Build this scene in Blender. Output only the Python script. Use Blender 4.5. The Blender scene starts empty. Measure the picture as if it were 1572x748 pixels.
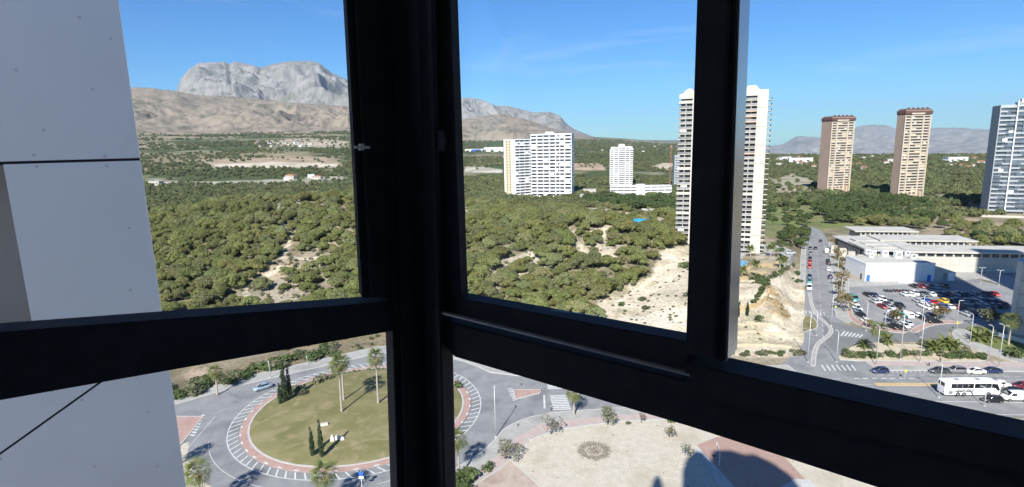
import bpy, bmesh, math, random
import numpy as np
from mathutils import Vector, Matrix
random.seed(7)
sc = bpy.context.scene
COL = sc.collection
R = math.radians

# ------------------------------------------------------------ camera
IW, IH, FPX = 1572.0, 748.0, 857.0
CX, CY, EYE = 786.0, 374.0, 60.0
ROLL, PITCH = R(1.32), math.atan(154 / 857.0)
_c, _s = math.cos(ROLL), math.sin(ROLL)
_cp, _sp = math.cos(PITCH), math.sin(PITCH)
c_right = Vector((_c, -_s * _sp, -_s * _cp))
c_up = Vector((_s, _c * _sp, _c * _cp))
c_fwd = Vector((0, _cp, -_sp))
cam = bpy.data.cameras.new('camera')
cam.sensor_width = 36.0
cam.lens = 36.0 * FPX / IW
cam.clip_start = 0.05
cam.clip_end = 90000
cam_o = bpy.data.objects.new('camera', cam)
COL.objects.link(cam_o)
m = Matrix((c_right, c_up, -c_fwd)).transposed().to_4x4()
m.translation = Vector((0, 0, EYE))
cam_o.matrix_world = m
sc.camera = cam_o

# ------------------------------------------------------------ sky, sun, exposure
SUN_AZ, SUN_EL = R(180 + 18), R(38.5)         # compass-like azimuth from +y towards +x
world = bpy.data.worlds.new('World')
sc.world = world
world.use_nodes = True
wn = world.node_tree
wn.nodes.clear()
w_out = wn.nodes.new('ShaderNodeOutputWorld')
w_bg = wn.nodes.new('ShaderNodeBackground')
w_sky = wn.nodes.new('ShaderNodeTexSky')
w_sky.sky_type = 'NISHITA'
w_sky.sun_disc = False
w_sky.sun_elevation = SUN_EL
w_sky.sun_rotation = SUN_AZ
w_sky.altitude = 60
w_sky.air_density = 1.0
w_sky.dust_density = 0.0
w_sky.ozone_density = 2.0
w_hs = wn.nodes.new('ShaderNodeHueSaturation')
w_hs.inputs['Saturation'].default_value = 1.15
w_bg.inputs['Strength'].default_value = 0.05
wn.links.new(w_sky.outputs[0], w_hs.inputs['Color'])
# thin high cirrus, all round the sky
w_tc = wn.nodes.new('ShaderNodeTexCoord')
w_map = wn.nodes.new('ShaderNodeMapping')
w_map.inputs['Scale'].default_value = (1.6, 2.2, 9.0)
w_map.inputs['Rotation'].default_value = (0.0, R(12), R(30))
w_no = wn.nodes.new('ShaderNodeTexNoise')
w_no.inputs['Scale'].default_value = 1.7
w_no.inputs['Detail'].default_value = 7
w_no.inputs['Roughness'].default_value = 0.62
w_no.inputs['Distortion'].default_value = 0.6
w_mr = wn.nodes.new('ShaderNodeMapRange')
w_mr.inputs['From Min'].default_value = 0.56
w_mr.inputs['From Max'].default_value = 0.86
w_mr.inputs['To Max'].default_value = 0.30
w_mix = wn.nodes.new('ShaderNodeMixRGB')
w_mix.inputs['Color2'].default_value = (8.5, 9.0, 9.6, 1)
wn.links.new(w_tc.outputs['Generated'], w_map.inputs['Vector'])
wn.links.new(w_map.outputs[0], w_no.inputs['Vector'])
wn.links.new(w_no.outputs['Fac'], w_mr.inputs['Value'])
wn.links.new(w_mr.outputs[0], w_mix.inputs['Fac'])
w_tint = wn.nodes.new('ShaderNodeMixRGB'); w_tint.blend_type = 'MULTIPLY'; w_tint.inputs['Fac'].default_value = 1
w_tint.inputs['Color2'].default_value = (0.38, 0.765, 1.15, 1)
wn.links.new(w_hs.outputs[0], w_tint.inputs['Color1'])
wn.links.new(w_tint.outputs[0], w_mix.inputs['Color1'])
wn.links.new(w_mix.outputs[0], w_bg.inputs['Color'])
wn.links.new(w_bg.outputs[0], w_out.inputs['Surface'])

sun = bpy.data.lights.new('sun', 'SUN')
sun.energy = 4.2
sun.angle = R(0.5)
sun.color = (1.0, 0.955, 0.88)
sun_o = bpy.data.objects.new('sun', sun)
COL.objects.link(sun_o)
S_DIR = Vector((math.sin(SUN_AZ) * math.cos(SUN_EL), math.cos(SUN_AZ) * math.cos(SUN_EL), math.sin(SUN_EL)))
sun_o.rotation_euler = S_DIR.to_track_quat('Z', 'Y').to_euler()
sun_o.location = (-60, -180, 150)

sc.view_settings.view_transform = 'Standard'
sc.view_settings.look = 'None'
sc.view_settings.exposure = 1.3
sc.view_settings.gamma = 1
sc.cycles.max_bounces = 6
sc.cycles.diffuse_bounces = 3
sc.cycles.glossy_bounces = 2
sc.cycles.transparent_max_bounces = 12
sc.cycles.volume_bounces = 0

# ------------------------------------------------------------ pixel <-> place
def ray(px, py):
    dx, dy = px - CX, py - CY
    u = dx * _c - dy * _s
    v = dx * _s + dy * _c
    d = Vector((u, FPX * _cp - v * _sp, -FPX * _sp - v * _cp))
    return d.normalized()

def gp(px, py, z=0.0):
    d = ray(px, py)
    t = (z - EYE) / d.z
    return Vector((d.x * t, d.y * t, z))

def proj(x, y, z):
    """world -> photograph pixels (arrays welcome)"""
    x = np.asarray(x, float); y = np.asarray(y, float); z = np.asarray(z, float) - EYE
    a = x * c_right.x + y * c_right.y + z * c_right.z
    b = x * c_up.x + y * c_up.y + z * c_up.z
    f = x * c_fwd.x + y * c_fwd.y + z * c_fwd.z
    f = np.where(f < 0.01, np.nan, f)
    return CX + FPX * a / f, CY - FPX * b / f

def az_of(px, py):
    d = ray(px, py)
    return math.atan2(d.x, d.y), math.atan2(d.z, math.hypot(d.x, d.y))

def azv(deg):
    return Vector((math.sin(R(deg)), math.cos(R(deg)), 0))

def in_poly(px, py, poly):
    px = np.asarray(px); py = np.asarray(py)
    r = np.zeros(px.shape, bool)
    n = len(poly)
    for i in range(n):
        x1, y1 = poly[i]; x2, y2 = poly[(i + 1) % n]
        if y1 == y2: continue
        c = ((y1 > py) != (y2 > py)) & (px < (x2 - x1) * (py - y1) / (y2 - y1) + x1)
        r ^= c
    return r

# ------------------------------------------------------------ noise for terrain
def vnoise(x, y, seed=0):
    xi = np.floor(x).astype(np.int64); yi = np.floor(y).astype(np.int64)
    fx = x - xi; fy = y - yi
    fx = fx * fx * (3 - 2 * fx); fy = fy * fy * (3 - 2 * fy)
    def h(a, b):
        n = (a * 374761393 + b * 668265263 + seed * 1442695041) & 0xFFFFFFFF
        n = ((n ^ (n >> 13)) * 1274126177) & 0xFFFFFFFF
        n = n ^ (n >> 16)
        return (n & 0xFFFF) / 65535.0
    a = h(xi, yi); b = h(xi + 1, yi); c = h(xi, yi + 1); d = h(xi + 1, yi + 1)
    return (a * (1 - fx) + b * fx) * (1 - fy) + (c * (1 - fx) + d * fx) * fy

def fbm(x, y, o=4, seed=0, ridged=False):
    t = 0; amp = 0.5; tot = 0
    for i in range(o):
        n = vnoise(x * 2 ** i + i * 17.3, y * 2 ** i - i * 9.1, seed + i)
        if ridged: n = 1 - abs(2 * n - 1)
        t = t + amp * n; tot += amp; amp *= 0.5
    return t / tot

def ss(a, b, x):
    t = np.clip((x - a) / (b - a), 0, 1)
    return t * t * (3 - 2 * t)

# side road, left kerb line
RD_D = Vector((0.465, 0.885, 0)); RD_N = Vector((-0.885, 0.465, 0)); RD_P = Vector((78.2, 140.7, 0))
def road_e(x, y):
    return (x - RD_P.x) * RD_N.x + (y - RD_P.y) * RD_N.y

def hf(x, y):
    x = np.asarray(x, float); y = np.asarray(y, float)
    d = np.hypot(x, y)
    az = np.degrees(np.arctan2(x, y))
    e = road_e(x, y)
    hill = 25 * np.exp(-((x + 130) / 175) ** 2 - ((y - 370) / 105) ** 2)
    hill = hill + 15 * np.exp(-((x - 42) / 50) ** 2 - ((y - 285) / 62) ** 2)
    hill = hill + 6 * np.exp(-((x + 25) / 60) ** 2 - ((y - 250) / 50) ** 2)
    rough = (fbm(x / 38, y / 38, 4, 3) - 0.5) * 7 + (fbm(x / 9, y / 9, 3, 11) - 0.5) * 1.6
    foot = ss(166, 245, y)
    near = 1 - ss(430, 600, y)
    hill = hill * foot + rough * foot * near * ss(6, 26, e)
    hill = hill * ss(3.5, 9, e)
    # plateau with the pool and its quarry-like edge
    st = 7.0 * ss(150, 192, y)
    stq = np.floor(st / 1.4) * 1.4 + 1.4 * ss(0.55, 1.0, (st / 1.4) % 1.0)
    band = ss(60, 72, x)
    plat = (st * (1 - band) + stq * band) * ss(40, 70, x) * (1 - ss(330, 400, y)) * ss(4.0, 11.0, e + (fbm(x / 7, y / 7, 3, 29) - .5) * 5)
    crag = (fbm(x / 5, y / 5, 4, 31, True) - 0.55) * 3.4 * ss(4, 8, e) * (1 - ss(18, 30, e)) * ss(150, 170, y) * (1 - ss(245, 262, y)) * (x > 55)
    z = np.maximum(hill, plat) + crag
    far = ss(700, 1500, d)
    wt = np.interp(az, [-60, -16, -6, 5, 11, 15, 18, 60], [2.5, 2.5, 1.15, 0.95, 0.62, 0.22, 0.0, 0.0])
    wn_ = np.interp(az, [17.5, 21, 70], [0.0, 1.0, 1.0])
    z = z + far * (0.0215 * wt * np.clip(d - 900, 0, 7000) + (fbm(x / 420, y / 420, 4, 5) - 0.5) * 14 * ss(900, 2500, d))
    z = z - wn_ * 0.034 * np.clip(d - 1900, 0, 11500) * ss(1900, 2400, d)
    return np.where(y < 60, 0, z) - 0.05

def hz(x, y):
    return float(hf(np.array([x]), np.array([y]))[0])

def hit(px, py):
    """where the line of sight through a pixel meets the terrain"""
    d = ray(px, py)
    t = np.concatenate([np.linspace(60, 700, 1300), np.geomspace(705, 9000, 500)])
    X = d.x * t; Y = d.y * t; Z = EYE + d.z * t
    b = np.nonzero(Z < hf(X, Y))[0]
    i = b[0] if len(b) else len(t) - 1
    return Vector((X[i], Y[i], hz(X[i], Y[i])))

# ------------------------------------------------------------ materials
def mat(name, c1, c2=None, scale=1.0, rough=0.8, bump=0.0, bscale=None, metal=0.0, rnd=0.0, objcol=False,
        coords='Object', detail=5, spec=0.3, transl=0.0, attr=None, c3=None, s3=0.05, hue=0.0):
    m = bpy.data.materials.new(name)
    m.use_nodes = True
    nt = m.node_tree
    b = nt.nodes['Principled BSDF']
    b.inputs['Roughness'].default_value = rough
    b.inputs['Metallic'].default_value = metal
    b.inputs['Specular IOR Level'].default_value = spec
    L = nt.links.new
    if coords == 'Object':
        tc = nt.nodes.new('ShaderNodeTexCoord').outputs['Object']
    else:
        tc = nt.nodes.new('ShaderNodeNewGeometry').outputs['Position']
    def noise(sc_, det=detail, dist=0.0):
        n = nt.nodes.new('ShaderNodeTexNoise')
        n.inputs['Scale'].default_value = sc_
        n.inputs['Detail'].default_value = det
        n.inputs['Roughness'].default_value = 0.6
        n.inputs['Distortion'].default_value = dist
        L(tc, n.inputs['Vector'])
        return n.outputs['Fac']
    def ramp(f, a, bb):
        r = nt.nodes.new('ShaderNodeMapRange')
        r.inputs['From Min'].default_value = a; r.inputs['From Max'].default_value = bb
        L(f, r.inputs['Value'])
        return r.outputs[0]
    rgb = nt.nodes.new('ShaderNodeRGB'); rgb.outputs[0].default_value = (*c1, 1)
    col = rgb.outputs[0]
    if objcol:
        oi = nt.nodes.new('ShaderNodeObjectInfo'); col = oi.outputs['Color']
    if attr:
        at = nt.nodes.new('ShaderNodeVertexColor'); at.layer_name = attr; col = at.outputs['Color']
    if c2 is not None:
        mx = nt.nodes.new('ShaderNodeMixRGB')
        L(ramp(noise(scale), 0.36, 0.64), mx.inputs['Fac'])
        L(col, mx.inputs['Color1']); mx.inputs['Color2'].default_value = (*c2, 1)
        col = mx.outputs[0]
    if c3 is not None:
        mx = nt.nodes.new('ShaderNodeMixRGB')
        L(ramp(noise(s3, 6, 0.4), 0.5, 0.68), mx.inputs['Fac'])
        L(col, mx.inputs['Color1']); mx.inputs['Color2'].default_value = (*c3, 1)
        col = mx.outputs[0]
    if rnd or hue:
        oi = nt.nodes.new('ShaderNodeObjectInfo')
        r = nt.nodes.new('ShaderNodeMapRange')
        r.inputs['To Min'].default_value = 1 - rnd; r.inputs['To Max'].default_value = 1 + rnd
        L(oi.outputs['Random'], r.inputs['Value'])
        h = nt.nodes.new('ShaderNodeHueSaturation')
        L(r.outputs[0], h.inputs['Value']); L(col, h.inputs['Color'])
        if hue:
            mu = nt.nodes.new('ShaderNodeMath'); mu.operation = 'MULTIPLY'; mu.inputs[1].default_value = 7.31
            L(oi.outputs['Random'], mu.inputs[0])
            fr = nt.nodes.new('ShaderNodeMath'); fr.operation = 'FRACT'
            L(mu.outputs[0], fr.inputs[0])
            r2 = nt.nodes.new('ShaderNodeMapRange')
            r2.inputs['To Min'].default_value = 0.5 - hue; r2.inputs['To Max'].default_value = 0.5 + hue
            L(fr.outputs[0], r2.inputs['Value']); L(r2.outputs[0], h.inputs['Hue'])
        col = h.outputs[0]
    L(col, b.inputs['Base Color'])
    if bump:
        bp = nt.nodes.new('ShaderNodeBump')
        bp.inputs['Strength'].default_value = bump
        bp.inputs['Distance'].default_value = 0.2 if coords == 'Object' else 0.4
        L(noise(bscale or scale * 4), bp.inputs['Height'])
        L(bp.outputs[0], b.inputs['Normal'])
    if transl:
        tr = nt.nodes.new('ShaderNodeBsdfTranslucent')
        L(col, tr.inputs['Color'])
        ms = nt.nodes.new('ShaderNodeMixShader'); ms.inputs[0].default_value = transl
        L(b.outputs[0], ms.inputs[1]); L(tr.outputs[0], ms.inputs[2])
        L(ms.outputs[0], nt.nodes['Material Output'].inputs['Surface'])
    return m

M = {}
M['frame'] = mat('anthracite_aluminium', (0.028, 0.031, 0.042), (0.036, 0.039, 0.05), 30, 0.6, 0.02, 400, spec=0.05)
M['jamb'] = mat('satin_aluminium_jamb', (0.5, 0.49, 0.48), (0.45, 0.44, 0.43), 8, 0.18, metal=0.85)
M['gasket'] = mat('black_rubber', (0.006, 0.006, 0.007), None, rough=0.7)
M['track'] = mat('bare_aluminium', (0.55, 0.56, 0.58), (0.45, 0.46, 0.48), 20, 0.35, metal=0.6)
M['cladding'] = mat('white_cladding', (0.87, 0.86, 0.86), (0.83, 0.825, 0.82), 0.7, 0.45, 0.01, 60, c3=(0.74, 0.735, 0.73), s3=0.55)
M['joint'] = mat('dark_joint', (0.02, 0.022, 0.03), None, rough=0.9)
M['fixing'] = mat('grey_fixing', (0.62, 0.63, 0.65), None, rough=0.5, metal=0.2)
M['room'] = mat('room_plaster', (0.5, 0.5, 0.5), (0.46, 0.46, 0.46), 2, 0.9)
M['reveal'] = mat('dim_reveal', (0.5, 0.45, 0.4), (0.45, 0.41, 0.37), 3, 0.8)
M['tower_own'] = mat('tower_render', (0.8, 0.79, 0.77), (0.77, 0.76, 0.74), 0.3, 0.9)
M['asphalt'] = mat('asphalt', (0.195, 0.195, 0.197), (0.235, 0.235, 0.233), 0.35, 0.9, 0.15, 8, coords='Pos', c3=(0.145, 0.145, 0.148), s3=0.11)
M['asphalt_dark'] = mat('asphalt_recent', (0.15, 0.15, 0.152), (0.18, 0.18, 0.18), 0.3, 0.9, 0.15, 8, coords='Pos', c3=(0.15, 0.15, 0.15), s3=0.06)
M['carpark'] = mat('car_park_asphalt', (0.21, 0.21, 0.21), (0.26, 0.255, 0.25), 0.2, 0.9, 0.15, 8, coords='Pos', c3=(0.18, 0.18, 0.18), s3=0.07)
M['paint'] = mat('road_paint', (0.62, 0.62, 0.60), (0.42, 0.42, 0.41), 1.4, 0.8, coords='Pos')
M['pavement'] = mat('pavement', (0.30, 0.29, 0.27), (0.36, 0.35, 0.32), 0.5, 0.9, 0.1, 10, coords='Pos', c3=(0.25, 0.24, 0.23), s3=0.12)
M['red_paver'] = mat('red_pavers', (0.34, 0.22, 0.185), (0.39, 0.27, 0.23), 0.8, 0.9, 0.15, 12, coords='Pos', c3=(0.30, 0.2, 0.17), s3=0.25)
M['kerb'] = mat('kerb_concrete', (0.46, 0.45, 0.42), (0.38, 0.37, 0.35), 0.8, 0.85, coords='Pos')
M['lawn'] = mat('dry_lawn', (0.14, 0.135, 0.05), (0.20, 0.18, 0.085), 0.16, 0.95, 0.4, 6, coords='Pos', c3=(0.26, 0.215, 0.12), s3=0.3)
M['green_lawn'] = mat('green_lawn', (0.11, 0.14, 0.04), (0.15, 0.16, 0.06), 0.2, 0.95, 0.3, 6, coords='Pos')
M['gravel'] = mat('gravel_lot', (0.45, 0.40, 0.32), (0.51, 0.46, 0.38), 0.7, 0.95, 0.5, 5, coords='Pos', c3=(0.40, 0.35, 0.27), s3=0.14)
M['faded_red'] = mat('faded_red_path', (0.37, 0.29, 0.265), (0.42, 0.34, 0.31), 0.6, 0.9, 0.1, 8, coords='Pos', c3=(0.36, 0.31, 0.29), s3=0.2)
M['pink_soil'] = mat('pink_soil', (0.36, 0.285, 0.235), (0.42, 0.34, 0.285), 0.5, 0.95, 0.3, 5, coords='Pos', c3=(0.28, 0.21, 0.17), s3=0.2)
M['tile_court'] = mat('brown_red_court', (0.31, 0.205, 0.165), (0.345, 0.235, 0.195), 0.5, 0.8, 0.05, 5, coords='Pos')
M['ochre'] = mat('ochre_paving', (0.42, 0.30, 0.15), (0.46, 0.35, 0.2), 0.3, 0.9, 0.1, 4, coords='Pos')
M['concrete'] = mat('pale_concrete', (0.46, 0.43, 0.37), (0.40, 0.37, 0.32), 0.25, 0.85, 0.05, 3)
M['grey_concrete'] = mat('grey_concrete', (0.50, 0.48, 0.45), (0.58, 0.56, 0.52), 0.5, 0.9, 0.2, 3)
M['cream'] = mat('cream_render', (0.49, 0.46, 0.40), (0.43, 0.405, 0.355), 0.12, 0.85, 0.03, 2)
M['white'] = mat('white_render', (0.74, 0.74, 0.73), (0.68, 0.68, 0.68), 0.12, 0.8)
M['white_metal'] = mat('white_metal', (0.72, 0.72, 0.72), None, rough=0.45)
M['roof_white'] = mat('pale_roof', (0.45, 0.43, 0.39), (0.37, 0.355, 0.32), 0.2, 0.9, coords='Pos')
M['dark_glass'] = mat('dark_window', (0.035, 0.04, 0.05), (0.06, 0.065, 0.075), 0.15, 0.12, spec=0.6, rnd=0.5)
M['blue_glass'] = mat('blue_window', (0.06, 0.08, 0.105), (0.11, 0.135, 0.165), 0.12, 0.15, spec=0.7, rnd=0.4)
M['shade_in'] = mat('recess_shade_dark_fill', (0.085, 0.08, 0.075), (0.13, 0.12, 0.11), 0.2, 0.9)  # recess shade put into the colour; also fills dark doors and windows
M['blind'] = mat('window_blind', (0.55, 0.52, 0.46), None, rough=0.8, rnd=0.15)
M['brown'] = mat('pink_brown_render', (0.36, 0.265, 0.205), (0.32, 0.235, 0.18), 0.12, 0.85)
M['maroon'] = mat('maroon_crown', (0.085, 0.045, 0.04), (0.13, 0.075, 0.065), 0.3, 0.7)
M['twin_band'] = mat('beige_band', (0.52, 0.44, 0.345), (0.46, 0.39, 0.305), 0.15, 0.85)
M['blue_band'] = mat('blue_grey_band', (0.36, 0.375, 0.385), (0.29, 0.31, 0.325), 0.15, 0.6)
M['rail'] = mat('balcony_rail', (0.16, 0.16, 0.165), (0.26, 0.255, 0.25), 0.6, 0.5, rnd=0.25)
M['awning'] = mat('orange_awning', (0.55, 0.22, 0.08), (0.6, 0.3, 0.14), 0.5, 0.8)
M['pole'] = mat('galvanised_pole', (0.50, 0.50, 0.50), None, rough=0.45, metal=0.3)
M['tyre'] = mat('tyre', (0.015, 0.015, 0.015), None, rough=0.85)
M['rim'] = mat('rim', (0.4, 0.4, 0.42), None, rough=0.35, metal=0.7)
M['car_paint'] = mat('car_paint', (0.5, 0.5, 0.5), None, rough=0.28, objcol=True, spec=0.6)
M['car_glass'] = mat('car_glass', (0.012, 0.014, 0.017), None, rough=0.08, spec=0.7)
M['lens'] = mat('lamp_lens', (0.7, 0.7, 0.68), None, rough=0.15)
M['tail'] = mat('tail_lens', (0.35, 0.02, 0.015), None, rough=0.2)
M['bus_white'] = mat('coach_white', (0.78, 0.78, 0.77), (0.74, 0.74, 0.74), 0.8, 0.3, spec=0.5)
M['black'] = mat('black_print', (0.02, 0.02, 0.022), None, rough=0.5)
M['teal'] = mat('teal_print', (0.03, 0.22, 0.22), None, rough=0.5)
M['orange'] = mat('orange_print', (0.75, 0.25, 0.03), None, rough=0.5)
M['yellow'] = mat('yellow_sign', (0.50, 0.45, 0.07), None, rough=0.5)
M['blue_sign'] = mat('blue_sign', (0.03, 0.12, 0.5), None, rough=0.5)
M['sign_white'] = mat('white_sign', (0.7, 0.7, 0.7), None, rough=0.5)
M['crane'] = mat('red_steel', (0.38, 0.17, 0.14), None, rough=0.6)
M['pool'] = mat('pool_water', (0.03, 0.27, 0.50), (0.05, 0.33, 0.55), 0.5, 0.08, 0.08, 3, coords='Pos', spec=0.5)
M['bark'] = mat('bark', (0.13, 0.095, 0.07), (0.18, 0.14, 0.11), 3, 0.95, 0.4, 8)
M['palm_bark'] = mat('palm_bark', (0.30, 0.26, 0.21), (0.38, 0.34, 0.29), 4, 0.95, 0.5, 9)
M['pine'] = mat('pine_needles', (0.145, 0.165, 0.05), (0.225, 0.225, 0.08), 0.55, 0.7, rnd=0.22, hue=0.02, transl=0.25)
M['pine_pale'] = mat('pale_pine_needles', (0.165, 0.18, 0.07), (0.24, 0.24, 0.11), 0.6, 0.75, rnd=0.25, hue=0.025, transl=0.25)
M['sand_bed'] = mat('sandy_bed', (0.43, 0.365, 0.26), (0.49, 0.425, 0.315), 0.5, 0.95, 0.3, 5, coords='Pos', c3=(0.34, 0.28, 0.19), s3=0.3)
M['wood'] = mat('far_wood_leaves', (0.10, 0.12, 0.048), (0.16, 0.17, 0.074), 0.4, 0.75, rnd=0.28, hue=0.02, transl=0.2)
M['darkleaf'] = mat('dark_leaves', (0.056, 0.085, 0.028), (0.10, 0.128, 0.044), 0.5, 0.7, rnd=0.2, hue=0.015, transl=0.2)
M['scrub'] = mat('scrub_leaves', (0.11, 0.115, 0.065), (0.17, 0.165, 0.095), 0.8, 0.85, rnd=0.3, hue=0.02, transl=0.2)
M['cypress'] = mat('cypress_leaves', (0.018, 0.034, 0.014), (0.04, 0.06, 0.022), 1.2, 0.8, rnd=0.1, transl=0.12)
M['frond'] = mat('palm_frond', (0.09, 0.12, 0.03), (0.16, 0.175, 0.055), 2, 0.55, rnd=0.25, hue=0.015, transl=0.25)
M['skirt'] = mat('dead_fronds', (0.24, 0.17, 0.09), (0.3, 0.23, 0.13), 2, 0.9, rnd=0.1)
M['autumn'] = mat('autumn_leaves', (0.20, 0.15, 0.06), (0.14, 0.12, 0.045), 0.8, 0.8, rnd=0.25, hue=0.02, transl=0.25)
M['greyleaf'] = mat('grey_green_leaves', (0.14, 0.14, 0.08), (0.2, 0.19, 0.12), 0.9, 0.85, rnd=0.2, transl=0.25)
M['sandstone'] = mat('sandstone', (0.50, 0.42, 0.30), (0.42, 0.34, 0.24), 0.6, 0.95, 0.5, 3)
M['stone'] = mat('white_stone', (0.6, 0.58, 0.52), (0.5, 0.48, 0.44), 2, 0.9, 0.3, 5)
M['skin'] = mat('skin', (0.45, 0.28, 0.2), None, rough=0.6)
M['cloth_dark'] = mat('dark_cloth', (0.03, 0.03, 0.045), None, rough=0.9)
M['cloth_pale'] = mat('pale_cloth', (0.6, 0.6, 0.62), None, rough=0.9)
M['hair'] = mat('hair', (0.03, 0.02, 0.015), None, rough=0.8)
M['terracotta'] = mat('terracotta_tiles', (0.36, 0.15, 0.08), (0.3, 0.13, 0.07), 1, 0.9)
M['hedge'] = M['darkleaf']
M['rubble'] = mat('dark_rubble', (0.13, 0.115, 0.095), (0.22, 0.19, 0.16), 1.5, 0.95, 0.5, 6, coords='Pos')
M['brown_slope'] = mat('brown_scrub_terrace', (0.25, 0.18, 0.09), (0.33, 0.25, 0.14), 0.7, 0.95, 0.4, 4, coords='Pos')

def glass_mat():
    m = bpy.data.materials.new('window_glass')
    m.use_nodes = True
    nt = m.node_tree; nt.nodes.clear()
    o = nt.nodes.new('ShaderNodeOutputMaterial')
    t = nt.nodes.new('ShaderNodeBsdfTransparent'); t.inputs[0].default_value = (0.96, 0.975, 0.985, 1)
    g = nt.nodes.new('ShaderNodeBsdfGlossy'); g.inputs['Roughness'].default_value = 0.0
    lw = nt.nodes.new('ShaderNodeLayerWeight'); lw.inputs['Blend'].default_value = 0.5
    pw = nt.nodes.new('ShaderNodeMath'); pw.operation = 'POWER'; pw.inputs[1].default_value = 5
    f = nt.nodes.new('ShaderNodeMapRange'); f.inputs['To Min'].default_value = 0.02; f.inputs['To Max'].default_value = 0.6
    nt.links.new(lw.outputs['Facing'], pw.inputs[0]); nt.links.new(pw.outputs[0], f.inputs['Value'])
    x = nt.nodes.new('ShaderNodeMixShader')
    nt.links.new(f.outputs[0], x.inputs[0]); nt.links.new(t.outputs[0], x.inputs[1]); nt.links.new(g.outputs[0], x.inputs[2])
    nt.links.new(x.outputs[0], o.inputs['Surface'])
    return m
M['glass'] = glass_mat()

# ------------------------------------------------------------ mesh building
class MB:
    def __init__(s): s.v = []; s.f = []; s.m = []
    def add(s, vs, fs, mi=0):
        o = len(s.v); s.v += [tuple(v) for v in vs]
        for f in fs: s.f.append([i + o for i in f]); s.m.append(mi)
        return s
    def box(s, x0, x1, y0, y1, z0, z1, mi=0, rot=0, c=(0, 0)):
        vs = [(x, y, z) for z in (z0, z1) for y in (y0, y1) for x in (x0, x1)]
        if rot:
            ca, sa = math.cos(rot), math.sin(rot)
            vs = [(c[0] + (x - c[0]) * ca - (y - c[1]) * sa, c[1] + (x - c[0]) * sa + (y - c[1]) * ca, z) for x, y, z in vs]
        return s.add(vs, [(0, 2, 3, 1), (4, 5, 7, 6), (0, 1, 5, 4), (2, 6, 7, 3), (0, 4, 6, 2), (1, 3, 7, 5)], mi)
    def prism(s, poly, z0, z1, mi=0, bottom=True):
        n = len(poly)
        a = sum(poly[i][0] * poly[(i + 1) % n][1] - poly[(i + 1) % n][0] * poly[i][1] for i in range(n))
        if a < 0: poly = poly[::-1]
        vs = [(p[0], p[1], z0) for p in poly] + [(p[0], p[1], z1) for p in poly]
        fs = [tuple(range(n, 2 * n))] + [(i, (i + 1) % n, (i + 1) % n + n, i + n) for i in range(n)]
        if bottom: fs.append(tuple(range(n - 1, -1, -1)))
        return s.add(vs, fs, mi)
    def extrude(s, poly3, vec, mi=0):
        n = len(poly3); vec = Vector(vec)
        vs = [Vector(p) for p in poly3] + [Vector(p) + vec for p in poly3]
        return s.add(vs, [tuple(range(n)), tuple(range(2 * n - 1, n - 1, -1))] + [(i, i + n, (i + 1) % n + n, (i + 1) % n) for i in range(n)], mi)
    def tube(s, pts, rad, n=8, mi=0, cap=True):
        pts = [Vector(p) for p in pts]; o = len(s.v); k = len(pts)
        if not isinstance(rad, (list, tuple)): rad = [rad] * k
        for i, p in enumerate(pts):
            t = (pts[min(i + 1, k - 1)] - pts[max(i - 1, 0)]).normalized()
            a = t.cross(Vector((0, 0, 1)) if abs(t.z) < .9 else Vector((1, 0, 0))).normalized(); b = t.cross(a)
            for j in range(n):
                w = 2 * math.pi * j / n
                s.v.append(tuple(p + (a * math.cos(w) + b * math.sin(w)) * rad[i]))
        for i in range(k - 1):
            for j in range(n):
                s.f.append([o + i * n + j, o + i * n + (j + 1) % n, o + (i + 1) * n + (j + 1) % n, o + (i + 1) * n + j]); s.m.append(mi)
        if cap:
            s.f.append([o + j for j in range(n)][::-1]); s.m.append(mi)
            s.f.append([o + (k - 1) * n + j for j in range(n)]); s.m.append(mi)
        return s
    def loft(s, secs, mi=0):
        """secs: lists of equal-length rings"""
        o = len(s.v); n = len(secs[0])
        for r in secs: s.v += [tuple(p) for p in r]
        for i in range(len(secs) - 1):
            for j in range(n):
                s.f.append([o + i * n + j, o + i * n + (j + 1) % n, o + (i + 1) * n + (j + 1) % n, o + (i + 1) * n + j]); s.m.append(mi)
        s.f.append([o + j for j in range(n)][::-1]); s.m.append(mi)
        s.f.append([o + (len(secs) - 1) * n + j for j in range(n)]); s.m.append(mi)
        return s
    def mesh(s, name, mats):
        me = bpy.data.meshes.new(name)
        me.from_pydata(s.v, [], s.f)
        for mm in (mats if isinstance(mats, (list, tuple)) else [mats]): me.materials.append(M[mm] if isinstance(mm, str) else mm)
        if any(s.m): me.polygons.foreach_set('material_index', s.m)
        me.update()
        return me

def smooth(me):
    me.polygons.foreach_set('use_smooth', [True] * len(me.polygons)); return me

def np_mesh(name, V, F, mats, col=None, smooth_=False):
    me = bpy.data.meshes.new(name)
    V = np.asarray(V, np.float32); F = np.asarray(F, np.int32)
    me.vertices.add(len(V)); me.vertices.foreach_set('co', V.ravel())
    k = F.shape[1]
    me.loops.add(F.size); me.loops.foreach_set('vertex_index', F.ravel())
    me.polygons.add(len(F))
    me.polygons.foreach_set('loop_start', np.arange(0, F.size, k, dtype=np.int32))
    for mm in (mats if isinstance(mats, (list, tuple)) else [mats]): me.materials.append(M[mm] if isinstance(mm, str) else mm)
    if col is not None:
        a = me.color_attributes.new('zone', 'FLOAT_COLOR', 'POINT')
        a.data.foreach_set('color', np.c_[col, np.ones(len(col))].astype(np.float32).ravel())
    me.update(calc_edges=True)
    if smooth_: smooth(me)
    return me

def link(name, me, parent=None, loc=None, rot=None):
    o = bpy.data.objects.new(name, me); COL.objects.link(o)
    if parent is not None:
        o.parent = parent; _kids.setdefault(parent.name, []).append(o)
    if loc is not None: o.location = loc
    if rot is not None: o.rotation_euler = (0, 0, rot) if isinstance(rot, (int, float)) else rot
    return o

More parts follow.
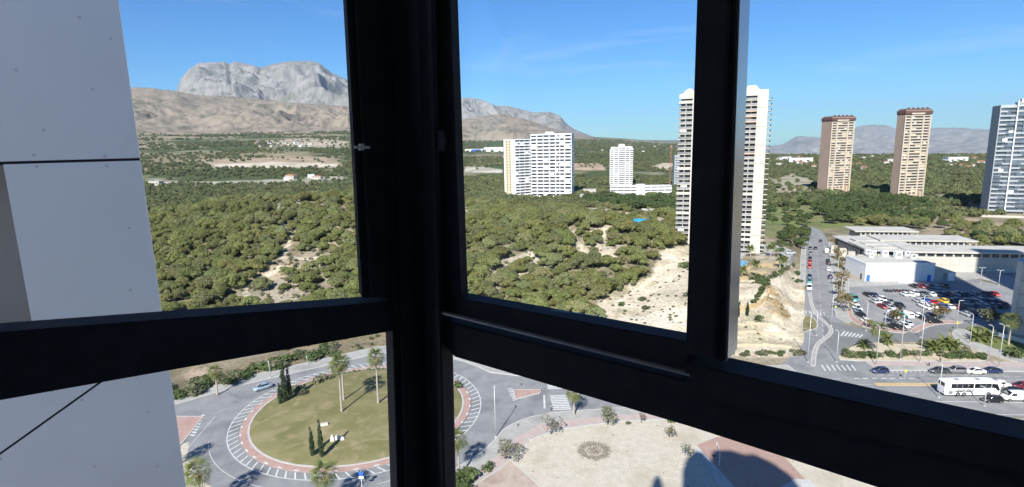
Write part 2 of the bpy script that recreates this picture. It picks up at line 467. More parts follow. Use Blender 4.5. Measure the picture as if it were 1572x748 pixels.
def tag(o, label, cat, group=None, kind=None):
    o['label'] = label; o['category'] = cat
    if group: o['group'] = group
    if kind: o['kind'] = kind
    return o

def thing(name, label, cat, loc=(0, 0, 0), rot=0, group=None):
    return tag(link(name, None, None, loc, rot), label, cat, group)

def struct(name, me, label=None):
    o = link(name, me); o['kind'] = 'structure'
    if label: o['label'] = label
    return o

def copy_tree(o, parent=None):
    c = o.copy(); COL.objects.link(c)
    if parent is not None:
        c.parent = parent; _kids.setdefault(parent.name, []).append(c)
    for ch in KIDS(o): copy_tree(ch, c)
    return c
_kids = {}
def KIDS(o):
    return list(_kids.get(o.name, []))

ORD = ['first', 'second', 'third', 'fourth', 'fifth', 'sixth', 'seventh', 'eighth', 'ninth', 'tenth', 'eleventh', 'twelfth', 'thirteenth',
       'fourteenth', 'fifteenth', 'sixteenth', 'seventeenth', 'eighteenth', 'nineteenth', 'twentieth']

# ============================================================ THE SETTING
def px_poly(pts, z=0.0):
    return [(p.x, p.y) for p in (gp(x, y, z) for x, y in pts)]

def sheet_mb(poly, z):
    mb = MB(); n = len(poly)
    a = sum(poly[i][0] * poly[(i + 1) % n][1] - poly[(i + 1) % n][0] * poly[i][1] for i in range(n))
    if a < 0: poly = poly[::-1]
    return mb.add([(x, y, z) for x, y in poly], [tuple(range(n))])

def smooth_poly(pts, it=2):
    for _ in range(it):
        q = []
        n = len(pts)
        for i in range(n):
            a = pts[i]; b = pts[(i + 1) % n]
            q.append((a[0] * .75 + b[0] * .25, a[1] * .75 + b[1] * .25)); q.append((a[0] * .25 + b[0] * .75, a[1] * .25 + b[1] * .75))
        pts = q
    return pts

def poly_line(pts, it=3):
    """Chaikin-smoothed open line"""
    for _ in range(it):
        q = [pts[0]]
        for a, b in zip(pts[:-1], pts[1:]):
            q.append((a[0] * .75 + b[0] * .25, a[1] * .75 + b[1] * .25)); q.append((a[0] * .25 + b[0] * .75, a[1] * .25 + b[1] * .75))
        q.append(pts[-1]); pts = q
    return pts

def offs(line, k):
    out = []
    for i, p in enumerate(line):
        a = line[max(i - 1, 0)]; b = line[min(i + 1, len(line) - 1)]
        dx, dy = b[0] - a[0], b[1] - a[1]; l = math.hypot(dx, dy) or 1
        out.append((p[0] - dy / l * k, p[1] + dx / l * k))       # + = left of travel
    return out

def band(line, k0, k1):
    return offs(line, k0) + offs(line, k1)[::-1]

def dashes(mb, line, k, ln, gap, w, z, s0=0, s1=1e9):
    d = 0; nxt = s0; pts = offs(line, k)
    for a, b in zip(pts[:-1], pts[1:]):
        l = math.hypot(b[0] - a[0], b[1] - a[1])
        while nxt < d + l and nxt < s1:
            t = (nxt - d) / l if l else 0
            ux, uy = (b[0] - a[0]) / l, (b[1] - a[1]) / l
            x, y = a[0] + ux * (nxt - d), a[1] + uy * (nxt - d)
            mb.add([(x - uy * w / 2, y + ux * w / 2, z), (x + uy * w / 2, y - ux * w / 2, z),
                    (x + ux * ln + uy * w / 2, y + uy * ln - ux * w / 2, z), (x + ux * ln - uy * w / 2, y + uy * ln + ux * w / 2, z)], [(0, 1, 2, 3)])
            nxt += ln + gap
        d += l

# ---- ground: one sheet, fine near the roads, out to the horizon
def spaced(lo, hi, step, far0, far1, g=1.021):
    a = list(np.arange(lo, hi + .01, step))
    s = step; x = a[-1]; up = []
    while x < far1: s *= g; x += s; up.append(x)
    s = step; x = a[0]; dn = []
    while x > far0: s *= g; x -= s; dn.append(x)
    return np.array(dn[::-1] + a + up)

gx = spaced(-175, 205, 1.7, -32000, 32000, 1.03)
gy = spaced(120, 420, 1.7, -2500, 30000, 1.022)
GX, GY = np.meshgrid(gx, gy)
GZ = hf(GX, GY)
V = np.c_[GX.ravel(), GY.ravel(), GZ.ravel()]
ny, nx = GX.shape
idx = np.arange(nx * ny).reshape(ny, nx)
F = np.c_[idx[:-1, :-1].ravel(), idx[:-1, 1:].ravel(), idx[1:, 1:].ravel(), idx[1:, :-1].ravel()]
VX, VY = proj(V[:, 0], V[:, 1], V[:, 2])
VX = np.where(np.isnan(VX), -9999, VX); VY = np.where(np.isnan(VY), -9999, VY)
D_ = np.hypot(V[:, 0], V[:, 1])
col = np.zeros((len(V), 3))
col[:] = (0.20, 0.165, 0.105)
def blend(mask, c):
    mk = np.clip(np.asarray(mask, float), 0, 1)[:, None]
    col[:] = col * (1 - mk) + np.array(c) * mk
n1 = fbm(V[:, 0] / 30, V[:, 1] / 30, 4, 41); n2 = fbm(V[:, 0] / 260, V[:, 1] / 180, 4, 43); n3 = fbm(V[:, 0] / 90, V[:, 1] / 60, 4, 47)
blend(ss(.45, .6, n1) * .65, (0.33, 0.28, 0.205))
blend(ss(.5, .68, fbm(V[:, 0] / 8, V[:, 1] / 8, 3, 57)) * .6, (0.105, 0.10, 0.06))
farw = ss(520, 900, D_)
blend(farw, (0.062, 0.078, 0.032))
blend(farw * ss(.53, .62, n2) * .8, (0.24, 0.20, 0.13))
blend(farw * ss(.56, .64, n3) * .5, (0.33, 0.28, 0.20))
TAN = (0.42, 0.345, 0.25)
ZONES = [  # bare ground one can make out, by the outline it has on the land
    ([(300, 246), (400, 243), (455, 238), (520, 244), (525, 256), (330, 258)], (0.36, 0.28, 0.2), .85),
    ([(325, 252), (430, 249), (520, 252), (520, 258), (330, 258)], (0.55, 0.49, 0.40), .8),
    ([(405, 217), (470, 212), (535, 217), (535, 228), (425, 224)], (0.44, 0.37, 0.29), .8),
    ([(195, 207), (300, 211), (400, 213), (400, 216), (200, 213)], (0.28, 0.24, 0.17), .4),
    ([(225, 275), (300, 279), (420, 276), (480, 272), (530, 270), (530, 276), (440, 282), (225, 286)], (0.5, 0.46, 0.38), .6),
    ([(712, 256), (750, 257), (772, 261), (770, 266), (714, 264)], (0.5, 0.46, 0.38), .9),
    ([(880, 251), (915, 250), (935, 256), (930, 262), (880, 262)], (0.43, 0.31, 0.23), .9),
    ([(1000, 255), (1020, 250), (1034, 251), (1034, 262), (1008, 262)], (0.5, 0.42, 0.32), .9),
    ([(1185, 276), (1215, 268), (1245, 275), (1250, 297), (1190, 302)], (0.4, 0.35, 0.26), .7),
    ([(885, 318), (925, 320), (990, 330), (1034, 338), (1034, 352), (960, 340), (890, 328)], (0.46, 0.39, 0.29), .9),
    ([(1172, 318), (1250, 314), (1345, 316), (1350, 352), (1270, 352), (1244, 362), (1176, 364)], (0.135, 0.165, 0.055), .95),
    ([(1440, 338), (1490, 335), (1560, 345), (1572, 360), (1500, 362), (1450, 352)], (0.40, 0.30, 0.22), .7),
    ([(430, 398), (495, 390), (500, 425), (470, 440), (400, 432), (380, 415)], (0.36, 0.29, 0.20), .8),
    ([(400, 312), (460, 302), (470, 318), (420, 325)], (0.40, 0.36, 0.28), .7),
    ([(340, 448), (400, 432), (500, 420), (520, 445), (420, 468), (335, 470)], (0.25, 0.22, 0.17), .7),
    ([(765, 400), (830, 382), (850, 408), (800, 430), (760, 428)], (0.38, 0.34, 0.27), .7),
    ([(905, 345), (935, 345), (960, 385), (930, 410), (905, 395)], (0.42, 0.36, 0.27), .8),
    ([(900, 478), (950, 440), (1000, 425), (1012, 385), (1063, 372), (1140, 430), (1225, 415), (1255, 500), (1225, 548), (1110, 548), (1063, 518), (955, 498)], (0.47, 0.41, 0.31), 1),
    ([(1178, 437), (1198, 451), (1214, 475), (1208, 496), (1184, 482), (1174, 467)], (0.26, 0.185, 0.095), 1),
    ([(700, 300), (720, 300), (722, 330), (712, 335)], (0.4, 0.35, 0.28), .6),
    ([(275, 575), (300, 560), (330, 575), (290, 590)], (0.42, 0.32, 0.24), .8),
]
SANDI = next(i for i, q in enumerate(ZONES) if q[2] == 1 and q[1][0] == .47)
blend(in_poly(VX, VY, ZONES[SANDI][0]) & (D_ < 600), ZONES[SANDI][1])
for poly, c, w in ZONES:
    if c == ZONES[SANDI][1]: continue
    blend((in_poly(VX, VY, poly) & (V[:, 1] > 60)) * w * (0.55 + 0.45 * ss(.35, .6, n1)), c)
sandm = in_poly(VX, VY, ZONES[SANDI][0]) & (D_ < 600)
blend(sandm * ss(.5, .62, fbm(V[:, 0] / 6, V[:, 1] / 6, 4, 87)) * .55, (0.31, 0.255, 0.175))
blend(sandm * ss(.55, .7, fbm(V[:, 0] / 14, V[:, 1] / 4, 4, 88)) * .7, (0.56, 0.50, 0.40))
blend(sandm * ss(.58, .7, fbm(V[:, 0] / 18, V[:, 1] / 18, 3, 89)) * .6, (0.22, 0.20, 0.12))
# footpaths worn across the hill
def near_line(pts, wpx):
    d = np.full(len(V), 1e9)
    for (x1, y1), (x2, y2) in zip(pts[:-1], pts[1:]):
        dx, dy = x2 - x1, y2 - y1
        t = np.clip(((VX - x1) * dx + (VY - y1) * dy) / (dx * dx + dy * dy), 0, 1)
        d = np.minimum(d, np.hypot(VX - x1 - t * dx, VY - y1 - t * dy))
    return ss(wpx, wpx * .4, d)
PATHS = [[(437, 345), (447, 362), (440, 382), (434, 395), (432, 408), (410, 425), (385, 438), (376, 455)],
         [(434, 395), (470, 398), (495, 395)], [(1063, 392), (1020, 412), (985, 440), (940, 470), (905, 487)],
         [(718, 335), (714, 315), (706, 300)], [(872, 345), (885, 372), (905, 395)], [(930, 350), (924, 370)]]
for p in PATHS: blend(near_line(p, 3.2) * (V[:, 1] > 100) * (D_ < 900), (0.52, 0.45, 0.34))
lotz = (V[:, 1] < 116) & (np.abs(V[:, 0]) < 150)
blend(lotz, (0.44, 0.39, 0.31))
blend((V[:, 1] < 135) & (V[:, 0] > 60) & (V[:, 0] < 400), (0.30, 0.28, 0.25))

M['ground'] = mat('ground', (1, 1, 1), None, rough=0.97, attr='zone', coords='Pos', bump=0.5, bscale=0.8, spec=0.1)
nt = M['ground'].node_tree
_b = nt.nodes['Principled BSDF']; _pos = nt.nodes.new('ShaderNodeNewGeometry').outputs['Position']
_src = _b.inputs['Base Color'].links[0].from_socket
def gnoise(s, a, b, det=4):
    n = nt.nodes.new('ShaderNodeTexNoise'); n.inputs['Scale'].default_value = s; n.inputs['Detail'].default_value = det; n.inputs['Roughness'].default_value = .65
    nt.links.new(_pos, n.inputs['Vector'])
    r = nt.nodes.new('ShaderNodeMapRange'); r.inputs['From Min'].default_value = .3; r.inputs['From Max'].default_value = .7
    r.inputs['To Min'].default_value = a; r.inputs['To Max'].default_value = b
    nt.links.new(n.outputs['Fac'], r.inputs['Value']); return r.outputs[0]
_hv = nt.nodes.new('ShaderNodeHueSaturation'); _mu = nt.nodes.new('ShaderNodeMath'); _mu.operation = 'MULTIPLY'
nt.links.new(gnoise(0.9, .58, 1.42, 7), _mu.inputs[0]); nt.links.new(gnoise(0.06, .8, 1.2), _mu.inputs[1])
nt.links.new(_src, _hv.inputs['Color']); nt.links.new(_mu.outputs[0], _hv.inputs['Value']); nt.links.new(_hv.outputs[0], _b.inputs['Base Color'])
struct('ground', np_mesh('ground', V, F, 'ground', col, True))

# ---- mountains: ridges at their own distance, with depth and gullies
def mountain(name, prof, D, r0, r1, base, m_, amp, nscale, seed, naz=260, nr=70, label=None, pw=1.15):
    azs = []; els = []
    for p in prof:
        a, e = az_of(*p); azs.append(a); els.append(e)
    A = np.linspace(azs[0], azs[-1], naz)
    E = np.interp(A, azs, els)
    zc = EYE + D * np.tan(E)
    if not np.isscalar(base): base = np.tile(np.interp(np.degrees(A), base[0], base[1]), (nr + nr // 3, 1))
    cn_ = (fbm(A * 900, A * 0, 4, seed + 9) - .5) * D * 0.0028
    T = np.r_[np.linspace(0, 1, nr), np.linspace(1.03, 1.6, nr // 3)]
    AA, TT = np.meshgrid(A, T)
    rr = r0 + (D - r0) * np.minimum(TT, 1) + (r1 - D) * np.maximum(TT - 1, 0) / .6
    X = rr * np.sin(AA); Y = rr * np.cos(AA)
    up = np.where(TT <= 1, TT ** pw, np.maximum(0, 1 - ((TT - 1) / .6) ** 1.2))
    ZC = np.tile(zc, (len(T), 1))
    Z = base + (np.maximum(ZC, base - 5) - base) * up
    Z = Z + np.tile(cn_, (len(T), 1)) * np.clip(TT, 0, 1) ** 14 * (TT <= 1.0)
    w = np.sin(np.pi * np.clip(TT, 0, 1) ** .9) ** .8 * (TT < 1) * np.clip((ZC - base) / (0.5 * (zc.max() - base)), 0.05, 1)
    g = fbm(X / nscale, Y / nscale, 6, seed, True) - .6
    wx = (fbm(X / nscale / 1.6, Y / nscale / 1.6, 3, seed + 21) - .5) * 1.6
    g2 = fbm(X / nscale * 2.3 + wx, Y / nscale * 1.1 + wx, 6, seed + 3, True) - .6
    Z = Z + (g * 1.0 + g2 * .75) * amp * w
    Z = np.where(TT < 1, np.minimum(Z, EYE + (ZC - EYE) * rr / D), Z)
    Z[0] = (base if np.isscalar(base) else base[0]) - 60
    V = np.c_[X.ravel(), Y.ravel(), Z.ravel()]
    ny, nx = X.shape; idx = np.arange(nx * ny).reshape(ny, nx)
    F = np.c_[idx[:-1, :-1].ravel(), idx[:-1, 1:].ravel(), idx[1:, 1:].ravel(), idx[1:, :-1].ravel()]
    return struct(name, np_mesh(name, V, F, m_, None, True), label)

M['rock'] = mat('grey_limestone', (0.25, 0.235, 0.22), (0.175, 0.168, 0.16), 0.006, 0.95, 1.0, 0.02, coords='Pos', c3=(0.14, 0.145, 0.11), s3=0.0022, spec=.1)
M['hillside'] = mat('dry_hillside', (0.25, 0.205, 0.16), (0.19, 0.162, 0.125), 0.012, 0.95, 1.0, 0.03, coords='Pos', c3=(0.105, 0.10, 0.07), s3=0.011, spec=.1)
for k in ('rock', 'hillside'):
    for n in M[k].node_tree.nodes:
        if n.type == 'BUMP': n.inputs['Distance'].default_value = 14.0 if k == 'rock' else 8.0
mountain('mountain', [(225, 175), (255, 160), (268, 146), (272, 137), (277, 122), (290, 106), (305, 97), (345, 95), (352, 99), (358, 95), (376, 97), (400, 104), (415, 100), (430, 96), (450, 94),
         (478, 93.5), (490, 97), (510, 112), (525, 119), (550, 130), (600, 141), (650, 147), (708, 150), (735, 152), (761, 162), (780, 163),
         (820, 173), (844, 172), (860, 178), (868, 189), (882, 199), (908, 209), (925, 213), (960, 217), (1010, 222)], 10000, 6600, 12500, ([-70, 5, 15], [90, 90, -120]), 'rock', 520, 1100, 61, 700, 120,
         'big grey limestone mountain with a notched summit', 0.8)
mountain('hill', [(-500, 110), (-200, 118), (0, 126), (120, 130), (195, 134), (230, 135), (270, 140), (300, 146), (350, 148), (400, 152), (440, 157), (480, 160), (530, 163), (600, 170), (660, 180),
         (708, 184), (740, 178), (767, 175), (807, 183), (847, 197), (875, 204), (920, 215), (985, 226)], 5600, 3600, 6600, ([-70, -18, -5, 4, 10], [150, 150, 62, 15, -50]), 'hillside', 170, 560, 81, 640, 110,
         'bare brown hillside below the grey mountain')
mountain('distant_mountains', [(1120, 236), (1187, 224), (1201, 222), (1226, 208.6), (1237, 210), (1260, 211), (1285, 205), (1305, 199), (1327, 192), (1361, 192), (1375, 197), (1405, 200), (1431, 197), (1451, 196),
         (1479, 197), (1527, 199), (1563, 200), (1620, 196), (1720, 205), (1850, 230)], 19500, 13500, 22500, -430, 'rock', 420, 2600, 91, 300, 60,
         'pale blue mountain range far beyond the towers')

# ---- roads
RC = (-36.0, 121.0)
def circ(r, n=96, a0=0, a1=360):
    return [(RC[0] + r * math.cos(R(a0 + (a1 - a0) * i / n)), RC[1] + r * math.sin(R(a0 + (a1 - a0) * i / n))) for i in range(n + (a1 - a0 < 360))]
AVE = poly_line([(-20, 127.4), (20, 127.9), (60, 129), (100, 127.6), (160, 121.5), (270, 106), (420, 80)])
WEST = poly_line([(-50, 140), (-72, 119.5), (-110, 86), (-160, 45)])
SOUTH = poly_line([(-36, 100), (-34, 70), (-44, 30)])
SIDE = poly_line([(82.5, 133), (84.5, 142.5), (103.5, 178.5), (137.5, 243.5), (187, 337), (200, 375), (180, 420)], 2)
ROADZ = {'roundabout_road': (circ(35.0), 0.0), 'avenue_road': (band(AVE, 7.5, -9.5), 0.004), 'west_road': (band(WEST, -11, 11), 0.008),
         'south_road': (band(SOUTH, -9, 9), 0.012), 'side_road': (band(SIDE, 5.7, -5.7), 0.016)}
for n, (p, z) in ROADZ.items(): struct(n, sheet_mb(p, z).mesh(n, 'asphalt'))
struct('junction_road', sheet_mb([(-14, 100), (-6, 106), (1, 112), (8, 116.5), (20, 118), (20, 137), (8, 136.5), (0, 139.5), (-6, 144), (-12, 140), (-8, 121)], -0.004).mesh('junction_road', 'asphalt'))
struct('junction_road', sheet_mb([(72, 133), (98, 131), (99, 141), (91, 147), (84, 150), (76, 146), (72, 142)], -0.004).mesh('junction_road', 'asphalt'))
# car park and its loop road
struct('car_park', sheet_mb(px_poly([(1300, 441), (1370, 437), (1440, 433), (1480, 425), (1572, 447), (1660, 470), (1660, 520), (1555, 516), (1495, 500), (1425, 497), (1398, 508), (1335, 502), (1306, 486), (1298, 465)]), 0.020).mesh('car_park', 'carpark'))
struct('loop_road', sheet_mb(smooth_poly(px_poly([(1268, 492), (1292, 498), (1335, 506), (1400, 512), (1420, 502), (1450, 495), (1500, 498), (1545, 508), (1540, 516), (1490, 506), (1460, 506), (1452, 514), (1468, 522), (1420, 526), (1345, 523), (1296, 532), (1282, 545), (1262, 520)])), 0.024).mesh('loop_road', 'asphalt_dark'))
# pavements: slabs with a kerb step
def slab(name, poly, z1, m_, kerb=True, z0=-0.3, label=None):
    o = struct(name, MB().prism(poly, z0, z1).mesh(name, m_), label)
    if kerb:
        n = len(poly); mb = MB()
        for i in range(n):
            a = Vector((*poly[i], 0)); b = Vector((*poly[(i + 1) % n], 0)); d = (b - a)
            if d.length < .05: continue
            d.normalize(); q = Vector((-d.y, d.x, 0)) * .13
            mb.add([a - q, a + q, b + q, b - q] and [(a - q).to_tuple()[:2] + (z1 + .012,), (b - q).to_tuple()[:2] + (z1 + .012,), (b + q).to_tuple()[:2] + (z1 + .012,), (a + q).to_tuple()[:2] + (z1 + .012,),
                    (a - q).to_tuple()[:2] + (z0,), (b - q).to_tuple()[:2] + (z0,), (b + q).to_tuple()[:2] + (z0,), (a + q).to_tuple()[:2] + (z0,)],
                   [(0, 1, 2, 3), (0, 4, 5, 1), (2, 6, 7, 3)])
        struct(name.replace('pavement', 'kerb') if 'pavement' in name else name + '_kerb', mb.mesh('kerb', 'kerb'))
    return o
ave_s0, ave_s1 = offs(AVE, -9.5), offs(AVE, -15.5)
i0 = next(i for i, p in enumerate(AVE) if p[0] > 0)
# south pavement runs round the roundabout and along the avenue
arc = [(RC[0] + 35 * math.cos(R(a)), RC[1] + 35 * math.sin(R(a))) for a in range(-78, -14, 4)]
arc_o = [(RC[0] + 41.5 * math.cos(R(a)), RC[1] + 41.5 * math.sin(R(a))) for a in range(-78, -20, 4)]
south_in = poly_line(arc + [(1.5, 114.5), (8, 117)], 1) + ave_s0[i0 + 4:]
south_out = arc_o + [(9, 109.5)] + ave_s1[i0 + 4:]
slab('south_pavement', south_in + south_out[::-1], 0.12, 'pavement')
red_in = [(p[0], p[1]) for p in [(RC[0] + 38.6 * math.cos(R(a)), RC[1] + 38.6 * math.sin(R(a))) for a in range(-78, -18, 4)]] + [(5.5, 112.2)] + offs(AVE, -12.9)[i0 + 4:]
red_out = [(RC[0] + 41.2 * math.cos(R(a)), RC[1] + 41.2 * math.sin(R(a))) for a in range(-78, -20, 4)] + [(8.5, 109.9)] + offs(AVE, -15.2)[i0 + 4:]
struct('cycle_path', sheet_mb(red_in + red_out[::-1], 0.127).mesh('cycle_path', 'faded_red'))
# north-west pavement: from the west road round to the avenue
arc_n = [(RC[0] + 35 * math.cos(R(a)), RC[1] + 35 * math.sin(R(a))) for a in range(98, 33, -4)]
arc_no = [(RC[0] + 41 * math.cos(R(a)), RC[1] + 41 * math.sin(R(a))) for a in range(98, 33, -4)]
nw_in = offs(WEST, -11)[::-1][:-8] + arc_n + [(0, 138), (8, 135.8)] + [p for p in offs(AVE, 7.5) if 14 < p[0] < 76]
nw_out = offs(WEST, -16.5)[::-1][:-8] + arc_no + [(3, 144), (10, 141)] + [p for p in offs(AVE, 12.0) if 14 < p[0] < 74]
slab('north_pavement', nw_in + nw_out[::-1], 0.12, 'pavement')
# avenue north pavement, right of the side road
slab('avenue_pavement', [p for p in offs(AVE, 8.3) if p[0] > 91] + [p for p in offs(AVE, 14.5) if p[0] > 90][::-1], 0.12, 'pavement')
struct('avenue_red_strip', sheet_mb([p for p in offs(AVE, 11.2) if p[0] > 92] + [p for p in offs(AVE, 14.0) if p[0] > 92][::-1], 0.127).mesh('red_strip', 'faded_red'))
# parking bay strip in pale concrete, north side
struct('parking_bay', sheet_mb([p for p in offs(AVE, 5.4) if p[0] > 90] + [p for p in offs(AVE, 8.2) if p[0] > 90][::-1], 0.010).mesh('parking_bay', 'carpark'))
struct('service_lane', sheet_mb([p for p in offs(AVE, -9.6) if p[0] > 88] + [p for p in offs(AVE, -16.5) if p[0] > 88][::-1], 0.131).mesh('service_lane', 'carpark'))
# median of the avenue
slab('median_strip', [p for p in offs(AVE, 0.5) if p[0] > 86] + [p for p in offs(AVE, -1.0) if p[0] > 86][::-1], 0.10, 'ochre', False)
# side road pavements
slab('side_pavement', offs(SIDE, 5.7)[12:-8] + offs(SIDE, 7.8)[12:-8][::-1], 0.12, 'pavement')
slab('market_pavement', px_poly([(1272, 372), (1286, 372), (1303, 430), (1302, 470), (1310, 492), (1300, 497), (1284, 487), (1279, 440)]), 0.12, 'pavement')
SLIP = poly_line([(p.x, p.y) for p in (gp(*q) for q in [(1243, 450), (1246, 470), (1255, 486), (1269, 497), (1278, 508), (1270, 518), (1256, 527), (1250, 540), (1248, 562)])], 2)
struct('slip_road', sheet_mb(SLIP + px_poly([(1224, 560), (1228, 535), (1237, 518), (1252, 507), (1246, 495), (1236, 480), (1237, 450)]), 0.022).mesh('slip_road', 'asphalt'))
slab('slip_pavement', band(SLIP, -.5, .5), 0.12, 'pavement')
slab('planted_strip', smooth_poly(px_poly([(1237, 484), (1246, 486), (1256, 497), (1254, 505), (1240, 508), (1232, 512), (1231, 495)]), 1), 0.16, 'lawn')
# splitter islands, red centres
slab('splitter_island', px_poly([(788, 599), (791, 613.5), (828, 604), (834, 598.5)]), 0.12, 'red_paver')
slab('splitter_island', px_poly([(262, 640), (312, 640), (287, 672), (262, 700)]), 0.12, 'red_paver')
# car park islands
slab('red_island', smooth_poly(px_poly([(1300, 472), (1308, 474), (1309, 486), (1330, 497), (1345, 499), (1362, 505), (1392, 509), (1388, 513), (1330, 504), (1304, 493)]), 1), 0.14, 'red_paver')
slab('red_island', smooth_poly(px_poly([(1395, 508), (1418, 497), (1445, 492), (1478, 494), (1476, 497), (1440, 498), (1422, 503), (1404, 513)]), 1), 0.14, 'red_paver')
slab('curved_pavement', smooth_poly(px_poly([(1463, 507), (1478, 505), (1492, 512), (1497, 525), (1540, 541), (1600, 558), (1600, 566), (1530, 548), (1484, 530), (1462, 518)]), 1), 0.14, 'pavement')
slab('planted_island', smooth_poly(px_poly([(1287, 549), (1300, 536), (1330, 527), (1375, 529), (1417, 530), (1462, 528), (1495, 535), (1517, 546), (1515, 556), (1395, 555), (1290, 554)]), 1), 0.16, 'sand_bed')
struct('park_lawn', MB().prism(smooth_poly(px_poly([(1480, 503), (1500, 500), (1546, 514), (1650, 545), (1650, 560), (1560, 548), (1497, 523), (1492, 511)]), 1), -.3, 0.15).mesh('park_lawn', 'green_lawn'))
struct('pale_forecourt', sheet_mb(px_poly([(1300, 441), (1298, 425), (1330, 432), (1440, 430), (1475, 412), (1520, 413), (1600, 445), (1600, 456), (1505, 428), (1440, 434), (1375, 438)]), 0.028).mesh('pale_forecourt', 'pavement'))
struct('market_yard', sheet_mb(px_poly([(1475, 411), (1700, 411), (1700, 440), (1590, 440)]), 0.014).mesh('market_yard', 'carpark'))

# roundabout island
ring = MB(); a = circ(23.9); b = circ(25.5); n = len(a)
ring.add([(*p, .13) for p in a] + [(*p, .13) for p in b] + [(*p, -.2) for p in b], [(i, i + n, (i + 1) % n + n, (i + 1) % n) for i in range(n)] + [(i + n, i + 2 * n, (i + 1) % n + 2 * n, (i + 1) % n + n) for i in range(n)])
struct('island_ring', ring.mesh('island_ring', 'red_paver'))
kb = MB(); a = circ(23.5); b = circ(23.9)
kb.add([(*p, .2) for p in a] + [(*p, .2) for p in b] + [(*p, .1) for p in b], [(i, i + n, (i + 1) % n + n, (i + 1) % n) for i in range(n)] + [(i + n, i + 2 * n, (i + 1) % n + 2 * n, (i + 1) % n + n) for i in range(n)])
struct('island_kerb', kb.mesh('island_kerb', 'kerb'))
is_v = []; is_f = []; rings = 14
for k in range(rings + 1):
    r = 23.5 * k / rings
    for p in circ(r): is_v.append((*p, .17 + 1.1 * (1 - (k / rings) ** 2) + (.12 * float(fbm(np.array([p[0] / 3.]), np.array([p[1] / 3.]), 3, 7)[0]) if k < rings else 0)))
for k in range(rings):
    for i in range(n): is_f.append((k * n + i, (k + 1) * n + i, (k + 1) * n + (i + 1) % n, k * n + (i + 1) % n))
struct('island_lawn', smooth(MB().add(is_v, is_f).mesh('island_lawn', 'lawn')))
def isl_z(x, y):
    return .17 + 1.1 * (1 - min(1, math.hypot(x - RC[0], y - RC[1]) / 23.5) ** 2)

# ---- road markings (flat print), 6 mm above
mk = MB(); Z = 0.030
def ringline(r0, r1, a0=0, a1=360, n=120):
    A = circ(r0, n, a0, a1); B = circ(r1, n, a0, a1); k = len(A)
    mk.add([(*p, Z) for p in A] + [(*p, Z) for p in B], [(i, i + k, (i + 1) % k + k, (i + 1) % k) for i in range(k - (a1 - a0 < 360))])
ringline(27.75, 27.95)
for i in range(84):
    t = 2 * math.pi * i / 84; t2 = t + .045; w = .0065
    mk.add([(RC[0] + 25.75 * math.cos(t - w), RC[1] + 25.75 * math.sin(t - w), Z), (RC[0] + 27.7 * math.cos(t2 - w), RC[1] + 27.7 * math.sin(t2 - w), Z),
            (RC[0] + 27.7 * math.cos(t2 + w), RC[1] + 27.7 * math.sin(t2 + w), Z), (RC[0] + 25.75 * math.cos(t + w), RC[1] + 25.75 * math.sin(t + w), Z)], [(0, 1, 2, 3)])
    if i % 2 == 0:
        mk.add([(RC[0] + r * math.cos(t + q), RC[1] + r * math.sin(t + q), .145) for r, q in ((25.1, -.02), (25.5, -.02), (25.5, .02), (25.1, .02))], [(0, 1, 2, 3)])
ringline(31.2, 31.33, 205, 255, 30); ringline(31.2, 31.33, -70, -35, 20)
def zebra(p0, p1, along, n, w=.5, gap=.55):
    """stripes run along the traffic, spread from p0 to p1"""
    p0 = Vector((*p0, 0)); p1 = Vector((*p1, 0)); d = (p1 - p0); L = d.length; d.normalize(); al = Vector((*along, 0)).normalized()
    for i in range(n):
        c = p0 + d * (L * (i + .5) / n)
        q = [c - d * w / 2 - al * 2, c + d * w / 2 - al * 2, c + d * w / 2 + al * 2, c - d * w / 2 + al * 2]
        mk.add([(v.x, v.y, Z) for v in q], [(0, 1, 2, 3)])
zebra((10, 136.0), (10, 129.2), (1, .02), 8); zebra((10.2, 126), (10.6, 118.2), (1, .02), 9)
zebra((80.5, 138.4), (89.5, 138), (.3, 1), 7, .32, .5); zebra((107, 183.6), (99, 187.2), (.45, .89), 8, .3, .5)
def strip(x0, y0, x1, y1, w):
    d = Vector((x1 - x0, y1 - y0, 0)).normalized(); q = Vector((-d.y, d.x, 0)) * w / 2
    mk.add([(x0 - q.x, y0 - q.y, Z), (x1 - q.x, y1 - q.y, Z), (x1 + q.x, y1 + q.y, Z), (x0 + q.x, y0 + q.y, Z)], [(0, 1, 2, 3)])
strip(6.6, 119.2, 6.9, 126, .4)
dashes(mk, AVE, -5.4, 2.0, 4.5, .13, Z, 28); dashes(mk, AVE, 3.0, 2.0, 4.5, .13, Z, 28)
dashes(mk, AVE, 3.3, 1.2, 1.0, .4, Z, 105, 120)
dashes(mk, AVE, -1.35, 400, 5, .12, Z, 32, 33); dashes(mk, AVE, 5.3, 1.6, .9, .12, Z, 112)
dashes(mk, SIDE, 0.6, 2.4, 3.5, .13, Z, 30); dashes(mk, SIDE, 3.5, 3.5, 2.0, .12, Z, 40)
dashes(mk, SIDE, -3.4, 3.5, 2.0, .12, Z, 60); dashes(mk, WEST, 0.5, 2, 4, .13, Z, 25)
def pxstrip(x0, y0, x1, y1, w):
    a = gp(x0, y0); b = gp(x1, y1); strip(a.x, a.y, b.x, b.y, w)
for k in range(8):   # hatched gores by the splitters and the loop road
    pxstrip(779 + k * 1.2, 597 + k * 2.6, 787 + k * 1.0, 596 + k * 2.4, .35)
    pxstrip(300 + k * 3.1 - 12, 667 - k * 4.2, 311 + k * 2.2 - 12, 669 - k * 4.4, .5)
    if k < 6: pxstrip(1297 + k * 5.4, 509 + k * 1.0, 1291 + k * 5.6, 515.5 + k * .6, .45)
pxstrip(287, 690, 330, 640, .12); pxstrip(1290, 507, 1345, 514, .13); pxstrip(1288, 516, 1330, 516, .13)
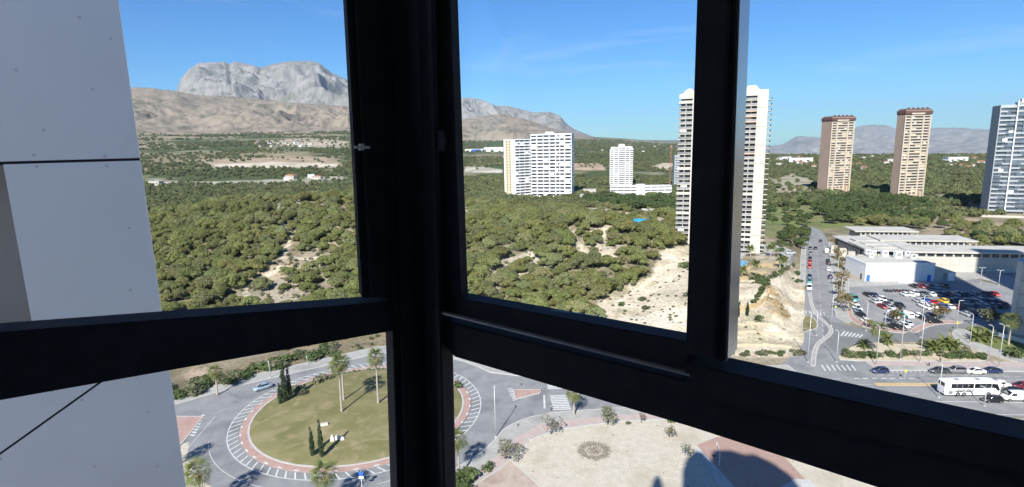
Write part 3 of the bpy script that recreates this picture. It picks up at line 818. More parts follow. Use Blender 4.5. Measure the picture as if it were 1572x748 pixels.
for k in range(12):   # bay lines in the car park
    pxstrip(1325 + k * 6.4, 447.5 + k * .05, 1331 + k * 6.4, 452 + k * .05, .1)
for k in range(14):
    pxstrip(1405 + k * 8, 457 + k * .7, 1412 + k * 8, 463 + k * .7, .1)
for k in range(10):
    pxstrip(1356 + k * 7.0, 567.8, 1356.5 + k * 7.0, 573.2, .1)
struct('road_markings', mk.mesh('road_markings', 'paint'))

# ---- the vacant lot in front of the building
LOT = offs(AVE, -15.8)[i0 + 4:i0 + 30]
lot_poly = [(-2.5, 100.2), (1.5, 104), (9, 109.2)] + [p for p in LOT if p[0] < 95] + [(95, 70), (40, 40), (10, 80)]
struct('gravel_lot', sheet_mb(lot_poly, 0.10).mesh('gravel_lot', 'gravel'))
struct('pink_plot', sheet_mb([(-6, 97.5), (-2.5, 100.2), (10, 80), (40, 40), (-10, 40), (-24, 80)], 0.104).mesh('pink_plot', 'pink_soil'))
struct('lot_edging', MB().prism(band([(-2.6, 100.3), (10, 80.1), (40, 40)], -.1, .1), 0, .2).mesh('lot_edging', 'kerb'))
struct('paved_court', sheet_mb(px_poly([(1070, 684), (1100, 672), (1125, 667), (1160, 675), (1193, 690), (1250, 752), (1280, 800), (1150, 800), (1110, 735)]), 0.110).mesh('paved_court', 'tile_court'))
struct('concrete_path', sheet_mb(px_poly([(1066, 690), (1073, 688), (1165, 790), (1140, 800)]), 0.116).mesh('concrete_path', 'kerb'))
struct('concrete_apron', sheet_mb(px_poly([(1180, 760), (1220, 736), (1246, 738), (1262, 770)]), 0.122).mesh('concrete_apron', 'kerb'))
rl = MB(); 
for i in range(1500):   # loose stones, nobody could count them
    x = random.uniform(2, 70); y = random.uniform(84, 116)
    if not in_poly(np.array([x]), np.array([y]), lot_poly)[0]: continue
    s = random.uniform(.04, .15) * (1.6 if random.random() < .06 else 1)
    a = random.uniform(0, 6.3); vs = [(x + s * math.cos(a + k * 2.09) * random.uniform(.7, 1.3), y + s * math.sin(a + k * 2.09), .09) for k in range(3)] + [(x, y, .09 + s * random.uniform(.5, 1.1))]
    rl.add(vs, [(0, 1, 3), (1, 2, 3), (2, 0, 3)])
o = tag(link('loose_stones', rl.mesh('loose_stones', 'rubble')), 'small loose stones scattered over the pale gravel lot', 'stones', kind='stuff')
rb = MB(); c0 = gp(912, 693)
for i in range(1500):   # dark ring of spoil on the lot
    t = random.uniform(0, 6.3); r = random.gauss(2.35, .42) if random.random() < .8 else random.uniform(0.2, 1.3)
    x = c0.x + r * math.cos(t) * 1.05; y = c0.y + r * math.sin(t) * 1.1; s = random.uniform(.08, .22); a = random.uniform(0, 6.3)
    rb.add([(x + s * math.cos(a + k * 2.09), y + s * math.sin(a + k * 2.09), .09) for k in range(3)] + [(x, y, .1 + s * .9)], [(0, 1, 3), (1, 2, 3), (2, 0, 3)])
tag(link('rubble_ring', rb.mesh('rubble_ring', 'rubble')), 'dark ring of rubble lying on the pale gravel lot', 'rubble', kind='stuff')

# ---- terraces and pool beside the tall tower
PZ = 7.0
struct('pool_terrace', MB().prism(smooth_poly(px_poly([(1128, 428), (1137, 411), (1158, 409), (1172, 404), (1198, 402), (1196, 408), (1180, 420), (1168, 430), (1140, 432)], PZ), 1), 2, PZ + .25).mesh('pool_terrace', 'ochre'))
pp = smooth_poly(px_poly([(1118, 402), (1143, 400.5), (1148, 404), (1144, 410), (1118, 412)], PZ), 1)
struct('pool_edge', MB().prism([(p[0] + (p[0] - 96) * .06, p[1] + (p[1] - 232) * .06) for p in pp], 2, PZ + .26).mesh('pool_edge', 'kerb'))
struct('pool_water', sheet_mb(pp, PZ + .275).mesh('pool_water', 'pool'))
struct('tower_forecourt', MB().prism(px_poly([(1035, 384), (1090, 396), (1180, 400), (1214, 394), (1222, 388), (1196, 376), (1100, 370)], PZ), 3, PZ + .12).mesh('tower_forecourt', 'pavement'))
struct('playground', MB().prism([(p.x, p.y) for p in (hit(x, y) for x, y in [(962, 338), (1034, 330), (1034, 356), (990, 352)])], 0, 6).mesh('playground', 'ochre')) if False else None

# ============================================================ OUR OWN BUILDING AND ITS CORNER WINDOW
C0 = azv(-10.27) * 0.998
D1, N1 = azv(66.3), azv(-23.7)          # left glazing: direction towards the corner, outward normal
D2, N2 = azv(-55.4), azv(34.6)          # right glazing
def wp(px, py, side, off=0.0):
    n = N1 if side == 'L' else N2
    d = ray(px, py)
    t = (C0 + n * off).dot(n) / (d.x * n.x + d.y * n.y)
    return Vector((d.x * t, d.y * t, EYE + d.z * t))
def member(mb, pts, side, o0, o1, mi=0):
    n = N1 if side == 'L' else N2
    mb.extrude([wp(x, y, side, o0) for x, y in pts], n * (o1 - o0), mi)

win = thing('corner_window', 'dark anthracite corner window whose black frame crosses the whole view', 'window', (0, 0, 0))
def wpart(name, segs, m_='frame', parent=None):
    mb = MB()
    for pts, side, o0, o1 in segs: member(mb, pts, side, o0, o1)
    me = mb.mesh(name, m_)
    bm = bmesh.new(); bm.from_mesh(me); bmesh.ops.recalc_face_normals(bm, faces=bm.faces)
    bmesh.ops.bevel(bm, geom=[e for e in bm.edges if e.calc_length() > .02], offset=.0018, segments=2, affect='EDGES', clamp_overlap=True); bm.to_mesh(me); bm.free()
    return link(name, me, parent or win)
# fixed corner post: two wings and a cover strip
post = wpart('corner_post', [([(583, -200), (646, -200), (678, 960), (616, 960)], 'L', 0.0, .07), ([(637, -200), (664, -200), (688, 960), (660, 960)], 'R', 0.0, .028)])
wpart('cover_strip', [([(596, -200), (622, -200), (652, 960), (629, 960)], 'L', -.012, -.001)], parent=post)
wpart('cover_strip', [([(648, -200), (658, -200), (688, 960), (680, 960)], 'R', -.010, -.001)], parent=post)
# left side: transom, sash stile, sash rail
wpart('transom', [([(-700, 575), (-10, 511), (617, 462), (617, 506), (-10, 617), (-700, 709)], 'L', .002, .055)])
st = wpart('sash_stile', [([(521, -200), (588, -200), (612, 458), (556.5, 458)], 'L', .006, .045)])
wpart('bead', [([(536, -200), (541, -200), (574, 452), (569, 452)], 'L', -.006, .005)], parent=st)
wpart('lower_stile', [([(602.5, 529), (622, 527), (640, 960), (633, 960)], 'L', .006, .045)])
lh = MB(); member(lh, [(545, 224), (568, 224.5), (568, 228.5), (545, 228)], 'L', -.022, -.012); member(lh, [(553, 221), (559, 221), (559, 231), (553, 231)], 'L', -.013, .004)
link('latch', lh.mesh('latch', 'fixing'), st)
# right side
wpart('transom', [([(662, 488), (700, 497), (1120, 601), (1620, 726), (1620, 838), (1060, 656), (697, 548), (662, 507)], 'R', .004, .055)])
wpart('sill_profile', [([(1050, 556), (1120, 573), (1700, 705), (1700, 760), (1050, 610)], 'R', -.004, .05)])
wpart('lower_stile', [([(660, 500), (676, 504), (688, 960), (672, 960)], 'R', .010, .045)])
st2 = wpart('sash_stile', [([(650, -200), (683, -200), (708, 484), (672, 476)], 'R', .008, .030)])
hd = MB(); member(hd, [(671, 200), (676, 200), (677, 232), (672, 232)], 'R', -.012, -.002); member(hd, [(672, 212), (676, 212), (676.5, 222), (672.5, 222)], 'R', -.011, .01)
link('handle', hd.mesh('handle', 'frame'), st2)
wpart('sash_rail', [([(672, 452), (700, 457), (1056, 525), (1056, 572), (690, 482), (672, 478)], 'R', .008, .045)])
wpart('mullion', [([(1076, -200), (1137, -200), (1111, 556), (1052, 544)], 'R', -.002, .060)])
mu_ = _kids[win.name][-1]
wpart('jamb_face', [([(1137.5, -200), (1142.5, -200), (1116.5, 557), (1111.5, 556)], 'R', .004, .058)], 'jamb', mu_)
wpart('mullion_bead', [([(1121, -200), (1127, -200), (1098, 552), (1092, 551)], 'R', -.010, -.003)])
wpart('track', [([(671, 478.5), (1058, 575.5), (1058, 578.5), (671, 481)], 'R', -.007, .004)], 'track')
def pane(pts, side, off):
    mb = MB(); member(mb, pts, side, off, off + .005)
    link('pane', mb.mesh('pane', 'glass'), win)
pane([(-900, -220), (540, -220), (573, 462), (-900, 600)], 'L', .028)
pane([(-900, 700), (606, 522), (636, 955), (-900, 1100)], 'L', .028)
pane([(690, -220), (1090, -220), (1058, 500), (706, 462)], 'R', .030)
pane([(1120, -220), (1900, -220), (1900, 760), (1094, 560)], 'R', .050)
pane([(692, 500), (1600, 800), (1600, 1000), (700, 955)], 'R', .030)

# the room and the tower that carries it
eu, es = Vector((.951, -.309, 0)), Vector((.309, .951, 0))
def us(u, s): p = eu * u + es * s; return (p.x, p.y)
Lp = C0 - D1 * 3.0; Rp = C0 - D2 * 3.4
BL = (-3.3, -4.2); BR = (2.6, -4.6)
rp = [(Lp.x, Lp.y), BL, BR, (Rp.x, Rp.y), (C0.x, C0.y)]
rp_out = [(Lp.x + N1.x * .12, Lp.y + N1.y * .12), (BL[0] - .2, BL[1] - .2), (BR[0] + .2, BR[1] - .2), (Rp.x + N2.x * .12, Rp.y + N2.y * .12), (C0.x + .02, C0.y + .15)]
struct('room_floor', MB().prism(rp_out, 58.25, 58.5).mesh('room_floor', 'room'))
struct('room_ceiling', MB().prism(rp_out, 60.95, 61.25).mesh('room_ceiling', 'room'))
def wallseg(a, b, t=.15):
    a = Vector((*a, 0)); b = Vector((*b, 0)); d = (b - a).normalized(); q = Vector((d.y, -d.x, 0)) * t
    return MB().prism([(a.x, a.y), (b.x, b.y), (b.x + q.x, b.y + q.y), (a.x + q.x, a.y + q.y)], 58.5, 60.95)
for a, b in ((BR, BL), (BL, (Lp.x, Lp.y)), ((Rp.x, Rp.y), BR)): struct('room_wall', wallseg(b, a).mesh('room_wall', 'room'))
# head and foot of the glazing
hm = MB()
for side, d, e in (('L', D1, Lp), ('R', D2, Rp)):
    n = N1 if side == 'L' else N2
    for z0, z1 in ((58.5, 58.95), (60.72, 60.95)):
        a, b = e, C0
        hm.prism([(a.x, a.y), (b.x, b.y), (b.x + n.x * .06, b.y + n.y * .06), (a.x + n.x * .06, a.y + n.y * .06)], z0, z1)
link('frame_head_and_foot', hm.mesh('frame_head_and_foot', 'frame'), win)
own = thing('apartment_tower', 'tall block we look out of, its shadow falling on the paved court', 'apartment tower', (0, -10, 0))
inv = Matrix.Translation((0, 10, 0))
def opart(name, mb, m_='tower_own'):
    me = mb.mesh(name, m_); me.transform(inv); return link(name, me, own)
def upoly(u0, u1, s0, s1): return [us(u0, s0), us(u1, s0), us(u1, s1), us(u0, s1)]
SF = -9.0
opart('lower_floors', MB().prism(upoly(-6.5, 21.5, -15, -1.6), -.5, 58.24))
opart('storey_behind', MB().prism(upoly(-6.5, 21.5, -15, SF), 58.24, 61.26))
up = (-1.6 - SF) * .7954
slab_prof = [(-6.5, 61.26), (-6.5, 70 + up), (-5.6, 72.0 + up), (-5.3, 72.6 + up), (-4.9, 76 + up), (-4.2, 77.6 + up), (-3.6, 76.5 + up), (-2.7, 73 + up), (-.12, 73 + up), (-.12, 61.26)]
opart('shading_slab', MB().extrude([(*us(u, SF), z) for u, z in slab_prof], es * -6))  # unseen slab added to keep sun off the clad wall; spike follows its shadow
dome = [(0, 79.5), (.6, 83), (2.2, 85.6), (3.6, 85.4), (5.0, 83.2), (5.3, 85.8), (6.0, 86.6)]
dome2 = [(6.0, 86.6), (9, 87.2), (11.2, 86.5), (13, 87.0), (16, 85.2), (18.6, 82.4), (19.5, 79.6), (21.5, 76.6)]
fr = [(0, 61.26)] + dome + [(6.0, 61.26)]; n_ = len(fr); fl = MB()
fl.add([(*us(u, -1.6), z) for u, z in fr] + [(*us(u, -1.65 - 7.35 * u / 6), z) for u, z in fr], [tuple(range(n_)), tuple(range(2 * n_ - 1, n_ - 1, -1))] + [(i, i + n_, (i + 1) % n_ + n_, (i + 1) % n_) for i in range(n_)])
opart('bounce_flank', fl)  # unseen flank, slanted to catch sun and bounce it onto the clad wall
opart('upper_floors', MB().extrude([(*us(u, -1.6), z) for u, z in [(6.0, 61.26)] + dome2 + [(21.5, 61.26)]], es * -7.4))
# white cladding wall of the same facade, just outside the left glazing
OFF = 3.4
KS = (0.973 + OFF) / 2.023
def cp(px, py): return wp(px, py, 'L', OFF)
edge_t, edge_b = cp(175, 0), cp(290, 748)
E0 = (edge_t + edge_b) / 2
def cw(u, z, o=0.0): return Vector((E0.x, E0.y, 0)) - D1 * u + N1 * o + Vector((0, 0, z))
clad = thing('clad_wall', 'white clad fin wall with dark joints outside the left window', 'wall', (E0.x, E0.y, 58))
ci = Matrix.Translation((-E0.x, -E0.y, -58))
def cpart(name, mb, m_, parent=None, ang=None):
    me = mb.mesh(name, m_); me.transform(ci)
    bm = bmesh.new(); bm.from_mesh(me); bmesh.ops.recalc_face_normals(bm, faces=bm.faces); bm.to_mesh(me); bm.free()
    return link(name, me, clad)
def uz(px, py):
    p = cp(px, py); return (Vector((E0.x, E0.y, 0)) - Vector((p.x, p.y, 0))).dot(D1), p.z
zj = (uz(0, 247)[1] + uz(213, 248)[1]) / 2
g = .004 * KS
uw = uz(48, 490)[0]                           # right edge of the reveal
(ua, za), (ub, zb) = uz(0, 697), uz(150, 590)
sl = (zb - za) / (ub - ua)
def zd(u): return za + (u - ua) * sl
UE = 6.5
zw = zd(uw) + .5
cpart('backing', MB().extrude([cw(.25, 50, .02), cw(UE, 50, .02), cw(UE, zw, .02), cw(uw, zw, .02), cw(uw, zj - .3, .02), cw(uw, zj + .01, .02), cw(UE, zj + .01, .02), cw(UE, 66, .02), cw(.25, 66, .02)], N1 * .16), 'reveal')
def panel(pts):
    mb = MB().extrude([cw(u, z) for u, z in pts], N1 * .019)
    return cpart('panel', mb, 'cladding')
panel([(0, zj + g), (UE, zj + g), (UE, 66), (0, 66)])
cpart('joint_strip', MB().extrude([cw(.004, zj - .006 * KS, .013), cw(UE, zj - .006 * KS, .013), cw(UE, zj + .006 * KS, .013), cw(.004, zj + .006 * KS, .013)], N1 * .006), 'joint')
cpart('joint_strip', MB().extrude([cw(.004, zd(.004) - .008 * KS, .013), cw(UE, zd(UE) - .008 * KS, .013), cw(UE, zd(UE) + .008 * KS, .013), cw(.004, zd(.004) + .008 * KS, .013)], N1 * .006), 'joint')
u_bot = ua + (53 - za) / sl
# lower panel right of the diagonal joint
panel([(0, 50), (0, zj - g), (uw, zj - g), (uw, zw), (UE, zw), (UE, zd(UE) + g), (0.0, zd(0.0) + g)] if zd(0) < 53 else [(0, zd(0) + g), (0, zj - g), (uw, zj - g), (uw, zw), (UE, zw), (UE, zd(UE) + g)])
panel([(0, 50), (0, zd(0) - g), (UE, zd(UE) - g), (UE, 50)])
cpart('edge_return', MB().extrude([cw(.24, 50, .02), cw(0.249, 50, .02), cw(0.249, 66, .02), cw(.24, 66, .02)], N1 * .16), 'cladding')
cpart('reveal', MB().extrude([cw(uw, zw, .35), cw(UE, zw, .35), cw(UE, zj, .35), cw(uw, zj, .35)], N1 * .1), 'reveal')
fx = MB()
for px, py in [(122, 27), (25, 108), (142, 137), (52, 238), (161, 240), (56, 256), (164, 255), (198, 350), (200, 445), (80, 600), (126, 614), (228, 633), (145, 716), (242, 716), (1, 705), (67, 200), (170, 60)]:
    u, z = uz(px, py); p = cw(u, z, -.003)
    fx.extrude([p + D1 * (.0042 * KS * math.cos(a)) + Vector((0, 0, .0042 * KS * math.sin(a))) for a in [k * math.pi / 4 for k in range(8)]], N1 * .005)
cpart('fixing', fx, 'fixing')

# ============================================================ BUILDINGS
def box_part(root, name, x0, x1, y0, y1, z0, z1, m_, parent=None):
    return link(name, MB().box(x0, x1, y0, y1, z0, z1).mesh(name, m_), parent or root)
def place_boxes(root, name, me, spots, parent=None):
    out = []
    for p in spots: out.append(link(name, me, parent or root, p))
    return out
def unit_box(name, w, d, h, m_): return MB().box(0, w, 0, d, 0, h).mesh(name, m_)

def corner_root(name, label, cat, pxc, pyc, az, z=0.0, group=None):
    """Empty at the near corner; local x runs along the facade (towards azimuth az), local y back into the block"""
    C = gp(pxc, pyc, z)
    return thing(name, label, cat, C, R(90 - az), group), C
def len_to(C, az, px, py):
    """how far along azimuth az from C until it reaches the sight line of a pixel"""
    a, _ = az_of(px, py); d = azv(az); n = Vector((math.cos(a), -math.sin(a), 0))
    return -(C.x * n.x + C.y * n.y) / (d.x * n.x + d.y * n.y)
def top_z(C, px, py):
    _, e = az_of(px, py); return EYE + math.hypot(C.x, C.y) * math.tan(e)

# ---- tall cream tower behind the mullion
TZ = PZ
t1, C = corner_root('apartment_tower', 'tall cream concrete tower with stacked balconies, half hidden behind the window mullion', 'apartment tower', 1036, 384, 111, TZ)
W = len_to(C, 111, 1168, 394); Ht = top_z(C, 1046, 142) - TZ; nf = 30; fh = (Ht - 4) / nf
u = lambda a: a * W
box_part(t1, 'core', u(.02), u(.985), 2.4, 24, 0, Ht - 2.5, 'shade_in')  # core coloured dark to carry the shade inside the balcony bays
for a, b, y0 in ((.155, .40, 0), (.50, .735, .3), (.87, .985, 0)):
    box_part(t1, 'wall', u(a), u(b), y0, 2.4, 3.2 if a < .3 else 0, Ht - .5, 'cream')
box_part(t1, 'wall', u(.985), u(1.0), 9, 16, 0, Ht - 2, 'cream')
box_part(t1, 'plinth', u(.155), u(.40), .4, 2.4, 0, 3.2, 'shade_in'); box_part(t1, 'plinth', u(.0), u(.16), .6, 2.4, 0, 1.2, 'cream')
bays = [('bay', .0, .155, 0), ('bay', .735, .87, -.5), ('bay', .40, .50, .8)]
for _, a, b, y0 in bays:
    w = u(b) - u(a)
    sl = unit_box('slab', w, 2.4 - y0, .28, 'concrete'); rl = unit_box('rail', w, .09, 1.0, 'rail')
    so = unit_box('rail', w, .12, 1.0, 'cream'); gl = unit_box('window', w * .62, .06, 2.1, 'dark_glass'); bl = unit_box('blind', w * .5, .05, 1.5, 'blind'); aw = unit_box('awning', w * .9, 1.3, .12, 'awning')
    for k in range(nf):
        z = 1.2 + k * fh
        bo = link('balcony', sl, t1, (u(a), y0, z))
        solid = random.random() < .1
        link('rail', so if solid else rl, bo, (0, 0, .28))
        link('window', gl, t1, (u(a) + w * .15, 2.33, z + .3))
        if random.random() < .14: link('blind', bl, t1, (u(a) + w * random.uniform(.05, .45), random.choice([y0 + .15, 2.2]), z + 1.0))
        if a > .7 and k in (18, 24, 25, 26) : link('awning', aw, t1, (u(a) + w * .05, y0 - .9, z + 2.2))
    link('divider', unit_box('divider', .3, 2.2 - y0, Ht - 5, 'cream'), t1, (u(a) + w * .5, y0 + .25, 1.2))
    box_part(t1, 'parapet', u(a), u(b), y0 + .6, 2.4, Ht - 3.0, Ht - .7, 'cream')
sb = unit_box('slab', 1.9, 6.0, .28, 'concrete'); sr = unit_box('rail', .09, 6.0, 1.0, 'rail')
for k in range(nf):
    z = 1.2 + k * fh
    bo = link('balcony', sb, t1, (u(.985), 2.6, z)); link('rail', sr, bo, (1.81, 0, .28))
    bo = link('balcony', unit_box('slab', 1.2, 4.0, .28, 'concrete') if k == 0 else sbl, t1, (u(.02) - 1.2, 3.5, z)) 
    if k == 0: sbl = bo.data
ww = unit_box('window', 1.0, .08, 1.1, 'dark_glass')
for k in range(1, nf):
    link('window', ww, t1, (u(.285), -.03, 1.2 + k * fh + 1.0))
    if k % 2: link('window', ww, t1, (u(.215), -.03, 1.2 + k * fh + 1.2))
for k in range(1, 9): box_part(t1, 'joint_line', u(.872), u(.983), -.03, .01, k * Ht / 9, k * Ht / 9 + .12, 'shade_in')
cr = MB()
for a, b in ((.03, .19), (.70, .90)):
    cr.extrude([(u(a), 1.2, Ht - .6), (u(b), 1.2, Ht - .6), (u(b) - 2.0, 1.2, Ht + 1.6), (u(a) + 2.5, 1.2, Ht + 1.6)], (0, 18, 0))
link('roof_crown', cr.mesh('roof_crown', 'concrete'), t1)
box_part(t1, 'roof_house', u(.3), u(.65), 6, 16, Ht - .8, Ht + 3.2, 'cream')

# ---- two white slabs
def strip_facade(root, W, nf, fh, z0, segs, band_m, band_h, dep=.55, y=0.0, glass='dark_glass', pblind=.2, x0=0.0, band_name='spandrel'):
    """recessed window strips between projecting white bands; segs = list of (start, end) fractions, each a window of its own"""
    bm_ = unit_box(band_name, W, dep, band_h, band_m)
    gm = [unit_box('window', (b - a) * W, .08, fh - band_h, glass) for a, b in segs]
    bl = [unit_box('blind', (b - a) * W * random.uniform(.4, .95), .06, (fh - band_h), 'blind' if band_m != 'white' else 'white') for a, b in segs]
    for k in range(nf):
        z = z0 + k * fh
        link(band_name, bm_, root, (x0, y, z))
        for i, (a, b) in enumerate(segs):
            w = link('window', gm[i], root, (x0 + a * W, y + dep - .09, z + band_h))
            if random.random() < pblind: link('blind', bl[i], w, (random.uniform(0, .3) * (b - a) * W * .3, -.16, 0))

az = 108
sa, C = corner_root('apartment_block', 'wide white apartment slab with long dark window strips, nearer of the white pair', 'apartment block', 816, 303, az)
W = len_to(C, az, 877.5, 303); Ht = top_z(C, 816, 207); nf = 18; fh = (Ht - 1.2) / nf
box_part(sa, 'core', .05, W - .05, .56, 13.5, -2, Ht - .6, 'white')
segs = [(.01, .135), (.16, .30), (.315, .45), (.47, .60), (.62, .705), (.72, .82), (.845, .985)]
strip_facade(sa, W, nf, fh, .3, segs, 'white', fh * .43, .56, pblind=.12)
box_part(sa, 'parapet', 0, W, 0, 13.5, Ht - .9, Ht + .5, 'white'); box_part(sa, 'pier', -.1, .3, -.05, .5, 0, Ht, 'white'); box_part(sa, 'pier', W - .4, W + .1, -.05, 13.5, 0, Ht, 'white')
box_part(sa, 'pier', W * .833, W * .84, -.05, .5, 0, Ht, 'white'); box_part(sa, 'pier', W * .146, W * .153, -.05, .5, 0, Ht, 'white')
box_part(sa, 'roof_house', W * .35, W * .55, 3, 9, Ht + .5, Ht + 2.6, 'white')
wg = unit_box('window', .06, 4, 1.6, 'blue_glass')
for k in range(nf):
    for yy in (2, 7.5): link('window', wg, sa, (W + .06, yy, .5 + k * fh + fh * .5))

az = 58
sbk, C = corner_root('apartment_block', 'narrow white apartment slab showing a pale yellow end wall, farther of the white pair', 'apartment block', 792, 301, az)
W = 38; Dp = len_to(C, az - 90, 775, 300); Dp = min(max(Dp, 10), 30); Ht = top_z(C, 790, 214.5); nf = 19; fh = (Ht - 1) / nf
box_part(sbk, 'core', .6, W, .7, Dp, -2, Ht - .4, 'white')
strip_facade(sbk, W, nf, fh, .4, [(.02, .16), (.18, .34), (.36, .52), (.54, .7), (.72, .97)], 'white', fh * .43, .7, pblind=.12)
box_part(sbk, 'parapet', 0, W, 0, Dp, Ht - .6, Ht + .4, 'white'); box_part(sbk, 'corner_pier', 0, .62, 0, Dp * .35, 0, Ht, 'white'); box_part(sbk, 'end_pier', 0, .62, Dp * .9, Dp, 0, Ht, 'white')
M['yellow_wall'] = mat('pale_yellow_render', (0.62, 0.52, 0.33), (0.58, 0.49, 0.33), 0.2, 0.85)
box_part(sbk, 'yellow_wall', .25, .62, Dp * .35, Dp * .9, 0, Ht, 'yellow_wall')
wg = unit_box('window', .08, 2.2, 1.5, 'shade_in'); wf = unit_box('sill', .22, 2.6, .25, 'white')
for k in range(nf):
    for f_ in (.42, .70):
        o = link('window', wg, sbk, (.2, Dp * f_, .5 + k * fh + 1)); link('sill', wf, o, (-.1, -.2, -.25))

# ---- white rounded tower with podium
az = 100
rt, C = corner_root('apartment_tower', 'white tower with stepped corners rising from a long low podium', 'apartment tower', 936, 287.5, az)
W = len_to(C, az, 971.5, 288); Ht = top_z(C, 950, 224.5); nf = 20; fh = (Ht - 3.5) / nf
box_part(rt, 'core', 1.2, W - 1.2, 3.0, 22, -3, Ht - 1, 'white')
for a, b, y in ((0, .17, 2.0), (.17, .36, .9), (.36, .66, 0.2), (.66, .84, .9), (.84, 1, 2.0)):
    top = Ht - (0 if .3 < a < .5 else (1.6 if .1 < a < .8 else 3.8))
    bm_ = unit_box('spandrel', (b - a) * W - .3, 1.6 if y > 1.5 else 1.4, fh * .47, 'white')
    gm = unit_box('window', (b - a) * W * .7, .1, fh * .56, 'dark_glass')
    box_part(rt, 'pier', a * W - .1, a * W + .5, y - .1, y + 1.4, 0, top, 'white')
    for k in range(nf):
        if k * fh + 3 > top - 1: continue
        link('spandrel', bm_, rt, (a * W + .15, y, 3 + k * fh))
        if not (a in (.17, .66) and random.random() < .25): link('window', gm, rt, (a * W + (b - a) * W * .19, y + .9, 3 + k * fh + fh * .44))
    box_part(rt, 'parapet', a * W, b * W - .1, y, 6, top - .9, top + .3, 'white')
box_part(rt, 'roof_house', W * .38, W * .62, 3, 12, Ht, Ht + 2.5, 'white')
box_part(rt, 'base_storey', W * .05, W * .95, 1.0, 2.0, 0, 3, 'dark_glass')
pod, C = corner_root('podium_building', 'long low white building with window rows beside the white tower', 'building', 937, 302, 97)
W2 = len_to(C, 97, 1031, 302); hp = top_z(C, 937, 287)
box_part(pod, 'core', 0, W2, .5, 14, -3, hp - .3, 'white')
for k in range(3):
    h3 = hp / 3
    link('spandrel', unit_box('spandrel', W2, .5, h3 * .55, 'white'), pod, (0, 0, k * h3))
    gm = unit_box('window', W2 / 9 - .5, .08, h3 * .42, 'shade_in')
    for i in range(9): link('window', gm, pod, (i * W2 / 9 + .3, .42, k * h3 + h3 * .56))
box_part(pod, 'entrance_block', W2 * .42, W2 * .56, -1.5, 8, 0, hp + 2.2, 'white'); box_part(pod, 'parapet', 0, W2, 0, 14, hp - .3, hp + .4, 'white')

# ---- twin pink-brown towers
def twin(pxl, pxc, pxr, pyc, pytop, az, label, nf=27):
    rt, C = corner_root('apartment_tower', label, 'apartment tower', pxc, pyc, az, 0, 'pair of pink brown towers')
    W = len_to(C, az, pxr, pyc); Dp = min(max(len_to(C, az - 90, pxl, pyc - 2), 9), 26); Ht = top_z(C, pxc, pytop); fh = (Ht - 9.5) / nf
    box_part(rt, 'core', .6, W - .3, 1.7, Dp, -3, Ht - 4, 'brown')
    box_part(rt, 'side_wall', 0, .62, .3, Dp, -3, Ht - 5, 'brown')
    pr = [(0, .3), (.235, .30), (.265, .70), (.73, .99)]
    for a, b in ((0, .035), (.235, .275), (.70, .74), (.965, 1)): box_part(rt, 'pier', a * W, b * W, -.25, 1.2, 0, Ht - 6, 'twin_band')
    for x0, x1, y in ((.03, .24, .35), (.27, .71, 0), (.735, .97, .35)):
        w = (x1 - x0) * W
        bm_ = unit_box('spandrel', w, 1.0, fh * .44, 'twin_band')
        n = 2 if x1 - x0 > .3 else 1
        gm = unit_box('window', w / n * .94, .1, fh * .58, 'dark_glass'); bl = unit_box('blind', w / n * .9, .12, fh * .5, 'twin_band'); bl2 = unit_box('blind', w / n * .42, .12, fh * .5, 'blind')
        for k in range(nf):
            z = 5.5 + k * fh
            if x0 > .7 and k < 1: continue
            link('spandrel', bm_, rt, (x0 * W, y, z))
            for i in range(n):
                g = link('window', gm, rt, (x0 * W + i * w / n + w / n * .03, y + .8, z + fh * .43))
                r = random.random()
                if r < .12: link('blind', bl, g, (.1, -.25, 0))
                elif r < .27: link('blind', bl2, g, (random.uniform(.1, w / n * .5), -.25, 0))
    # crown flares outwards with a parapet and small knobs
    cz = Ht - 5.2
    r0 = [(-.1, -.4), (W + .1, -.4), (W + .1, Dp + .2), (-.1, Dp + .2)]; r1 = [(-.45, -.8), (W + .45, -.8), (W + .45, Dp + .5), (-.45, Dp + .5)]; r2 = [(1.6, 1.0), (W - 1.6, 1.0), (W - 1.6, Dp - 1), (1.6, Dp - 1)]
    mb = MB().loft([[(x, y, cz) for x, y in r0], [(x, y, cz + 1.2) for x, y in r1], [(x, y, cz + 3.6) for x, y in r1], [(x, y, cz + 5.4) for x, y in r2]])
    link('crown', mb.mesh('crown', 'maroon'), rt)
    link('crown_band', MB().box(W * .22, W * .72, -.88, -.7, cz + .2, cz + 1.5).mesh('crown_band', 'twin_band'), rt)
    link('crown_rail', MB().box(-.5, W + .5, -.95, -.75, cz + 3.3, cz + 3.8).mesh('crown_rail', 'brown'), rt)
    kn = unit_box('chimney', 1.5, 1.5, 1.1, 'maroon')
    for i in range(5): link('chimney', kn, rt, (W * (.12 + i * .18), 1, cz + 5.3))
    # open ground storey on columns
    for i in range(6): box_part(rt, 'column', W * (i + .1) / 6, W * (i + .1) / 6 + 1, -.2, .9, -1, 5.5, 'twin_band')
    box_part(rt, 'porch', W * .3, W * .62, -3.5, .5, 3.2, 3.9, 'twin_band')
    return rt, W, Dp, Ht
twin(1254, 1269, 1303.5, 295, 179, 84, 'pink brown tower with maroon flared crown, farther and shorter of the pair')
twin(1365.5, 1377.5, 1416.5, 305, 168, 86, 'pink brown tower with maroon flared crown, nearer and taller of the pair', 28)

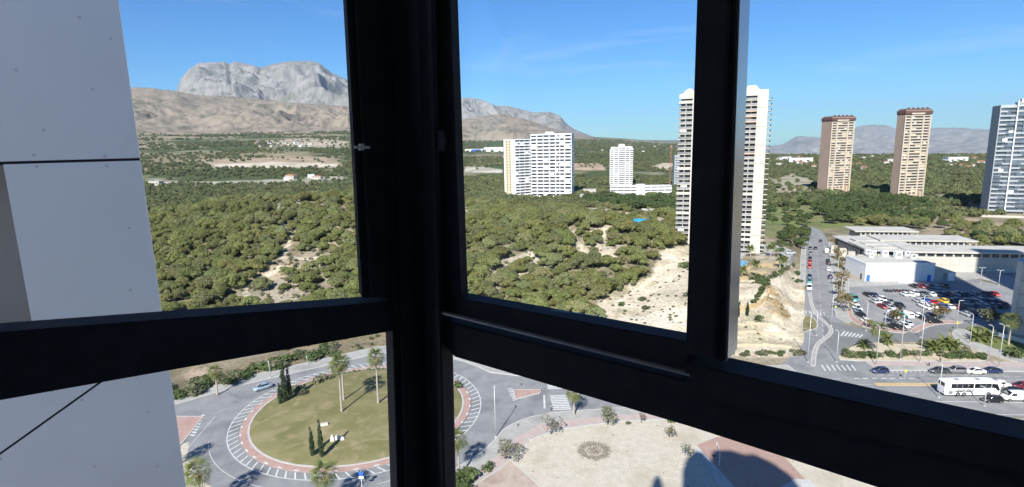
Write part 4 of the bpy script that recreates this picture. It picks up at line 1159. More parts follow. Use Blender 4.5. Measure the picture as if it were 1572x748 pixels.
# ---- blue grey glass tower at the right edge
bt, C = corner_root('apartment_tower', 'blue grey glazed tower with pale vertical fins at the right edge', 'apartment tower', 1516, 327, 118)
W = len_to(C, 118, 1625, 330); Ht = top_z(C, 1540, 158); nf = 25; fh = (Ht - 2) / nf
box_part(bt, 'core', .3, W, 2.0, 24, -2, Ht - 1.5, 'blue_band')
for x0, x1, y, dz in ((0, .235, .5, 2.5), (.25, .52, 0, 0), (.535, .78, 0, 0), (.79, 1, .5, 2)):
    w = (x1 - x0) * W
    bm_ = unit_box('balcony', w, 1.35, fh * .36, 'blue_band'); gm = unit_box('window', w / 3 * .92, .1, fh * .62, 'blue_glass'); gr = unit_box('rail', w * .5, .08, fh * .26, 'blue_glass')
    bw = unit_box('blind', w / 3 * .9, .1, fh * .6, 'white_metal')
    for k in range(nf):
        z = 1.5 + k * fh
        if z > Ht - dz - 2: continue
        b_ = link('balcony', bm_, bt, (x0 * W, y, z))
        if random.random() < .6: link('rail', gr, b_, (random.choice([0.05, w * .48]), -.07, fh * .06))
        for i in range(3):
            wi = link('window', gm, bt, (x0 * W + i * w / 3 + .1, y + 1.0 - (.8 if random.random() < .35 else 0), z + fh * .37))
            if random.random() < .05: link('blind', bw, wi, (.02, -.13, 0))
    box_part(bt, 'parapet', x0 * W, x1 * W, y, 10, Ht - dz - 1.2, Ht - dz + .3, 'blue_band')
for f_ in (.24, .525, .785): box_part(bt, 'fin', f_ * W - .25, f_ * W + .35, -.5, 1.4, 0, Ht + (1.6 if f_ < .3 else .5), 'white_metal')
box_part(bt, 'corner_fin', -.15, .35, .3, 8, 0, Ht - 2.4, 'blue_band'); box_part(bt, 'roof_house', W * .3, W * .6, 2, 10, Ht, Ht + 2.4, 'white')

# ---- sliver of a pale block and the red crane mast behind the cream tower
p = gp(1031, 287)
sv = thing('apartment_block', 'pale blue block just showing beside the cream tower', 'apartment block', p, R(-8))
box_part(sv, 'wall', 3, 24, 0, 14, -2, 40, 'blue_band')
for k in range(12): box_part(sv, 'window', 3.8, 23, -.08, .02, 2 + k * 3.1, 3.4 + k * 3.1, 'blue_glass')
p = gp(1030, 287)
cn = thing('tower_crane', 'thin red lattice crane mast left of the cream tower', 'crane', (p.x - 2, p.y - 3, 0))
mb = MB()
for sx in (-.7, .7):
    for sy in (-.7, .7): mb.tube([(sx, sy, 0), (sx, sy, 52)], .08, 5)
for k in range(26):
    s = 1 if k % 2 else -1
    mb.tube([(-.7 * s, -.7, k * 2), (.7 * s, -.7, k * 2 + 2)], .05, 4); mb.tube([(-.7, -.7 * s, k * 2), (-.7, .7 * s, k * 2 + 2)], .05, 4)
link('mast', mb.mesh('mast', 'crane'), cn); box_part(cn, 'base', -2, 2, -2, 2, -.5, .6, 'concrete'); box_part(cn, 'cab', -1.1, 1.1, -1.4, .9, 50, 52.4, 'crane')

# ---- the market hall: three parallel halls, a spine and a white block
mk_d = 'market'
AZM = 101.5
def hall(pxl, pxr, pye, label, zt=8.4, dep=15, nwin=11, xw0=.0, yover=.7, extra=0):
    C = gp(pxl, pye, zt); C.z = 0
    rt = thing('market_hall', label, 'market hall', C, R(90 - AZM), 'parallel market halls')
    W = len_to(C, AZM, pxr, pye) + extra
    box_part(rt, 'wall', W * xw0, W - 2.5, yover, dep, -.5, zt - 2.3, 'concrete')
    box_part(rt, 'clerestory', W * xw0 + .3, W - 4, yover + .5, dep - .5, zt - 2.3, zt - .45, 'dark_glass')
    n = nwin; x0 = W * xw0; x1 = W - 2.5
    pm = unit_box('mullion', .7, .45, 1.9, 'concrete')
    for i in range(n + 1): link('mullion', pm, rt, (x0 + (x1 - .7 - x0) * i / n, yover + .06, zt - 2.35))
    gm = MB()
    pc = unit_box('panel', (x1 - x0) / (n + 1) - .12, .1, (zt - 2.8) / 2 - .1, 'concrete')
    for i in range(n + 1):
        for k in range(2): link('panel', pc, rt, (x0 + (x1 - x0) * i / (n + 1) + .06, yover - .09, .1 + k * (zt - 2.8) / 2))
    box_part(rt, 'roof_slab', -3, W, 0, dep + 1, zt - .45, zt, 'roof_white'); box_part(rt, 'roof_fascia', -3.05, W + .06, -.1, -.004, zt - .62, zt + .12, 'concrete')
    for i in range(2): box_part(rt, 'column', W - .7, W - .3, .4 + i * (dep - 1), .8 + i * (dep - 1), 0, zt - .45, 'concrete')
    return rt, W, C
h1, W1, C1 = hall(1409, 1640, 386.5, 'longest market hall, in front, half in shade with dark clerestory windows', 9.0, 16, 15)
h2, Wb, C2 = hall(1362, 1502, 368.8, 'middle market hall with clerestory windows under a flat pale roof', 8.8, 16, 14)
h3, Wc, C3 = hall(1322, 1411, 354.8, 'rear market hall next to the dark trees', 8.6, 16, 11)
# spine along the street
S0 = gp(1332, 385, 8.2); S1 = gp(1277, 362, 8.2)
dv = (S1 - S0); azs = math.degrees(math.atan2(dv.x, dv.y)); Ls = dv.length
sp = thing('market_spine', 'sloping flat roofed market wing along the street of autumn trees', 'market wing', (S0.x, S0.y, 0), R(90 - azs))
box_part(sp, 'wall', 1, Ls - 1, -17, -1.2, -.4, 6.4, 'concrete'); box_part(sp, 'roof_slab', 0, Ls, -18, 0, 7.7, 8.2, 'roof_white')
box_part(sp, 'clerestory', 2, Ls - 2, -16, -1.6, 6.4, 7.7, 'dark_glass')
for i in range(9): box_part(sp, 'mullion', 2 + i * (Ls - 5) / 8, 2.7 + i * (Ls - 5) / 8, -16.3, -1.3, 6.4, 7.7, 'concrete')
for k, (a, b) in enumerate(((.08, .22), (.3, .46), (.54, .7))): box_part(sp, 'roof_monitor', Ls * a, Ls * b, -14, -4, 8.2, 9.1, 'roof_white')
for i in range(4): box_part(sp, 'buttress', 3 + i * Ls / 4, 4.6 + i * Ls / 4, -1.2, 2.6, 0, 5.5 - .4 * i, 'concrete')
for i in range(4): box_part(sp, 'doorway', 6 + i * Ls / 4, 9 + i * Ls / 4, -1.25, -1.15, 0, 3.4, 'dark_glass')
# roof bridging from the spine to the front hall, over the white block
br = thing('covered_link', 'flat pale roof deck linking the street wing and front hall', 'market wing', (S0.x, S0.y, 0), R(90 - AZM))
Lb = (C1 - S0).length
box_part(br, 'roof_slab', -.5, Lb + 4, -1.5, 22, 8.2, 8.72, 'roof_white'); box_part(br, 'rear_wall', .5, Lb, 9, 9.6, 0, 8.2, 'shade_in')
for i in range(6): box_part(br, 'column', .5 + i * (Lb - 1) / 5, 1.2 + i * (Lb - 1) / 5, .2, .9, 0, 8.2, 'concrete')
# white block with blue door
A = gp(1327.5, 431.5); B = gp(1433, 431.5); azb = math.degrees(math.atan2(B.x - A.x, B.y - A.y))
wb = thing('market_block', 'bright white windowless block with a blue door facing the car park', 'building', A, R(90 - azb)); Wd = (B - A).length
hb = top_z(A, 1328, 405)
box_part(wb, 'wall', 0, Wd, 0, 17, -.3, hb, 'white'); box_part(wb, 'roof', .3, Wd - .3, .3, 17, hb, hb + .03, 'roof_white'); box_part(wb, 'parapet', -.08, Wd + .08, -.08, .35, hb - .5, hb + .3, 'white')
box_part(wb, 'parapet', -.08, .35, .35, 17.1, hb - .5, hb + .3, 'white')
box_part(wb, 'blue_door', .5, 1.9, -.06, .02, 0, 2.6, 'blue_sign'); box_part(wb, 'ramp_wall', Wd * .42, Wd * .62, -3.4, -3.2, 0, 1.4, 'white'); box_part(wb, 'door', -.06, .02, 2.5, 3.8, 0, 2.4, 'shade_in'); box_part(wb, 'blue_door', Wd - 2.6, Wd - 1.2, -.06, .02, 0, 2.6, 'blue_sign')
for k in range(5): box_part(wb, 'joint', Wd * (k + 1) / 6, Wd * (k + 1) / 6 + .08, -.03, .01, .2, hb - .55, 'concrete')
an = thing('annexe', 'low grey annexe in shade beside the white block', 'building', B + azv(azb) * .1, R(90 - azb))
La = len_to(B, azb, 1466, 431); ha = hb - 1.3
mb = MB(); mb.extrude([(0, .2, 0), (La, .2, 0), (La, .2, ha - 2.4), (0, .2, ha)], (0, 14, 0)); link('wall', mb.mesh('wall', 'concrete'), an)
box_part(an, 'garage_door', La * .42, La * .62, .12, .22, 0, 3.4, 'rail'); box_part(an, 'garage_door', La * .66, La * .95, .12, .22, 0, 3.4, 'white')
for i, (px, py, s) in enumerate([(1329, 391, 2.0), (1335, 396, 1.6), (1339, 392, 1.7), (1355, 394, 2.3), (1375, 397, 2.6), (1390, 393, 1.8), (1399, 398, 1.9)]):
    p = gp(px, py, hb)
    ac = thing('rooftop_unit', ['white rooftop air unit at the left corner of the white block', 'squat white rooftop unit in front of the corner one', 'third white rooftop unit from the left, behind the squat one', 'cube shaped white rooftop unit standing alone',
         'largest white rooftop unit, in the middle right', 'white rooftop unit behind the largest one', 'rightmost white rooftop unit by the annexe'][i], 'air conditioner', (p.x, p.y, hb + .03), R(90 - azb))
    box_part(ac, 'casing', 0, s, 0, s * .8, .15, s * 1.1, 'white_metal'); box_part(ac, 'grille', .15 * s, .85 * s, -.04, .02, .35 * s, .95 * s, 'rail'); box_part(ac, 'base', -.1, s + .1, -.1, s * .8 + .1, 0, .15, 'concrete')
# grey concrete corner tower near the right edge, and the tall neighbour whose shade covers the cars
p = gp(1547, 522)
ct = thing('concrete_tower', 'weathered grey concrete tower at the right edge behind a palm', 'building', p, R(-43))
Hc = top_z(p, 1553, 403)
box_part(ct, 'wall', .0, 12, 0, 10, -.5, Hc, 'grey_concrete'); box_part(ct, 'pier', -.25, .9, -.25, 1.2, -.5, Hc + .5, 'grey_concrete')
for k in range(5): box_part(ct, 'window', 3.6, 6.5, -.06, .02, 3 + k * 4, 4.4 + k * 4, 'dark_glass'); box_part(ct, 'ledge', .9, 12, -.35, .02, 2.0 + k * 4, 2.2 + k * 4, 'concrete')
nb = thing('apartment_tower', 'tall tower outside the frame on the right, its shadow lying over the car park', 'apartment tower', (0, 0, 0))
# shadow strip runs from the lower edge (150..164) to the upper edge (176..190): build the block sunwards of it
def su(p): return p.x * eu.x + p.y * eu.y, p.x * es.x + p.y * es.y
lo = [su(gp(*q)) for q in [(1422, 441), (1435, 452), (1472, 473), (1501, 492)]]
hi = [su(gp(*q)) for q in [(1493, 439), (1549, 465)]]
U0 = sum(q[0] for q in lo) / len(lo); U1 = sum(q[0] for q in hi) / len(hi)
print('shade strip u', lo, hi)
NB_S, NB_H = 148, 106
mb = MB().prism([us(U0, NB_S - 24), us(U1, NB_S - 24), us(U1, NB_S), us(U0, NB_S)], -.5, NB_H)
link('wall', mb.mesh('wall', 'cream'), nb)
link('wall', MB().prism([us(118.6, NB_S - 30), us(136, NB_S - 30), us(136, NB_S - 6), us(118.6, NB_S - 6)], -.5, 131).mesh('wall', 'cream'), nb)
for k in range(31):
    mb2 = MB().prism([us(U0 - .9, NB_S - 20), us(U0 - .01, NB_S - 20), us(U0 - .01, NB_S - 4), us(U0 - .9, NB_S - 4)], 4 + k * 3.3, 5.1 + k * 3.3)
    link('balcony', mb2.mesh('balcony', 'concrete'), nb)

# ---- far houses and sheds
def house_mesh():
    w = MB().box(-5, 5, -4, 4, -2, 5.5).mesh('wall', 'white')
    r = MB(); r.extrude([(-5.6, -4.6, 5.4), (5.6, -4.6, 5.4), (0, -4.6, 7.4)], (0, 9.2, 0)); r = r.mesh('roof', 'terracotta')
    f = MB().box(-5.3, 5.3, -4.3, 4.3, 5.5, 5.9).mesh('roof', 'roof_white')
    wi = MB().box(-.6, .6, -.05, .03, 0, 1.4).mesh('window', 'dark_glass')
    return w, r, f, wi
hw, hr, hfl, hwi = house_mesh()
hws = [hw, MB().box(-5, 5, -4, 4, -2, 5.5).mesh('wall', 'cream'), MB().box(-5, 5, -4, 4, -2, 5.5).mesh('wall', 'concrete')]
hs = random.Random(4)
def house(px, py, k, label, group, sx=1.0):
    p = hit(px, py)
    rt = thing('house', label, 'house', p, hs.uniform(-.5, .5), group)
    rt.scale = (k * sx, k, k)
    link('wall', hs.choice(hws), rt); link('roof', hr if hs.random() < .35 else hfl, rt)
    for i in (-3, 0, 3): link('window', hwi, rt, (i, -4.02, 2.2))
for i in range(26):
    house(hs.uniform(392, 478), hs.uniform(220, 226), hs.uniform(.6, 1.1), 'small pale house in the row under the brown hillside', 'houses under the brown hillside')
for i in range(40):
    house(hs.uniform(1190, 1252) if i < 12 else hs.uniform(1302, 1368) if i < 20 else hs.uniform(1436, 1520), 236 + 24 * hs.random() ** 1.6, hs.uniform(.6, 1.15), 'pale house far off among the woods of the right hand plain', 'houses on the right hand plain')
for i in range(24):
    house(hs.uniform(884, 1030), hs.uniform(218, 236), hs.uniform(.6, 1.3), 'white house far off on the slope above the white tower', 'houses on the slope behind the white tower')
for i, (px, py, k, sx, lb) in enumerate([(447, 275, 1.2, 1.6, 'small white roadside house left of the others'), (440, 277, .9, 1, 'lowest white shed beside the roadside house'), (478, 273, 1, 1.2, 'white house alone behind the dark pines'), (487, 275, .9, 2, 'long low pale house by the window stile'),
      (240, 285, 1.2, 1.6, 'white house next to the white clad wall'), (252, 284, .9, 1, 'small white house right of the one by the clad wall'), (1228, 251, 2.2, 2.2, 'cluster of pale sheds left of the pink brown towers'), (1205, 247, 1.8, 1.4, 'white house left of the pale sheds'), (1370, 251, 1.6, 1.5, 'pale house left of the taller brown tower'), (1466, 250, 2, 2, 'long pale house in the woods right of the brown towers'),
      (905, 299, 1.1, 1.3, 'white house in the trees left of the podium'), (897, 306, .9, 1, 'small shed in the trees by the bare track')]):
    house(px, py, k, lb, None, sx)
p = hit(714, 233)
fc = thing('factory', 'long white industrial sheds with a blue front under the mountain', 'factory', p, R(4))
box_part(fc, 'wall', 0, 70, 0, 40, -4, 9, 'white'); box_part(fc, 'wall', 74, 150, 10, 50, -4, 14, 'white'); box_part(fc, 'blue_front', 28, 62, -1.5, -.02, 0, 7.5, 'blue_sign'); box_part(fc, 'wall', 150.1, 180, 20, 60, -4, 9, 'white')
box_part(fc, 'roof', -1, 71, -1, 41, 9, 9.6, 'roof_white'); box_part(fc, 'roof', 73, 151, 9, 51, 14, 14.6, 'roof_white')
for i in range(9): box_part(fc, 'window', 78 + i * 8, 83 + i * 8, 9.8, 10.02, 5, 8, 'blue_glass')
p = hit(1012, 268)
# small things by the playground under the cream tower
for lb, q, s, c_ in (('turquoise canopy beside the bare track under the dark trees', (984, 349), (8, 4, 3.0), 'pool'), ('pale green sports shed at the edge of the dark trees', (997, 330), (12, 4, 3.2), 'roof_white')):
    p = hit(*q); cnp = thing('canopy', lb, 'canopy', p, R(-20))
    for sx in (-1, 1):
        for sy in (-1, 1): box_part(cnp, 'post', sx * s[0] * .45 - .1, sx * s[0] * .45 + .1, sy * s[1] * .45 - .1, sy * s[1] * .45 + .1, -1, s[2], 'pole')
    mb = MB(); mb.extrude([(-s[0] / 2, -s[1] / 2, s[2]), (s[0] / 2, -s[1] / 2, s[2]), (s[0] / 2, s[1] / 2, s[2] + 1), (-s[0] / 2, s[1] / 2, s[2] + 1)], (0, 0, .25)); link('canopy_roof', mb.mesh('canopy_roof', c_), cnp)
# big hedge between the brown towers, garden walls
p0, p1 = gp(1283, 292), gp(1362, 299)
dv = p1 - p0
hd_ = thing('wall', 'long dark green screen wall between the two pink brown towers', 'wall', p0, math.atan2(dv.y, dv.x))
box_part(hd_, 'screen', 0, dv.length, 0, 1.2, -1, 5.0, 'darkleaf'); box_part(hd_, 'base', -.2, dv.length + .2, -.3, 1.5, -1, .9, 'concrete')
p0, p1 = gp(1174, 304), gp(1250, 300); dv = p1 - p0
gw = thing('wall', 'low pale garden wall left of the farther brown tower', 'wall', p0, math.atan2(dv.y, dv.x)); box_part(gw, 'stone_wall', 0, dv.length, 0, .6, -1, 2.6, 'concrete'); box_part(gw, 'coping', -.1, dv.length + .1, -.1, .7, 2.6, 2.8, 'concrete')
p0, p1 = gp(1505, 333), gp(1600, 336); dv = p1 - p0
gw = thing('wall', 'low white garden wall at the foot of the blue grey tower', 'wall', p0, math.atan2(dv.y, dv.x)); box_part(gw, 'stone_wall', 0, dv.length, 0, .5, -1, 1.4, 'concrete'); box_part(gw, 'coping', -.1, dv.length + .1, -.1, .6, 1.4, 1.55, 'concrete')

# ============================================================ VEGETATION
rs = np.random.default_rng(11)
def leaf_quads(P, N, size, jit=.7):
    """one small quad per point, facing roughly along N"""
    n = len(P)
    d = N + rs.normal(0, jit, (n, 3)); d /= np.linalg.norm(d, axis=1)[:, None]
    a = np.cross(d, rs.normal(0, 1, (n, 3))); a /= np.linalg.norm(a, axis=1)[:, None]
    b = np.cross(d, a)
    s = (size * rs.uniform(.6, 1.35, n))[:, None]
    q = np.stack([P - a * s - b * s * .6, P + a * s - b * s * .7, P + a * s * .8 + b * s * .6, P - a * s * .7 + b * s * .7], 1)
    return q.reshape(-1, 3), np.arange(4 * n).reshape(-1, 4)

def crown_mesh(name, clumps, per, size, m_, jit=.7, flat=.8):
    """clumps: (x, y, z, r)"""
    Vs = []; Fs = []; o = 0
    for x, y, z, r in clumps:
        k = max(8, int(per * r * r))
        d = rs.normal(0, 1, (k, 3)); d /= np.linalg.norm(d, axis=1)[:, None]
        d[:, 2] = np.abs(d[:, 2]) * np.where(rs.random(k) < .78, 1, -1)
        rr = r * rs.uniform(.55, 1.08, k) ** .6
        P = np.c_[x + d[:, 0] * rr, y + d[:, 1] * rr, z + d[:, 2] * rr * flat]
        v, f = leaf_quads(P, d + np.array([0, 0, .75]), size, jit)
        Vs.append(v); Fs.append(f + o); o += len(v)
    return np_mesh(name, np.concatenate(Vs), np.concatenate(Fs), m_)

def pine_clumps(h, w, n):
    out = [(0, 0, h * .80, w * .36)]
    for i in range(n):
        t = 2 * math.pi * i / n + rs.uniform(-.4, .4); k = rs.uniform(.35, 1.0)
        rad = w * .62 * k; z = h * (.42 + .42 * (1 - k * k) + rs.uniform(-.06, .10))
        out.append((rad * math.cos(t), rad * math.sin(t), z, w * rs.uniform(.20, .34)))
    return out

def trunk_mesh(h, r, limbs, name='trunk', m_='bark', lean=.3):
    mb = MB()
    mb.tube([(0, 0, -.6), (lean * .3, .1, h * .35), (lean, 0, h * .8)], [r, r * .75, r * .35], 7)
    for i in range(limbs):
        t = 2.4 * i + .5; z0 = h * (.32 + .09 * i)
        mb.tube([(lean * .5, 0, z0), (math.cos(t) * h * .14, math.sin(t) * h * .14, z0 + h * .12), (math.cos(t) * h * .26, math.sin(t) * h * .26, z0 + h * .2)], [r * .4, r * .28, r * .12], 5)
    return smooth(mb.mesh(name, m_))

PINES = [(crown_mesh('crown', pine_clumps(7.0, 6.0 + .5 * i % 2, 9 + i), 85, .24, 'pine_pale' if i % 3 == 1 else 'pine', .6), trunk_mesh(6.5, .22, 4, lean=.3 * (i - 2))) for i in range(6)]
DARKS = [(crown_mesh('crown', pine_clumps(8.0, 6.6, 11), 40, .36, 'darkleaf', flat=.95), trunk_mesh(7, .25, 4)) for i in range(3)]
def tree(name, pair, p, s, label, cat='tree', group=None, rz=None, sz=1.0):
    rt = thing(name, label, cat, p, random.uniform(0, 6.28) if rz is None else rz, group)
    rt.scale = (s, s, s * sz)
    link('trunk', pair[1], rt); link('crown', pair[0], rt)
    return rt

# where pines grow: the hill; sparse on the clearings and paths
CLEAR = [([(430, 398), (497, 388), (505, 425), (480, 440), (400, 436), (380, 420)], .22), ([(345, 447), (400, 432), (500, 428), (525, 450), (420, 470), (335, 472)], .12),
         ([(400, 312), (455, 300), (472, 318), (420, 326)], .25), ([(765, 398), (830, 382), (850, 408), (800, 432), (755, 430)], .3),
         ([(905, 475), (950, 445), (985, 425), (1000, 400), (1063, 378), (1140, 430), (1225, 415), (1255, 500), (1225, 548), (1110, 548), (1063, 520), (955, 500)], .0),
         ([(1000, 388), (1063, 372), (1066, 420), (1005, 425)], .05), ([(885, 318), (925, 320), (990, 330), (1034, 338), (1034, 362), (960, 345), (890, 328)], .05),
         ([(905, 350), (932, 350), (945, 385), (920, 400), (900, 390)], .7), ([(518, 395), (548, 380), (550, 402), (520, 410)], .3), ([(655, 460), (760, 440), (800, 455), (800, 475), (690, 480)], .3),
         ([(850, 430), (930, 400), (985, 425), (940, 460), (880, 478), (850, 470)], 1.0),
         ([(225, 270), (535, 262), (535, 276), (440, 283), (225, 288)], .05), ([(700, 296), (722, 296), (722, 334), (708, 336)], .1)]
def dens(px, py):
    w = np.ones_like(px)
    for poly, k in CLEAR: w = np.where(in_poly(px, py, poly), w * k, w)
    for path in PATHS:
        for (x1, y1), (x2, y2) in zip(path[:-1], path[1:]):
            dx, dy = x2 - x1, y2 - y1
            t = np.clip(((px - x1) * dx + (py - y1) * dy) / (dx * dx + dy * dy), 0, 1)
            w = np.where(np.hypot(px - x1 - t * dx, py - y1 - t * dy) < 7.5, 0, w)
    return w

def scatter(n, x0, x1, y0, y1, mind, rule, seed):
    g = np.random.default_rng(seed); out = []; cell = {}
    X = g.uniform(x0, x1, n); Y = g.uniform(y0, y1, n); Zs = hf(X, Y)
    PX, PY = proj(X, Y, Zs); w = rule(X, Y, PX, PY); ok = g.random(n) < w
    for x, y, z in zip(X[ok], Y[ok], Zs[ok]):
        c = (int(x // mind), int(y // mind)); bad = False
        for i in (-1, 0, 1):
            for j in (-1, 0, 1):
                for q in cell.get((c[0] + i, c[1] + j), ()):
                    if (q[0] - x) ** 2 + (q[1] - y) ** 2 < mind * mind: bad = True
        if not bad: cell.setdefault(c, []).append((x, y)); out.append((x, y, z))
    return np.array(out)
def hill_rule(X, Y, PX, PY):
    nz = fbm(X / 26, Y / 26, 3, 71)
    w = dens(PX, PY) * np.clip(.25 + 1.5 * ss(.36, .55, nz), 0, 1)
    w = np.where((PX > 200) & (PX < 1066), w, 0)
    w = np.where(road_e(X, Y) < 14, 0, w); w = np.where((Y < 182) | ((X > 40) & (Y < 200)), 0, w)
    return w
pts = scatter(22000, -330, 120, 180, 470, 2.9, hill_rule, 5)
# hide nothing behind the frame only: keep those whose tops can be seen
PX, PY = proj(pts[:, 0], pts[:, 1], pts[:, 2] + 4)
vis = ((PX < 560) & (PX > 225) & (PY < 475)) | ((PX > 700) & (PX < 1072) & (PY < 515))
pts = pts[vis]; PX = PX[vis]; PY = PY[vis]
order = np.argsort(np.hypot(pts[:, 0], pts[:, 1]))
pts = pts[order]; PX = PX[order]; PY = PY[order]
print('hill pines', len(pts))
g = np.random.default_rng(3)
def zone_label(px, py):
    if px < 560:
        if py > 425: return 'bushy pine at the foot of the hill, low in the left window', 'pines at the foot of the left hill'
        if px < 400: return ('olive green pine in the dense wood beside the white clad wall', 'pines in the dense wood by the clad wall') if py > 340 else ('pine on the crest of the hill beside the white clad wall', 'pines on the crest by the clad wall')
        return ('pine by the pale footpath on the left hill', 'pines by the footpath') if py > 340 else ('pine on the hill crest above the pale footpath', 'pines on the crest above the footpath')
    if px < 860:
        return ('pine low on the slope in the middle window, near the frame', 'pines low in the middle window') if py > 400 else ('pine on the upper slope below the white slabs', 'pines below the white slabs')
    return ('pine on the ridge beside the cream tower and sandy slope', 'pines between the slope and the cream tower') if py < 400 else ('pine standing just above the pale sandy slope', 'pines above the sandy slope')
NIND = 290
for i, (x, y, z) in enumerate(pts[:NIND]):
    lb, gr = zone_label(PX[i], PY[i])
    big = .40 + .62 * g.random() ** 1.6
    tree('pine_tree', PINES[int(g.integers(6))], (x, y, z - .5), big * .95, lb, 'pine tree', gr, g.uniform(0, 6.28), g.uniform(.75, 1.05))

def gn_scatter(name, P, S, label, cat, srcs, seed=0):
    """stuff: one object whose points carry copies of a crown"""
    me = bpy.data.meshes.new(name); me.vertices.add(len(P)); me.vertices.foreach_set('co', np.asarray(P, np.float32).ravel())
    a = me.attributes.new('size', 'FLOAT', 'POINT'); a.data.foreach_set('value', np.asarray(S, np.float32))
    o = link(name, me); o['kind'] = 'stuff'; o['label'] = label; o['category'] = cat
    ng = bpy.data.node_groups.new(name, 'GeometryNodeTree')
    ng.interface.new_socket('Geometry', in_out='INPUT', socket_type='NodeSocketGeometry'); ng.interface.new_socket('Geometry', in_out='OUTPUT', socket_type='NodeSocketGeometry')
    N = ng.nodes.new; L = ng.links.new
    gi = N('NodeGroupInput'); go = N('NodeGroupOutput'); ip = N('GeometryNodeInstanceOnPoints'); gg = N('GeometryNodeGeometryToInstance')
    for s_ in srcs:
        oi = N('GeometryNodeObjectInfo'); oi.inputs['Object'].default_value = s_; oi.inputs['As Instance'].default_value = True; L(oi.outputs['Geometry'], gg.inputs[0])
    ri = N('FunctionNodeRandomValue'); ri.data_type = 'INT'; ri.inputs[4].default_value = 0; ri.inputs[5].default_value = len(srcs) - 1; ri.inputs['Seed'].default_value = seed
    rr = N('FunctionNodeRandomValue'); rr.data_type = 'FLOAT_VECTOR'; rr.inputs[0].default_value = (-.08, -.08, 0); rr.inputs[1].default_value = (.08, .08, 6.28); rr.inputs['Seed'].default_value = seed + 1
    at = N('GeometryNodeInputNamedAttribute'); at.data_type = 'FLOAT'; at.inputs['Name'].default_value = 'size'
    L(gi.outputs[0], ip.inputs['Points']); L(gg.outputs[0], ip.inputs['Instance']); ip.inputs['Pick Instance'].default_value = True
    L(ri.outputs[2], ip.inputs['Instance Index']); L(rr.outputs[0], ip.inputs['Rotation'])
    cx = N('ShaderNodeCombineXYZ')
    for k in range(3): L(at.outputs[0], cx.inputs[k])
    L(cx.outputs[0], ip.inputs['Scale']); L(ip.outputs[0], go.inputs[0])
    md = o.modifiers.new('scatter', 'NODES'); md.node_group = ng
    return o
def src_of(me, name): return None
# sources for the stuff: crowns of real trees already standing in the scene
pine_src = []
for me in [p[0] for p in PINES]:
    pine_src.append(next(o for o in bpy.data.objects if o.data == me))
rest = pts[NIND:]
gn_scatter('pine_wood', np.c_[rest[:, :2], rest[:, 2] - .6], (.40 + .6 * g.random(len(rest)) ** 1.6) * .95, 'dense pine wood over the back and crest of the hill', 'pine wood', pine_src)

# far wood: from the highway to the foot of the mountains
def low_crown(m_, n, size):
    return crown_mesh('crown', [(0, 0, 3.2, 2.6), (1.8, .6, 2.4, 1.9), (-1.5, 1.1, 2.6, 2.0), (.2, -1.8, 2.3, 1.9)], n, size, m_, flat=.8)
tp = gp(1190, 330)
wood_src = []
for k, (px, py) in enumerate([(1186, 322), (1204, 318), (1212, 338)]):
    rt = tree('park_tree', (low_crown('wood', 26, .55), trunk_mesh(4, .2, 3)), gp(px, py), 1.3, ['round dark tree on the park lawn nearest the cream tower', 'second round dark tree from the cream tower, on the park lawn', 'low round tree on the near edge of the park lawn'][k], 'tree')
    wood_src.append(KIDS(rt)[1])
def far_rule(X, Y, PX, PY):
    d = np.hypot(X, Y)
    n = fbm(X / 160, Y / 120, 4, 77); n2 = fbm(X / 500, Y / 300, 3, 78)
    w = ss(.40, .50, n * .6 + n2 * .4)
    right = PX > 1080
    w = np.where(right, np.maximum(w, .75), w)
    for poly, c, k in ZONES[:11] + ZONES[11:12]: w = np.where(in_poly(PX, PY, poly), w * (.12 if not right.any() else .12), w)
    w = np.where(in_poly(PX, PY, ZONES[10][0]), w * .15, w)
    w = np.where((PX < 560) & (PY > 258) & ((PY < 271) | (PY > 283)), 1.0, w)
    w = np.where((PX > 190) & (PX < 1590), w, 0)
    w = np.where((PX > 560) & (PX < 700), 0, w)
    return w
def far_pts(n, d0, d1, mind, seed, azr=(-42, 44)):
    gg = np.random.default_rng(seed)
    d = d0 * (d1 / d0) ** gg.random(n); az = np.radians(gg.uniform(azr[0], azr[1], n))
    X = d * np.sin(az); Y = d * np.cos(az); Zs = hf(X, Y); PX, PY = proj(X, Y, Zs)
    w = far_rule(X, Y, PX, PY)
    # keep building plots, the market, roads and the hill pines' ground free
    ok = gg.random(n) < w
    ok &= ~((road_e(X, Y) > -70) & (Y < 470) & (X > -60)) 
    ok &= ~((X > 60) & (Y < 400)) & ~((X > -340) & (X < 130) & (Y < 470))
    for (bx, by, r) in KEEP: ok &= np.hypot(X - bx, Y - by) > r
    return np.c_[X, Y, Zs][ok], d[ok]
KEEP = []
for o in list(bpy.data.objects):
    if o.parent is None and o.get('category') in ('apartment tower', 'apartment block', 'building', 'factory', 'canopy') and o.location.y > 300:
        KEEP.append((o.location.x + 14, o.location.y + 8, 32))
P1, d1_ = far_pts(42000, 480, 5200, 4, 21)
S1 = g.uniform(.55, 1.15, len(P1)) * (1 + np.clip((d1_ - 1200) / 3000, 0, 1.2))
print('far trees', len(P1))
gn_scatter('far_wood', P1, S1, 'dark green woods spread over the plain towards the mountains', 'woodland', wood_src, 3)

